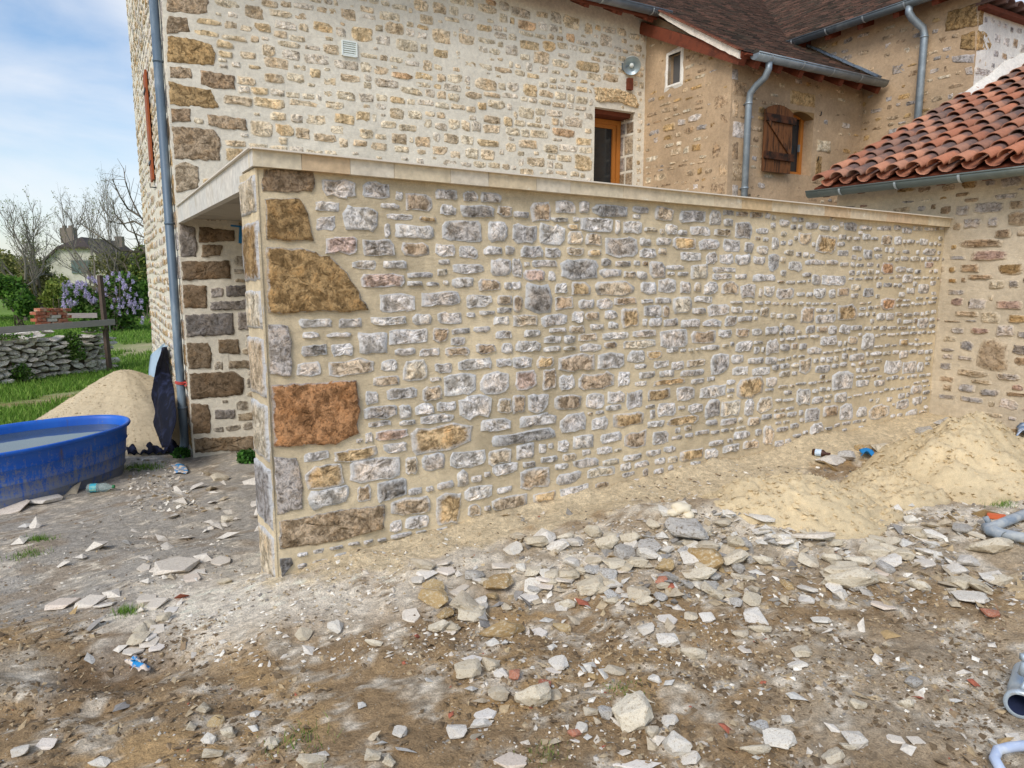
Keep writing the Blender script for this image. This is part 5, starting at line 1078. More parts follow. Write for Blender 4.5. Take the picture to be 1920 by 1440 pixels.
ROCKS = zb(1000, 900, 2.666, '''250 210 345 300 C 305 240 420 370 C 380 240 440 320 G 430 225 525 340 C 670 185 890 305 G 610 380 710 470 O 750 335 940 470 O 925 350 1075 425 C 960 262 1055 350 C 930 320 1015 362 C
1055 370 1112 435 G 985 415 1055 468 G 1005 468 1108 508 C 620 325 698 375 W 700 90 785 165 W 605 125 700 190 W 560 180 640 250 C 845 455 895 500 B 870 450 935 508 G 775 455 840 500 G 785 495 858 545 W
612 478 670 530 B 660 505 708 550 B 945 542 1030 600 C 755 555 795 590 G 460 515 580 610 C 500 560 600 630 C 410 545 445 600 G 220 500 360 575 C 130 590 210 650 C 100 610 185 655 W 218 592 275 625 B
150 385 255 440 W 250 340 345 430 P 300 385 390 440 P 390 320 510 400 G 470 385 600 440 C 380 405 480 460 P 0 455 100 540 P 90 455 220 510 P 180 680 240 715 C 605 765 720 838 W 570 835 610 860 W
770 750 825 790 C 995 738 1070 790 C 1030 810 1090 865 P 1040 635 1180 720 W 925 640 958 695 P 1080 720 1185 765 C 620 660 715 715 P 820 665 905 710 W 740 825 860 900 C 575 970 650 1015 W 655 995 705 1028 W
1270 905 1375 945 W 1310 835 1390 885 C 405 1090 590 1245 C 245 1130 325 1180 C 318 1135 402 1200 G 208 1212 270 1265 W 248 1262 290 1300 W 555 1230 625 1290 C 640 1260 775 1370 W 730 1365 830 1425 W
1070 1205 1170 1270 G 1145 1255 1300 1340 W 1040 1315 1180 1370 C 1090 1370 1135 1402 W 400 1390 630 1440 P 0 1000 85 1110 W 20 1065 80 1120 W 60 905 140 965 P 350 930 465 975 C 230 940 285 968 W
270 965 330 1000 O 70 815 125 852 W 80 725 195 760 O 750 655 820 705 C 1325 575 1405 620 W 1060 160 1210 215 W 1280 240 1490 300 P 1440 440 1493 470 W 1090 240 1180 280 W 1180 270 1270 310 C 1120 285 1210 310 G
1320 370 1420 430 C 1200 430 1260 460 C 540 265 600 300 W 560 290 620 340 C 700 290 760 330 W''') + zb(500, 1000, 3.273, '''1205 210 1335 290 G 1320 250 1520 365 O 1515 210 1580 265 W 1375 170 1525 220 P 925 340 1110 468 O
950 270 1110 355 O 880 145 1045 225 C 1020 155 1135 200 P 1040 195 1160 250 P 915 205 1050 270 P 880 250 970 325 W 1130 300 1245 362 P 1120 360 1340 490 C 1340 355 1420 418 O 1170 440 1350 545 C 830 445 940 530 P
985 515 1115 620 C 1090 530 1195 610 C 1255 480 1355 555 G 1040 450 1155 525 O 1435 420 1515 478 C 375 530 490 600 W 600 650 718 692 C 712 610 750 650 W 905 605 950 645 B 1200 735 1330 790 P 1155 785 1320 885 C
1325 740 1430 850 C 1390 825 1500 890 W 1485 835 1580 905 B 1210 920 1290 975 W 1525 905 1740 1070 C 1360 920 1490 1030 C 1275 1055 1405 1140 P 1250 1140 1395 1195 W 1100 1170 1225 1255 W 1230 1220 1310 1270 W
770 1180 860 1260 W 675 1250 735 1310 W 595 1320 710 1400 C 715 1360 800 1435 C 790 1305 880 1345 W 175 1360 350 1440 C 0 1255 75 1325 C 1400 1320 1605 1435 P 1715 670 1785 720 W 1705 790 1810 860 P
1650 240 1800 300 P 1760 380 1833 430 C 1760 430 1833 475 W 1110 1090 1155 1125 B 1280 1000 1355 1050 C 1340 290 1400 330 G 1430 640 1500 690 W 1340 660 1410 690 W 1600 980 1660 1020 W 1300 560 1600 640 O''') + \
 zb(1480, 1060, 3.789, '''235 10 600 180 C 380 80 530 190 G 315 155 410 250 W 70 205 180 270 W 600 240 740 312 P 1100 0 1280 70 W 1240 90 1420 185 C 1105 165 1175 200 P 1170 195 1390 275 W 1365 305 1480 375 B 655 465 735 512 O
655 540 735 590 C 260 475 340 520 C 0 680 135 740 W 370 1190 525 1300 W 240 1320 380 1400 C 250 1120 340 1170 P 695 1195 810 1255 P 800 1280 890 1335 P 850 890 905 965 C 1265 815 1345 852 B 1010 1045 1055 1090 P
780 935 870 1015 C 900 905 960 960 B 1490 1210 1560 1270 O 1550 1215 1640 1270 P 575 640 665 690 P 150 365 290 420 W 20 580 150 650 C 800 800 940 860 G 1080 20 1180 70 C''') + \
 zb(0, 900, 2.666, '''780 370 990 465 P 690 395 748 458 P 750 410 805 465 P 245 582 392 640 P 520 555 595 592 P 395 570 520 630 P 480 600 575 640 P 690 565 785 610 P 730 580 835 640 P 830 615 890 665 P 870 565 935 600 B
680 610 730 645 C 630 815 718 870 P 750 808 825 850 P 715 700 790 740 C 790 660 850 715 C 345 655 378 675 O 430 335 540 350 P 140 215 210 245 P 95 70 285 112 P 0 100 130 160 P 1245 1140 1310 1185 W
1245 1220 1295 1260 W 1010 1340 1115 1390 C 1030 1180 1115 1240 O 990 1110 1055 1170 C 1105 1220 1190 1290 C 450 1395 550 1435 W 60 1335 135 1375 W 195 1290 280 1335 P 1325 1290 1390 1345 C 935 1200 985 1260 C
435 880 475 910 W 580 1110 650 1140 G 425 725 485 752 G 1010 1275 1080 1320 W 685 278 705 300 P 785 280 850 308 P 1120 150 1180 175 P 640 765 740 820 C 990 370 1060 410 P 1060 380 1150 420 P 960 455 1000 485 P
850 40 920 68 P 890 60 945 90 P 940 20 1010 50 P 1010 30 1080 60 C 700 740 780 800 P 870 105 950 130 P 330 45 400 70 C 1090 260 1160 300 P''') + \
 zb(1500, 700, 3.6, '''520 780 650 870 W 595 870 690 960 W 645 555 690 615 G 545 640 600 675 G 555 730 635 785 B 265 510 370 610 G 105 570 310 620 W 185 610 260 665 O 1015 650 1110 695 C 1365 655 1475 715 R 1405 725 1475 760 R
0 1050 190 1120 C 1140 1105 1390 1215 C 705 945 785 1020 W 690 1020 810 1090 C 815 1060 960 1115 W 650 1110 745 1165 W 550 1170 765 1250 C 495 1235 670 1310 W 310 1215 475 1300 C 150 1200 270 1290 C
400 1150 550 1240 C 835 1005 910 1050 C 1175 940 1290 975 O 920 1000 1000 1040 C 970 780 1060 830 W 790 350 900 420 G 900 330 1090 390 G 150 1300 400 1400 C 490 460 620 560 C 380 470 490 540 O''')
def rocks():
    rng = random.Random(77); L = []
    extra = []
    def rp(ulo, uhi, vlo, vhi, n, ks, lo=.5, hi=1.0):
        for _ in range(n):
            u, v = rng.uniform(ulo, uhi), rng.uniform(vlo, vhi); w = rng.uniform(20, 46) * rng.uniform(lo, hi) * (v / 1100); extra.append((u - w / 2, v - w * .3, u + w / 2, v + w * .3, rng.choice(ks)))
    rp(1000, 1500, 1010, 1130, 70, 'CCCWWCGO'); rp(1500, 1900, 980, 1110, 70, 'CCCWWPG'); rp(800, 1010, 1060, 1180, 22, 'CCWWPG'); rp(1000, 1420, 1150, 1420, 26, 'WWCPB', .4, .8); rp(1420, 1880, 1130, 1420, 14, 'WCP', .4, .7)
    rp(380, 500, 870, 1000, 22, 'PPPC', .5, .9); rp(300, 480, 1000, 1100, 10, 'PPC', .5, .8); rp(560, 830, 1150, 1420, 8, 'WCP', .4, .7); rp(0, 400, 960, 1130, 12, 'PPW', .3, .6); rp(200, 340, 1080, 1230, 10, 'PPC', .4, .7)
    rp(960, 1480, 1000, 1105, 40, 'CCWCGW', .9, 1.4); rp(1480, 1760, 990, 1090, 12, 'CCW', .9, 1.3); rp(1240, 1480, 955, 1010, 26, 'WPPC', .5, .9); rp(1560, 1760, 900, 975, 12, 'WPC', .5, .9)
    for x0, y0, x1, y1, k in ROCKS + extra:
        p = ground_hit((x0 + x1) / 2, y1 - (y1 - y0) * .25); d = (p - CAM).length; w = (x1 - x0) * d / 1346 / 2; hpx = (y1 - y0) * d / 1346 / 2
        e = math.asin(min(.99, (EYE - p.z) / d))          # looking-down angle at that place
        if k == 'P': dep = hpx / max(.2, math.sin(e)) * .9; hz_ = min(w, dep) * 1.0
        else: dep = min(w * 1.1, max(hpx / math.sin(e) * .75, w * .35)); hz_ = max(.40 * w, min(hpx / math.cos(e) * .8, w * .9))
        dep = max(min(dep, w * 1.5), w * .35)
        L.append(((x1 - x0) * (y1 - y0), (x0 + x1) / 2, y1, k, p, w, dep, hz_, x1 - x0))
    L.sort(key=lambda t: -t[0])
    KN = {'W': ('white limestone chunk', 'stone'), 'C': ('cream limestone chunk', 'stone'), 'G': ('grey stone', 'stone'), 'O': ('ochre stone', 'stone'), 'B': ('red brick piece', 'brick'), 'R': ('dark brown shard', 'stone'), 'P': ('thin pale plate', 'stone plate')}
    def zone(u, v):
        if u < 560 and v < 960: return 'on the ground between the blue tub and the shed', 'stones near the blue tub'
        if u < 560 and v < 1170: return 'on the grey gravel left of the shed corner', 'stones on the gravel'
        if u < 640: return 'on the brown soil at lower left', 'stones on the lower left soil'
        if v < 1170 and u < 1020: return 'at the left end of the rubble heap', 'stones of the rubble heap'
        if v < 1170 and u < 1480: return 'in the rubble heap before the shed wall', 'stones of the rubble heap'
        if v < 1000: return 'between the sand piles at right', 'stones among the sand piles'
        if v < 1170: return 'in the stony strip below the sand piles', 'stones of the stony strip'
        if u < 1010: return 'on the brown soil at lower centre', 'stones on the lower centre soil'
        if u < 1420: return 'on the trampled earth right of lower centre', 'stones on the trampled earth'
        return 'on the muddy earth at lower right', 'stones on the muddy earth'
    objs = []
    LM = [(505, 1085, "the shed's front corner"), (1292, 998, 'the big grey slab'), (1318, 1052, 'the big ochre wedge stone'), (1280, 952, 'the cream mortar lumps'), (330, 1056, 'the big white broken plate'), (258, 1260, 'the blue and white wrapper'),
          (190, 917, 'the clear plastic bottle'), (1560, 930, 'the front sand pile'), (1850, 990, 'the grey bent pipe'), (1187, 1338, 'the big cream boulder'), (1905, 1290, 'the hose coupling'), (812, 1125, 'the big rounded ochre stone'),
          (1590, 1085, 'the long flat cream stone'), (960, 1420, 'the big white bottom slab'), (1000, 1300, 'the blotchy cream stone'), (1855, 1150, 'the brown brick'), (1248, 1198, 'the oval white stone'), (1115, 1050, 'the leaning cream slabs'),
          (630, 1172, 'the lone white stone on soil'), (1410, 1150, 'the small white plate stack'), (1265, 1392, 'the angular white stone'), (1660, 1133, 'the pale lozenge plate'), (1700, 1330, 'the muddy hollow'), (335, 878, 'the scrap of blue paper')]
    keys = {}
    for i, (ar, u, v, k, p, w, dep, hh, wpx) in enumerate(L[:300]):
        o = bpy.data.objects.new('stone_plate' if k == 'P' else 'brick_piece' if k == 'B' else 'loose_stone', rock_mesh(k, rng.randrange(7))); COL.objects.link(o)
        o.location = (p.x, p.y, gzs(p.x, p.y) + hh * (.62 if k != 'P' else .12))
        o.scale = (w * 1.06, dep, hh); t = .16 if k != 'P' else .10; o.rotation_euler = (rng.gauss(0, t), rng.gauss(0, t), rng.uniform(-.45, .45))
        g = zone(u, v)[1]; sz = 'big' if wpx > 66 else 'middling' if wpx > 38 else 'small'; vm = v - 12
        ds = sorted((math.hypot(u - a, (vm - b) * 1.3), a, b, n) for a, b, n in LM)
        if ds[0][0] < 14 and ds[0][3] not in keys.get('used', []) and wpx > 36:
            keys.setdefault('used', []).append(ds[0][3]); tag(o, '%s, %s, %s' % (ds[0][3].replace('the ', ''), KN[k][0], zone(u, v)[0].replace('in the', 'in the')), KN[k][1], g); continue
        d, a, b, n = ds[0]; an = math.degrees(math.atan2(vm - b, u - a)) % 360
        dr = ['right of', 'below right of', 'below', 'below left of', 'left of', 'above left of', 'above', 'above right of'][int((an + 22.5) // 45) % 8]
        keys.setdefault((sz, k, dr, n), []).append((d, o, g))
    used = keys.pop('used', [])
    for (sz, k, dr, n), m_ in keys.items():
        m_.sort(key=lambda t: t[0]); base = '%s %s %s %s' % (sz, KN[k][0], dr, n)
        for j, (d, o, g) in enumerate(m_):
            pre = '' if len(m_) == 1 else (['nearer', 'farther'][j] if len(m_) == 2 else ['nearest', 'second nearest', 'third nearest', 'fourth nearest', 'fifth nearest', 'sixth nearest', 'seventh nearest', 'eighth nearest', 'ninth nearest', 'tenth nearest'][min(j, 9)])
            tag(o, (pre + ' ' + base).strip(), KN[k][1], g)
    # rest: one joined mass
    rest = L[300:]
    if rest:
        rg = np.random.default_rng(3); x = np.array([t[4].x for t in rest]); y = np.array([t[4].y for t in rest]); sz = np.array([t[5] for t in rest]); cols = np.array([lin({'W': (206, 202, 192), 'C': (188, 174, 150), 'G': (150, 146, 140), 'O': (176, 150, 108), 'B': (168, 100, 78), 'R': (120, 84, 70), 'P': (218, 210, 196)}[t[3]]) for t in rest])
        tag(scatter_mesh('small_rubble', x, y, gz(x, y) + sz * .25, sz, cols, CHIP, rg, .5), kind='stuff')
CHIP = vcol_mat('stone_chips', .92, 90, .4, .006)
rocks()
def chips():
    rg = np.random.default_rng(17); X = []; Y = []; Sz = []; Cc = []
    pal = {'w': [(216, 208, 194), (202, 192, 176), (226, 220, 206)], 'g': [(150, 144, 134), (132, 126, 118), (170, 164, 154)], 'b': [(122, 104, 80), (106, 90, 70), (140, 120, 94)], 'r': [(164, 98, 76)], 'c': [(184, 166, 136), (170, 150, 118)], 's': [(190, 170, 134)]}
    pal = {k: [np.array(lin(c)) for c in v] for k, v in pal.items()}
    def lay(n, ulo, uhi, vlo, vhi, smin, smax, ks, pw=3, nz_=.45):
        u = rg.uniform(ulo, uhi, n); v = rg.uniform(vlo, vhi, n)
        r = (u - 960) / F_PX, (720 - v) / F_PX; dz = r[1] * UP.z + FW.z; dy = r[1] * UP.y + FW.y; z = np.zeros(n)
        for _ in range(6): t = (z - EYE) / dz; x, y = r[0] * t, dy * t; z = z * .4 + gz(x, y, False) * .6
        t = (z - EYE) / dz; x, y = r[0] * t, dy * t; k = (fbm(x, y, 3, 3, 61) > nz_ - .1 * rg.random(n)); 
        s_ = (x - N0.x) * S.x + (y - N0.y) * S.y; nn = (x - N0.x) * NB.x + (y - N0.y) * NB.y; k &= ~((s_ > -.05) & (nn > -.02))
        x, y = x[k], y[k]; m = len(x); X.append(x); Y.append(y); Sz.append(smin + (smax - smin) * rg.random(m) ** pw)
        ch = rg.integers(0, len(ks), m); rr = rg.random(m); Cc.append(np.array([pal[ks[c]][int(q * len(pal[ks[c]]))] * (.8 + .4 * q) for c, q in zip(ch, rr)]).reshape(-1, 3))
    lay(7000, -100, 2020, 1160, 1460, .0015, .009, 'wwggbbbbccccs'); lay(7000, 560, 2020, 980, 1300, .002, .012, 'wwwggbbccccs'); lay(2300, 950, 1950, 960, 1140, .006, .030, 'wwcccgg', 3, .4); lay(260, -100, 2020, 960, 1460, .003, .012, 'rrwc', 3, .4)
    lay(3800, -50, 520, 880, 1180, .002, .012, 'wwwgggcb'); lay(900, 240, 500, 860, 960, .006, .03, 'wwwcg', 2, .3); lay(1600, 260, 900, 1000, 1240, .003, .016, 'wwwwc', 3, .3)
    lay(2600, 1150, 1960, 870, 1020, .004, .020, 'wwwgcb', 3, .42); lay(900, 560, 1750, 780, 1080, .003, .01, 'scsb', 3, .3); lay(900, 900, 1900, 1150, 1440, .005, .02, 'wwcc', 3, .5)
    lay(2600, 560, 1900, 1150, 1440, .004, .016, 'bbb', 2, .42); lay(1500, -100, 560, 1160, 1440, .004, .018, 'bbbc', 2, .42)
    x, y, s_, c = map(np.concatenate, (X, Y, Sz, Cc)); o = scatter_mesh('gravel_and_chips', x, y, gz(x, y) + s_ * .12, s_, c, CHIP, rg, .5); tag(o, kind='stuff')
chips()
# buried bright limestone flakes and the lime lump on the heap
def lump(name, p, r, mat, label, cat, seed, sq=(1, 1, .5)):
    me = bpy.data.meshes.new(name); bm = bmesh.new(); bmesh.ops.create_icosphere(bm, subdivisions=3, radius=1)
    for v in bm.verts:
        f = 1 + .35 * (float(fbm(np.array([v.co.x * 1.3 + seed]), np.array([v.co.y * 1.3 + v.co.z]), 1.6, 4, seed)[0]) - .5) * 2; v.co = Vector((v.co.x * sq[0], v.co.y * sq[1], v.co.z * sq[2])) * r * f
    bm.to_mesh(me); bm.free(); me.materials.append(mat); me.polygons.foreach_set('use_smooth', [True] * len(me.polygons)); o = bpy.data.objects.new(name, me); COL.objects.link(o); o.location = p; return tag(o, label, cat)
LIME = plain('lime_mortar_lump', lin((226, 214, 188)), .9, .06, 14, .3)
for i, (u, v, r) in enumerate([(1278, 952, .05), (1262, 958, .035), (1292, 962, .03)]):
    p = ground_hit(u, v + 8); lump('mortar_lump', p + ZU * r * .5, r, LIME, ['biggest smooth cream mortar lump on top of the rubble heap', 'small cream mortar lump at the left of the mortar cluster', 'small cream mortar lump at the right of the mortar cluster'][i], 'mortar lump', i + 3, (1.2, 1, .7))

# ------------------------------------------------------------------ blue tub with water
def tub():
    c = Vector((-4.907, 6.622, 0)); an = 1.089; ra, rb = 1.254, .668; ex = Vector((math.cos(an), math.sin(an), 0)); ey = Vector((-ex.y, ex.x, 0))
    root = empty('blue_tub', c + ZU * -.44, 'big dirty blue oval water tub standing on the gravel at left', 'tub')
    n = 96; prof = [(-.09, -.45), (-.085, -.40), (-.07, -.33), (-.058, -.325), (-.065, -.315), (-.052, -.20), (-.040, -.195), (-.047, -.185), (-.034, -.06), (-.022, -.055), (-.03, -.045), (-.018, .07), (-.004, .078), (.012, .085), (.02, .10), (.016, .118), (.0, .125), (-.018, .118), (-.028, .10),
                    (-.034, .08), (-.05, -.05), (-.09, -.38), (-.12, -.41)]
    V = []
    for off, z in prof:
        for k in range(n):
            t = 2 * math.pi * k / n; dent = .006 * math.sin(3 * t + 1) + .004 * math.sin(7 * t)
            V.append(c + ex * ((ra + off + dent) * math.cos(t)) + ey * ((rb + off + dent) * math.sin(t)) + ZU * (z + .006 * math.sin(2 * t)))
    Fc = [(i * n + k, i * n + (k + 1) % n, (i + 1) * n + (k + 1) % n, (i + 1) * n + k) for i in range(len(prof) - 1) for k in range(n)]; Fc.append(tuple((len(prof) - 1) * n + k for k in range(n)))
    mesh('shell', V, Fc, TUB, root, True)
    V = [c + ex * ((ra - .058) * math.cos(6.2832 * k / n)) + ey * ((rb - .058) * math.sin(6.2832 * k / n)) + ZU * .035 for k in range(n)]; mesh('water', V, [tuple(range(n))], WATER, root)
    return root
def tub_mat():
    m, nt, b = new_mat('weathered_blue_plastic', .45, .4); p = pos(nt)
    sx = nt.nodes.new('ShaderNodeSeparateXYZ'); nt.links.new(p, sx.inputs[0]); mm = nt.nodes.new('ShaderNodeMapping'); mm.inputs['Scale'].default_value = (1, 1, .16); nt.links.new(p, mm.inputs[0])
    n1 = noise(nt, mm.outputs[0], 26, 6, .7, .2); n2 = noise(nt, p, 5, 5, .6); n3 = noise(nt, p, 40, 4, .6, 1)
    base = mix(nt, n2, (.008, .075, .46), (.025, .17, .66))
    low = math_(nt, 'MULTIPLY', math_(nt, 'SUBTRACT', .06, sx.outputs[2]), 1.0)
    e = math_(nt, 'ADD', math_(nt, 'ADD', math_(nt, 'MULTIPLY', low, 1.15), math_(nt, 'MULTIPLY', math_(nt, 'SUBTRACT', n1, .5), 1.3)), math_(nt, 'MULTIPLY', math_(nt, 'SUBTRACT', n3, .5), 1.0))
    base = mix(nt, ramp(nt, e, [(.14, 0), (.5, .88)]), base, lin((138, 142, 146)))
    base = mix(nt, ramp(nt, noise(nt, mm.outputs[0], 7, 4, .6), [(.66, 0), (.73, .7)]), base, lin((98, 84, 58)))
    nt.links.new(base, b.inputs['Base Color']); bump(nt, b, n3, .15, .004); return m
def water_mat():
    m, nt, b = new_mat('murky_water', .04, .6); p = pos(nt); n = noise(nt, p, 3, 5, .6); nt.links.new(mix(nt, n, (.04, .055, .04), (.10, .12, .09)), b.inputs['Base Color']); bump(nt, b, noise(nt, p, 7, 2, .5), .06, .01); return m
TUB = tub_mat(); WATER = water_mat(); tub()

# ------------------------------------------------------------------ tarpaulin leaning on the farmhouse's side wall, its foot spread on the ground
def cloth(name, P, nu, nv, mat, label=None, cat=None, parent=None, amp=.02, seed=3, th=.004):
    V = []; 
    for j in range(nv + 1):
        for i in range(nu + 1):
            s_, t = i / nu, j / nv; p = P(s_, t); f = (float(fbm(np.array([s_ * 2.0]), np.array([t * 2.5]), 2.2, 4, seed)[0]) - .5) * 2; V.append(Vector(p) + Vector((-.5, -.8, .3)) * (f * amp))
    Fc = [(j * (nu + 1) + i, j * (nu + 1) + i + 1, (j + 1) * (nu + 1) + i + 1, (j + 1) * (nu + 1) + i) for j in range(nv) for i in range(nu)]
    o = mesh(name, V, Fc, mat, parent, True); md = o.modifiers.new('thickness', 'SOLIDIFY'); md.thickness = th
    if label: tag(o, label, cat)
    return o
TARP = plain('dark_blue_tarpaulin', lin((22, 24, 36)), .8, .25, 5, .3, spec=.08, dirt=lin((48, 54, 80)), dscale=6)
TARP_L = plain('pale_blue_sheet', lin((170, 190, 206)), .8, .06, 5, .2, spec=.1)
tarp = empty('tarpaulin', Hp(-.3, 1.6, -.45), 'dark blue and pale tarpaulin leaning against the farmhouse side wall by the downpipe', 'tarpaulin')
def q_(u, v, off): return onpl(u, v, Hp(-off, 0, 0), A)
def quadP(a, b, c, d, bow=0):   # a,b bottom left/right, d,c top left/right
    return lambda s_, t: (a * (1 - s_) + b * s_) * (1 - t) + (d * (1 - s_) + c * s_) * t + Vector((-.6, -.9, 0)) * (bow * math.sin(math.pi * s_) * math.sin(math.pi * min(1, t + .15)))
def tri(L_, R_):   # left and right outlines as pixel lists bottom -> top with stand-off from wall
    def f(s_, t):
        def at(Q):
            x = t * (len(Q) - 1); i = min(int(x), len(Q) - 2); g = x - i; return q_(*Q[i]) * (1 - g) + q_(*Q[i + 1]) * g
        a, b = at(L_), at(R_); return a * (1 - s_) + b * s_ + Vector((-.4, -.9, 0)) * (.035 * math.sin(s_ * 3.1416) + .018 * math.sin(s_ * 14 + t * 3))
    return f
cloth('dark_sheet', tri([(304, 838, .34), (288, 800, .36), (281, 770, .36), (284, 735, .33), (294, 690, .26), (304, 660, .16), (309, 652, .10)], [(318, 836, .30), (330, 800, .2), (333, 770, .16), (328, 735, .12), (320, 700, .10), (315, 670, .08), (311, 650, .07)]), 14, 22, TARP, parent=tarp, amp=.03)
cloth('pale_sheet', tri([(282, 838, .26), (282, 800, .26), (283, 760, .26), (280, 720, .25), (280, 690, .21), (284, 664, .15), (296, 655, .10), (309, 643, .06)], [(302, 838, .22), (296, 800, .24), (290, 765, .24), (292, 735, .22), (299, 700, .18), (303, 680, .14), (308, 660, .09), (313, 648, .05)]), 8, 20, TARP_L, parent=tarp, amp=.012, seed=9)
a, b = ground_hit(236, 856), ground_hit(336, 852); d, c = ground_hit(240, 842), ground_hit(345, 832)
cloth('crumpled_foot', lambda s_, t: (a * (1 - s_) + b * s_) * (1 - t) + (d * (1 - s_) + c * s_) * t + ZU * (.03 + .05 * math.sin(math.pi * t) * (1 + .6 * math.sin(s_ * 17)) + .015 * math.sin(s_ * 41 + t * 6)), 40, 8, TARP, parent=tarp, amp=.05, seed=5)

# ------------------------------------------------------------------ garden beyond: vegetation
def leaf_mat(name, rough=.7):
    m, nt, b = new_mat(name, rough, .25); c, a = cattr(nt); nt.links.new(c, b.inputs['Base Color'])
    tr = nt.nodes.new('ShaderNodeBsdfTranslucent'); nt.links.new(c, tr.inputs[0]); mx = nt.nodes.new('ShaderNodeMixShader'); mx.inputs[0].default_value = .3
    out = nt.nodes['Material Output']; nt.links.new(b.outputs[0], mx.inputs[1]); nt.links.new(tr.outputs[0], mx.inputs[2]); nt.links.new(mx.outputs[0], out.inputs[0]); return m
LEAF = leaf_mat('leaves'); BARK = plain('grey_brown_bark', lin((104, 96, 84)), .95, .2, 30, .5); TWIG = plain('pale_grey_twig', lin((128, 122, 112)), .95, .15, 20, .3)
def leaves(name, blobs, n, size, cols, parent=None, seed=1, up=.0, edge=.5):
    rg = np.random.default_rng(seed); cols = np.array([lin(c) for c in cols]); w = np.array([b[1][0] * b[1][2] for b in blobs]); w = w / w.sum(); bi = rg.choice(len(blobs), n, p=w)
    d = rg.normal(size=(n, 3)); d /= np.linalg.norm(d, axis=1)[:, None]; r = rg.random(n) ** edge * (1 + .25 * (fbm(d[:, 0] * 2 + seed + bi, d[:, 2] * 2 + d[:, 1], 2.2, 3, seed) - .5) * 2.5)
    C = np.array([b[0] for b in blobs])[bi]; Rr = np.array([b[1] for b in blobs])[bi]; P = C + d * r[:, None] * Rr
    P[:, 2] = np.maximum(P[:, 2], -.52 + rg.random(n) * .1)
    a = rg.normal(size=(n, 3)); a /= np.linalg.norm(a, axis=1)[:, None]; b = np.cross(a, rg.normal(size=(n, 3))); b /= np.linalg.norm(b, axis=1)[:, None]
    s = size * rg.uniform(.5, 1.4, n)[:, None]; V = np.stack([P - a * s, P - b * s * .55, P + a * s, P + b * s * .55], 1).reshape(-1, 3)
    cl = cols[rg.integers(0, len(cols), n)] * rg.uniform(.7, 1.25, (n, 1)) * (.75 + .5 * fbm(P[:, 0] * 1.0, P[:, 1] + P[:, 2] * 2, 1.4, 3, 5))[:, None]
    Cc = np.ones((n, 4, 4)); Cc[:, :, :3] = cl[:, None, :]; return np_mesh(name, V, np.arange(n * 4).reshape(-1, 4), LEAF, parent, False, Cc.reshape(-1, 4))
def px_blob(u, v, d, ru, rv, rd=None):   # blob seen around photo pixel u,v at distance d along the view
    r = ray(u, v); p = CAM + r * d; k = d / F_PX; return (tuple(p), (ru * k, (rd if rd else ru) * k, rv * k))
OL = [(140, 140, 82), (122, 126, 70), (158, 152, 98), (108, 114, 62)]; GR = [(84, 122, 42), (64, 100, 34), (104, 140, 54), (52, 84, 32)]; YG = [(140, 150, 70), (118, 134, 58), (98, 116, 50)]; DG = [(74, 98, 50), (62, 86, 42), (92, 112, 58)]
def bush(u, v, ru, rv, d, cols, n, lf, label, seed, name='shrub', group='shrubs at the end of the garden'):
    z = gzs(*(CAM + ray(u, v) * d).xy); base = CAM + ray(u, v) * d; base.z = -.5
    root = empty(name, base, label, 'shrub', group); rg = random.Random(seed); bl = []
    for i in range(7): bl.append(px_blob(u + rg.uniform(-.55, .55) * ru, v + rg.uniform(-.5, .6) * rv, d + rg.uniform(-1, 1), ru * rg.uniform(.35, .6), rv * rg.uniform(.35, .6)))
    leaves('foliage', bl, n, lf, cols, root, seed)
    m = MB()
    for i in range(9):
        c = Vector(bl[i % 7][0]); m.tube([base + Vector((rg.uniform(-.3, .3), rg.uniform(-.3, .3), 0)), (base + c) / 2 + Vector((rg.uniform(-.3, .3), 0, 0)), c + ZU * rg.uniform(0, .8)], [.03, .02, .006], 5)
    m.build('stems', BARK, root)
bush(-45, 540, 70, 62, 34, OL, 5000, .10, 'olive green thicket at the far left edge of the garden', 1)
bush(22, 552, 46, 40, 30, GR, 4500, .09, 'bright green low bush at left beyond the ruined wall', 2)
bush(66, 528, 40, 52, 36, OL, 4500, .09, 'olive shrub below the upright bare tree', 3)
bush(112, 552, 36, 40, 33, YG, 4000, .08, 'yellow green shrub left of the lilac', 4)
bush(205, 520, 46, 50, 40, OL, 5000, .08, 'tall olive hedge in front of the far house', 5)
bush(262, 500, 34, 62, 36, YG + DG, 6000, .08, 'tall dark hedge touching the farmhouse edge', 6)
bush(284, 560, 26, 46, 32, GR, 3500, .08, 'fresh green bush beside the farmhouse corner', 7)
bush(10, 500, 60, 34, 46, OL, 4500, .10, 'distant olive scrub under the leaning bare tree', 8)
bush(150, 560, 40, 40, 38, OL + YG, 3500, .08, 'mixed olive bush behind the lilac blossom', 10)
w = leaves('distant_woods', [px_blob(u, 532 + 6 * math.sin(u * .05), 120, 60, 26, 20) for u in range(-500, 340, 45)], 16000, .32, OL + DG, None, 9); tag(w, kind='stuff')
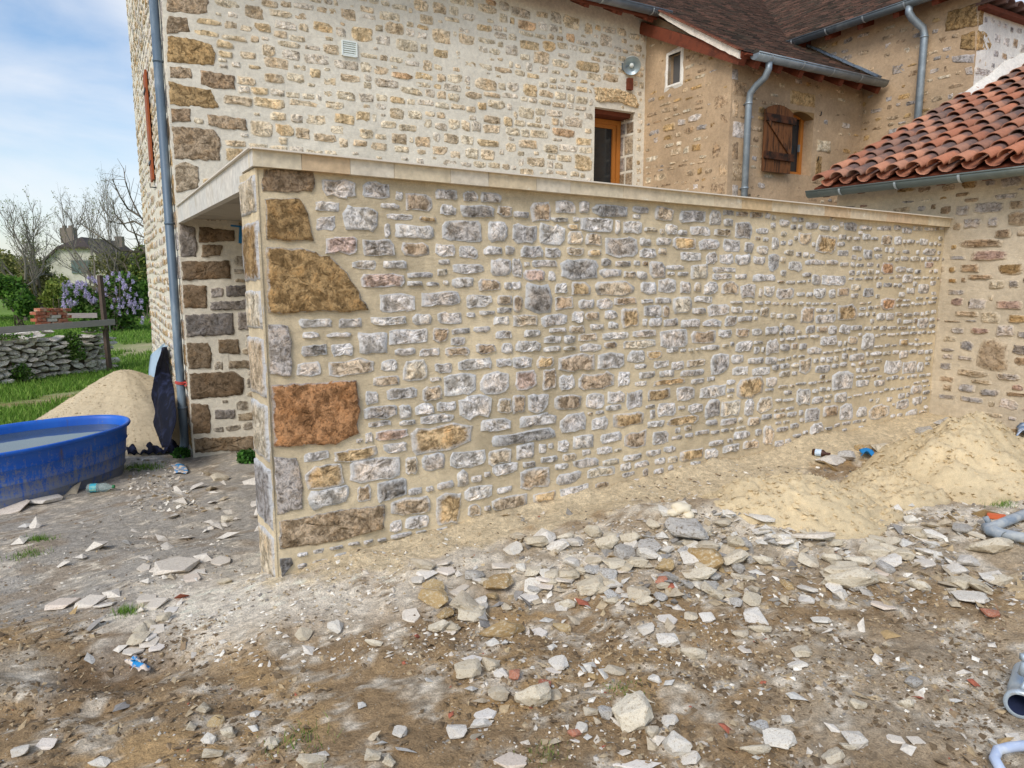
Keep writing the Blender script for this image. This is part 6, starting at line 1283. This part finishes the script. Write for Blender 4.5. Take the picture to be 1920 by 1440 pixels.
def bare_tree(name, base, H, lean, label, seed, r0=.11, spread=.55, depth=5, twig=1.0, leafcol=None, group='bare trees beyond the garden', first=.35, nb=3):
    rg = random.Random(seed); root = empty(name, base, label, 'tree', group); T = MB(); Cn = MB(); tips = []
    def br(p, d, L, r, lv, mb):
        pts = [p]; n = 4; q = p
        for i in range(n):
            d = (d + Vector((rg.gauss(0, .13), rg.gauss(0, .13), rg.gauss(.03, .08)))).normalized(); q = q + d * L / n; pts.append(q)
        mb.tube(pts, [r * (1 - .45 * i / n) for i in range(n + 1)], 6 if lv < 2 else 4, False)
        if lv >= depth: tips.append(q); return
        for k in range(nb + (1 if lv > 1 else 0)):
            t = rg.uniform(.35, 1.0) if k else 1.0; i = min(n, int(t * n)); ax = Vector((rg.gauss(0, 1), rg.gauss(0, 1), rg.gauss(0, .5))).normalized()
            nd_ = (d + ax * spread * rg.uniform(.7, 1.4) * (0.4 if k == 0 else 1)).normalized(); nd_.z = max(nd_.z, -.1); nd_ = nd_.normalized()
            br(pts[i], nd_, L * rg.uniform(.55, .8), r * .55, lv + 1, Cn)
    br(base - ZU * .1, Vector(lean).normalized(), H * first, r0, 0, T); T.build('trunk', BARK, root, True); Cn.build('branches', TWIG, root)
    if leafcol:
        tp = np.array([tuple(t) for t in tips]); leaves('young_leaves', [(tuple(t), (.12, .12, .12)) for t in tips[::2]], 900, .035, leafcol, root, seed)
def fz(u, v): return atz(u, v, -.5)
bare_tree('bare_tree', fz(50, 603), 6.0, (-.32, 0, 1), 'bare tree leaning left at the far left of the garden', 3, .10, .5, 5, leafcol=YG)
bare_tree('bare_tree', fz(78, 600), 6.6, (0, 0, 1), 'upright bare tree with forked trunk beyond the lilac', 14, .11, .42, 5, leafcol=YG, first=.33)
bare_tree('bare_tree', fz(212, 590), 8.2, (-.05, 0, 1), 'fine-twigged bare tree in front of the far house', 5, .10, .45, 5, leafcol=OL)
bare_tree('bare_tree', fz(150, 588), 5.6, (.1, 0, 1), 'small bare sapling left of the far house chimney', 8, .06, .45, 4, leafcol=OL)
bare_tree('bare_tree', fz(252, 592), 8.5, (-.1, 0, 1), 'bare tree with thin stems just left of the farmhouse', 11, .09, .4, 5, leafcol=OL)
def overhang():   # boughs of a tree that stands hidden behind the farmhouse corner
    base = fz(318, 640); root = empty('fruit_tree', base, 'dark boughs of a tree reaching out from behind the farmhouse corner', 'tree', 'bare trees beyond the garden'); rg = random.Random(6)
    T = MB(); T.tube([base, base + ZU * 1.5, base + Vector((-.2, 0, 2.4))], [.16, .13, .11], 8); T.build('trunk', BARK, root, True); m = MB(); d = (base - CAM).length
    def pt(u, v, k=1.0): return CAM + ray(u, v) * (d * k / ray(u, v).length)
    for L in ([(318, 500), (290, 480), (262, 472), (225, 470), (190, 445), (152, 420), (140, 422)], [(318, 470), (285, 430), (262, 405), (245, 370), (235, 340), (232, 316)], [(316, 500), (296, 462), (270, 445), (240, 432), (215, 400), (212, 375)],
              [(318, 450), (300, 410), (286, 385), (276, 372)], [(285, 478), (262, 462), (250, 430), (236, 400)], [(262, 405), (240, 392), (226, 370), (210, 335)], [(245, 470), (232, 492), (240, 512)], [(300, 440), (270, 425), (252, 415), (228, 420), (205, 415)], [(270, 472), (255, 486), (262, 505)]):
        P = [pt(u, v, 1 + .03 * rg.uniform(-1, 1)) for u, v in L]; n = len(P); m.tube(P, [.035 * (1 - .8 * i / (n - 1)) + .005 for i in range(n)], 5)
        for p, q in zip(P, P[1:]):
            for _ in range(4): c = p.lerp(q, rg.random()); dd = Vector((rg.uniform(-.7, .5), rg.uniform(-.4, .4), rg.uniform(-.1, 1))).normalized() * rg.uniform(.2, .8); m.tube([c, c + dd * .5 + Vector((rg.gauss(0, .04), 0, rg.gauss(0, .04))), c + dd], [.010, .007, .004], 4)
    m.build('branches', BARK, root)
overhang()
def lilac():
    base = fz(212, 622); root = empty('lilac_bush', base, 'lilac bush in mauve blossom behind the fence post', 'shrub'); d = (base - CAM).y
    leaves('foliage', [px_blob(u, v, d + q, a, b) for u, v, a, b, q in ((212, 590, 42, 36, 0), (240, 560, 30, 45, .3), (175, 575, 34, 30, .4), (150, 560, 34, 30, .5), (225, 540, 34, 30, .5))], 9000, .075, GR + DG, root, 4)
    rg = random.Random(5); cl = []
    for _ in range(62): u, v = rg.uniform(118, 196), 0; v = 535 + abs(u - 165) * .35 + rg.uniform(-18, 30); cl.append((u, v))
    for _ in range(58): u = rg.uniform(198, 268); cl.append((u, rg.uniform(512, 590) + max(0, (u - 245)) * .9))
    m = []
    for u, v in cl: c, _r = px_blob(u, v, d - .8 + rg.uniform(-.5, .6), 1, 1); c = Vector(c); m += [(tuple(c + ZU * (.05 * i)), (.07 - .015 * i,) * 3) for i in range(3)]
    leaves('blossom', m, 6500, .028, [(190, 178, 212), (206, 196, 224), (174, 160, 200), (216, 210, 230)], root, 6); mb = MB()
    for i in range(12): mb.tube([base + Vector((rg.uniform(-.5, .5), rg.uniform(-.3, .3), 0)), base + Vector((rg.uniform(-1, 1), rg.uniform(-.3, .3), 1.2)), base + Vector((rg.uniform(-1.5, 1.2), 0, 2.0))], [.03, .02, .008], 5)
    mb.build('stems', BARK, root)
lilac()
def far_house():
    c = atz(150, 566, -.5); X = Vector((1, .12, 0)).normalized(); Y = Vector((-.12 + .35, 1, 0)); Y = (Y - X * Y.dot(X)).normalized(); w, L, he, hr = 3.9, 9, 2.4, 5.5
    root = empty('far_house', c, 'far cottage with dark half-hipped roof, chimney and grey shutter beyond the trees', 'house')
    P = lambda x, y, z: c + X * x + Y * y + ZU * z
    V = [P(-w, 0, -.3), P(w, 0, -.3), P(w, 0, he), P(1.35, 0, hr - .8), P(-1.35, 0, hr - .8), P(-w, 0, he), P(-w, L, -.3), P(w, L, -.3), P(w, L, he), P(1.35, L, hr - .8), P(-1.35, L, hr - .8), P(-w, L, he)]
    mesh('wall', V, [(0, 1, 2, 3, 4, 5), (1, 7, 8, 2), (6, 0, 5, 11), (7, 6, 11, 10, 9, 8)], FARW, root)
    o = .35; V = [P(-w - o, -o, he - .3), P(-1.3, -o, hr - .8), P(1.3, -o, hr - .8), P(w + o, -o, he - .3), P(0, 1.3, hr + .1), P(w + o, L + o, he - .3), P(0, L + o, hr + .1), P(-w - o, L + o, he - .3)]
    Fc = [(0, 1, 4, 6, 7), (3, 5, 6, 4, 2), (1, 2, 4)]; rf = mesh('roof', V + [v - ZU * .18 for v in V], Fc + [tuple(i + 8 for i in f)[::-1] for f in Fc] + [(0, 8, 9, 1), (1, 9, 10, 2), (2, 10, 11, 3)], FARR, root)
    box_o('chimney', P(-1.0, 1.3, hr + .2), X * .55, Y * .35, ZU * .65, FARC, rf); m = MB(); 
    for x in (-1.3, -.8): m.obox(P(x, 1.3, hr + .92), X * .14, Y * .14, ZU * .14)
    m.build('chimney_pot', FARC, rf); box_o('chimney', P(1.3, 6, hr - .1), X * .3, Y * .3, ZU * .5, FARC, rf)
    box_o('shutter', P(.35, -.05, 3.0), X * .75, Y * .05, ZU * .55, FARS, root)
FARW = plain('far_render', lin((198, 194, 180)), .95, .08, 2, .1, dirt=lin((160, 156, 140)), dscale=1); FARR = plain('far_slate', lin((72, 64, 60)), .9, .12, 4, .2); FARC = plain('far_chimney', lin((128, 118, 108)), .9, .1, 4, .1); FARS = plain('grey_green_shutter', lin((98, 112, 108)), .8, .05, 4, .1)
far_house()
def ruined_wall():
    P1, P2 = ground_hit(-150, 742), ground_hit(203, 694); D_ = Vector((P2.x - P1.x, P2.y - P1.y, 0)); L = D_.length; D_.normalize(); N_ = Vector((D_.y, -D_.x, 0))
    root = empty('ruined_wall', P2, 'ruined grey drystone wall with weeds behind the plank fence at left', 'wall'); rg = random.Random(9)
    box_o('rubble_core', P1 + D_ * (L / 2) - N_ * .34 + ZU * .38, D_ * (L / 2 - .1), N_ * .24, ZU * .42, DARKEARTH, root); z = -.02; n = 0; grey = rnd_tint('weathered_wall_stone', [lin(c) for c in ((228, 222, 210), (210, 204, 194), (236, 230, 220), (196, 188, 176))], .95, 12, .6, lin((110, 100, 84)), 5, (.5, .64))
    ms = []
    for i in range(8):
        me = rock_mesh('G', i + 20).copy(); me.materials.clear(); me.materials.append(grey); ms.append(me)
    while z < .98:
        h = rg.uniform(.08, .17); x = rg.uniform(0, .1)
        while x < L:
            w = rg.uniform(.10, .42); dip = .18 * math.exp(-((x - L + .9) / .5) ** 2) + .06 * math.sin(x * 3)
            if z < .93 - dip or rg.random() < .25:
                o = bpy.data.objects.new('stone', rg.choice(ms)); put(o, root); p = P1 + D_ * (x + w / 2) - N_ * rg.uniform(.02, .10) + ZU * (z + h / 2); o.location = p - root.location
                o.scale = (w * .54, .16, h * rg.uniform(.45, .68)); o.rotation_euler = (rg.gauss(0, .16), rg.gauss(0, .14), math.atan2(D_.y, D_.x) + rg.gauss(0, .2)); n += 1
            x += w * .98
        z += h * .95
    # short stack of bricks on top
    pl_ = P1 - N_ * .3; b0 = onpl(66, 607, pl_, N_); b1 = onpl(128, 607, pl_, N_); nb_ = max(2, int((b1 - b0).length / .235))
    for r in range(6):
        for k in range(nb_):
            c = b0 + (b1 - b0) * ((k + .5) / nb_) + D_ * (.05 if r % 2 else -.05) + ZU * (r * .072 - .06); box_o('brick', c, D_ * .11, N_ * .09, ZU * .031, ROCKM['B'] if rg.random() < .65 else grey, root, .003)
    leaves('wall_weeds', [(tuple(P1 + D_ * (L - t) + N_ * .12 + ZU * z_), (a, .12, b)) for t, z_, a, b in ((.95, .72, .22, .22), (.9, .45, .25, .15), (3.2, .12, .3, .2), (2.2, .15, .35, .25), (3.9, .7, .12, .1), (.4, .98, .3, .08), (2.8, .98, .9, .06))], 3800, .03, GR + DG, root, 12)
    return P1, P2, D_, N_, L
DARKEARTH = plain('dark_packed_earth', lin((98, 88, 74)), .95, .2, 14, .5)
P1, P2, D_, N_, LW = ruined_wall()
def fence():
    base = ground_hit(206, 697); d = base.y; top = CAM + ray(187, 516) * (d / ray(187, 516).y); root = empty('plank_fence', base, 'leaning brown fence post with grey weathered planks in front of the ruined wall', 'fence')
    m = MB(); m.beam(base - ZU * .2, top, .085, .085, N_); m.build('post', WOOD_BR, root)
    m = MB(); m.tube([base + ZU * 1.2 + N_ * .05 + D_ * .03, base + ZU * 1.1 + N_ * .06 + D_ * .05, base + ZU * .9 + N_ * .05 + D_ * .05], .008, 6); m.build('wire', ZINC_L, root)
    a = CAM + ray(203, 604) * (d / ray(203, 604).y); e = a - D_ * 4.2 - ZU * .02
    beam_o('plank', e + N_ * .06, a + N_ * .06 + D_ * .12, .025, .13, WOOD_GREY, root)
    b = CAM + ray(193, 591) * (d * 1.02 / ray(193, 591).y); beam_o('plank', b - D_ * .1 - N_ * .06, b - D_ * .9 + Vector((-.5, .8, 0)) * .8 - N_ * .05, .025, .11, WOOD_GREY, root)
    for i in range(3): box_o('old_stake', P1 + D_ * (.6 + i * 1.4) + N_ * .1 + ZU * .5, D_ * .03, N_ * .03, ZU * .55, WOOD_BR, root) if i == 9 else None
fence()
# ------------------------------------------------------------------ grass
def blades(name, pts_fn, n, h, cols, seed, label=None, cat=None, kind='stuff', w=.004):
    rg = np.random.default_rng(seed); x, y = pts_fn(rg, n); n = len(x); z = gz(x, y); a = rg.random(n) * 6.283; hh = h * rg.uniform(.4, 1.3, n); lx, ly = rg.normal(0, .4, n) * hh, rg.normal(0, .4, n) * hh
    wv = w * (1 + np.hypot(x, y) * .12); dx, dy = np.cos(a) * wv, np.sin(a) * wv
    V = np.stack([np.stack([x - dx, y - dy, z - .01], 1), np.stack([x + dx, y + dy, z - .01], 1), np.stack([x + lx, y + ly, z + hh], 1)], 1).reshape(-1, 3)
    cl = np.array([lin(c) for c in cols])[rg.integers(0, len(cols), n)] * rg.uniform(.7, 1.3, (n, 1)); C = np.ones((n, 3, 4)); C[:, :, :3] = cl[:, None, :]; C[:, 2, :3] *= 1.25
    o = np_mesh(name, V, np.arange(n * 3).reshape(-1, 3), LEAF, None, False, C.reshape(-1, 4)); return tag(o, label, cat, None, kind)
GRC = [(92, 128, 44), (112, 148, 58), (74, 108, 38), (134, 160, 76)]
def lawn(rg, n):
    u = rg.uniform(-80, 320, n); v = 519 + 2.15 * 1346 / (9.0 + 30 * rg.random(n) ** 1.6); t = (-.5 - EYE) / ((720 - v) / F_PX * UP.z + FW.z); x = (u - 960) / F_PX * t; y = ((720 - v) / F_PX * UP.y + FW.y) * t
    n1 = fbm(x, y, 2.2, 4, 31); k = (-x - 6.6 + (n1 - .5) * 2.5 + np.clip(y - 9, 0, 4) * .8 > .25) & (y + (n1 - .5) * 1.5 > 9.0)
    tr = np.exp(-((v + u * .13 - 762 + (n1 - .5) * 16) / 7) ** 2) * (y < 14); k &= tr < .5; k &= ~((np.abs(v - 655 - (n1 - .5) * 20) < 12) & (u > 195)); k &= ((x + 5.15) / 1.6) ** 2 + ((y - 9.35) / 1.3) ** 2 > 1
    return x[k], y[k]
blades('lawn_grass', lawn, 60000, .11, GRC, 3)
def tuft(u, v, r, n, h, label, seed, name='grass_tuft', cols=GRC):
    p = ground_hit(u, v)
    blades(name, lambda rg, m: (p.x + rg.normal(0, r, m), p.y + rg.normal(0, r * .8, m)), n, h, cols, seed, label, 'grass', 'stuff', .0016)
for i, (u, v, r, n, h, l) in enumerate([(70, 1012, .05, 260, .035, 'small grass tuft beside a pale stone on the upper left gravel'), (52, 1040, .06, 220, .03, 'thin grass patch at the left edge of the gravel'), (238, 1148, .035, 240, .035, 'small bright grass tuft on the gravel above the wrapper'),
        (560, 1392, .07, 110, .035, 'sparse grass tuft at the bottom left of centre'), (1030, 1412, .05, 90, .025, 'low green patch right of the bottom white slab'), (265, 878, .10, 500, .05, 'grass strip growing against the blue tub foot'), (1170, 1296, .05, 120, .02, 'dull green sprig above the big cream boulder'), (1880, 945, .05, 200, .03, 'little weed patch near the right sand pile')]): tuft(u, v, r, n, h, l, i + 3)
def weed(u, v, ru, rv, n, label, seed):
    p = ground_hit(u, v); d = p.y; k = d / F_PX; c = p + ZU * rv * k * .7; o = leaves('weed_clump', [((c.x, c.y, c.z), (ru * k, ru * k * .6, rv * k))], n, .022, [(66, 112, 44), (48, 88, 36), (86, 134, 58)], None, seed); tag(o, label, 'weed')
weed(465, 868, 22, 16, 900, 'dense green weed clump at the dark inner foot of the shed', 3); weed(340, 858, 17, 12, 700, 'leafy weeds at the foot of the grey downpipe', 4)

# ------------------------------------------------------------------ litter and building-site things
def lathe(prof, c, ax, n, mat, name, parent=None, smooth=True):
    ax = ax.normalized(); x = ax.orthogonal().normalized(); y = ax.cross(x); V = []
    for h, r in prof: V += [c + ax * h + (x * math.cos(6.2832 * k / n) + y * math.sin(6.2832 * k / n)) * r for k in range(n)]
    return mesh(name, V, [(i * n + k, i * n + (k + 1) % n, (i + 1) * n + (k + 1) % n, (i + 1) * n + k) for i in range(len(prof) - 1) for k in range(n)], mat, parent, smooth)
def clear_mat():
    m, nt, b = new_mat('clear_bottle_plastic', .12, .5); b.inputs['Base Color'].default_value = (.72, .86, .84, 1); b.inputs['Transmission Weight'].default_value = .75; b.inputs['IOR'].default_value = 1.15; return m
CLEAR = clear_mat()
p = ground_hit(164, 925); q = ground_hit(216, 920); ax = (q - p); ax.z = 0; L = ax.length; ax.normalize(); r = .042; c = Vector((p.x, p.y, max(p.z, q.z) + r))
bt = empty('plastic_bottle', c, 'empty clear plastic water bottle lying beside the blue tub', 'bottle')
lathe([(0, .001), (0, .03), (.012, r), (L * .28, r), (L * .30, r * .93), (L * .34, r), (L * .44, r), (L * .46, r * .92), (L * .50, r), (L * .66, r), (L * .82, r * .5), (L * .88, .014), (L * .92, .014)], c, ax, 20, CLEAR, 'bottle_body', bt)
lathe([(.03, r * 1.01), (L * .36, r * 1.01)], c, ax, 20, plain('turquoise_label', lin((70, 178, 200)), .5, .1, 20, .02, dirt=lin((210, 226, 150)), dscale=16), 'label', bt)
lathe([(L * .91, .001), (L * .91, .017), (L, .017), (L, .001)], c, ax, 14, plain('green_cap', lin((60, 130, 84)), .5, .02), 'cap', bt)
p = ground_hit(1524, 853); q = ground_hit(1545, 859); ax = (q - p); L = .14; ax = Vector((ax.x, ax.y, 0)).normalized(); r = .030; c = Vector((p.x, p.y, p.z + r * .9))
bb_ = empty('brown_bottle', c, 'small brown bottle with white and blue paper band lying on the sand', 'bottle')
lathe([(0, .001), (0, .026), (.01, r), (L * .6, r), (L * .75, .012), (L, .012), (L, .001)], c, ax, 18, plain('brown_glass', lin((72, 42, 26)), .12, .05, spec=.6), 'bottle_body', bb_)
lathe([(.02, r * 1.02), (L * .5, r * 1.02)], c, ax, 18, plain('white_blue_label', lin((206, 220, 232)), .5, .04, 30, .02, dirt=lin((110, 160, 200)), dscale=22), 'label', bb_)
lathe([(-.004, .001), (-.004, .027), (.006, .027)], c, ax, 18, plain('dark_base', lin((46, 30, 24)), .4, .04), 'base', bb_)
def rag(name, u0, v0, u1, v1, mat, label, seed, h=.03, cat='rag'):
    a, b = ground_hit(u0, v1), ground_hit(u1, v1); d, c = ground_hit(u0, v0), ground_hit(u1, v0)
    a.z = b.z = c.z = d.z = max(a.z, b.z, c.z, d.z)
    rg = random.Random(seed); k = [rg.uniform(2, 7) for _ in range(4)]
    return cloth(name, lambda s_, t: (a * (1 - s_) + b * s_) * (1 - t) + (d * (1 - s_) + c * s_) * t + ZU * (.012 + h * abs(math.sin(k[0] * s_ + k[1] * t)) * math.sin(math.pi * (.1 + .8 * s_))) + Vector((.02 * math.sin(k[2] * t), 0, 0)), 10, 8, mat, label, cat, None, .015, seed, .002)
BLUE = plain('bright_blue_cloth', lin((40, 128, 190)), .7, .12, 20, .2); PAPER = plain('white_blue_wrapper', lin((222, 206, 188)), .6, .05, 8, .05, dirt=lin((40, 140, 200)), dscale=16, cut=(.50, .54))
rag('blue_rag', 1612, 851, 1636, 865, BLUE, 'bright blue rag in a small hollow between the sand piles', 3, .05); rag('paper_wrapper', 241, 1243, 277, 1277, PAPER, 'crumpled white and blue paper wrapper on the soil at lower left', 5, .03, 'wrapper')
rag('paper_wrapper', 324, 876, 350, 890, PAPER, 'flat white and blue paper scrap near the downpipe foot', 7, .015, 'wrapper'); rag('plastic_bag', 1903, 806, 1934, 828, plain('blue_white_bag', lin((120, 150, 190)), .4, .2, 12, .1, dirt=lin((224, 232, 240)), dscale=12), 'crumpled blue and white plastic bag at the right edge by the wall', 8, .07, 'bag')
PVC = plain('mortar_smeared_pipe', lin((128, 140, 152)), .6, .15, 12, .2, dirt=lin((172, 176, 176)), dscale=9, cut=(.42, .6))
p0, p1, p2, p3 = ground_hit(2010, 948), ground_hit(1862, 1000), ground_hit(1858, 1012), ground_hit(2010, 1058); R = .03; zc = max(p1.z, p2.z) + R
pr = empty('grey_pipe', Vector((p1.x, p1.y, zc - R)), 'grey mortar-smeared pipe with a tight bend lying at the right edge', 'pipe')
f_ = lambda p, dz=0: Vector((p.x, p.y, zc + dz))
m = MB(); m.tube([f_(p0, .05), f_(p1, .012), f_(p1.lerp(p2, .35), 0) - (p3 - p2).normalized() * .035, f_(p2, -.002) - Vector((.012, 0, 0)), f_(p2.lerp(p3, .12)), f_(p3, .02)], R * .95, 16); m.build('bent_tube', PVC, pr, True)
ax = Vector((.25, -1, -.15)); lathe([(-.03, R * 1.12), (.045, R * 1.12), (.045, R * .9), (.0, R * .85), (.0, .001)], f_(p2.lerp(p3, .06)) + Vector((.0, -.01, 0)), ax, 20, PVC, 'socket', pr); m = MB(); m.tube([f_(p1, .03) - Vector((.02, -.02, 0)), f_(p1, .06) - Vector((.035, -.03, 0))], .016, 10); m.build('stub', PVC, pr, True)
box_o('plank_offcut', ground_hit(1822, 1003) + ZU * .012, (ground_hit(1845, 1000) - ground_hit(1797, 984)) * .5, Vector((.010, .018, 0)), ZU * .008, plain('cream_offcut', lin((222, 212, 192)), .8, .05, 20, .1)); o = bpy.data.objects['plank_offcut']; tag(o, 'narrow cream offcut strip lying left of the bent grey pipe', 'offcut')
p = ground_hit(1868, 972); o = box_o('brick_piece', p + ZU * .012, Vector((.045, -.02, 0)), Vector((.012, .02, 0)), ZU * .014, plain('orange_brick', lin((214, 112, 72)), .85, .1, 20, .3), None, .004); tag(o, 'bright orange brick sliver above the grey bent pipe', 'brick')
ALU = plain('pale_cast_metal', lin((186, 200, 210)), .38, .08, 16, .15, .35, .5, dirt=lin((150, 140, 124)), dscale=9, cut=(.56, .7)); INNER = plain('blue_black_rubber', lin((44, 52, 78)), .5, .15, 10, .1)
g = ground_hit(1905, 1352); cc = Vector((g.x + .025, g.y + .02, g.z + .052)); ax = Vector((-.62, -.74, .02)).normalized()
hc = empty('hose_coupling', Vector((cc.x, cc.y, g.z)), 'pale metal hose coupling with locking levers at the lower right edge', 'hose coupling')
lathe([(.0, .040), (.002, .052), (-.01, .056), (-.028, .054), (-.034, .048), (-.10, .047), (-.11, .052), (-.30, .05)], cc, ax, 32, ALU, 'coupling_body', hc); lathe([(.0, .041), (-.02, .039), (-.03, .035), (-.05, .037), (-.06, .033), (-.12, .033), (-.12, .001)], cc, ax, 32, INNER, 'rubber_lining', hc)
m = MB(); m.tube([cc + ZU * .052 - ax * .03, cc + ZU * .075 - ax * .05 + Vector((.01, 0, 0)), cc + ZU * .095 - ax * .11, cc + ZU * .07 - ax * .16], [.010, .008, .008, .006], 8); m.build('lever', ALU, hc, True)
m = MB(); m.tube([cc + ZU * .10 - ax * .03 + Vector((.01, .02, 0)), cc + ZU * .15 - ax * .05, cc + ZU * .165 - ax * .10, cc + ZU * .14 - ax * .16], [.018, .016, .014, .014], 10); m.obox(cc + ZU * .172 - ax * .055, Vector((.02, 0, 0)), Vector((0, .012, 0)), ZU * .012); m.build('lever', ALU, hc, True)
g = ground_hit(1890, 1440); m = MB(); m.tube([g + Vector((-.055, -.05, .02)), g + Vector((-.05, .0, .035)), g + Vector((-.02, .03, .045)), g + Vector((.03, .04, .05)), g + Vector((.10, .05, .05)), g + Vector((.3, .08, .04))], .017, 14)
o = m.build('hose', plain('pale_blue_hose', lin((176, 190, 214)), .5, .1, 12, .1, dirt=lin((214, 220, 224)), dscale=12), None, True); tag(o, 'pale blue hose curling up at the bottom right corner', 'hose')
p = onpl(454, 440, Hp(0, -.06, 0), B); m = MB(); m.beam(p + ZU * .09, p - ZU * .10 - A * .02, .05, .02, B); m.beam(p + ZU * .09, p + ZU * .10 - A * .12, .02, .02, B); o = m.build('blue_clamp', BLUE, None); tag(o, 'blue strip hanging under the roof slab in the dark passage', 'strap')
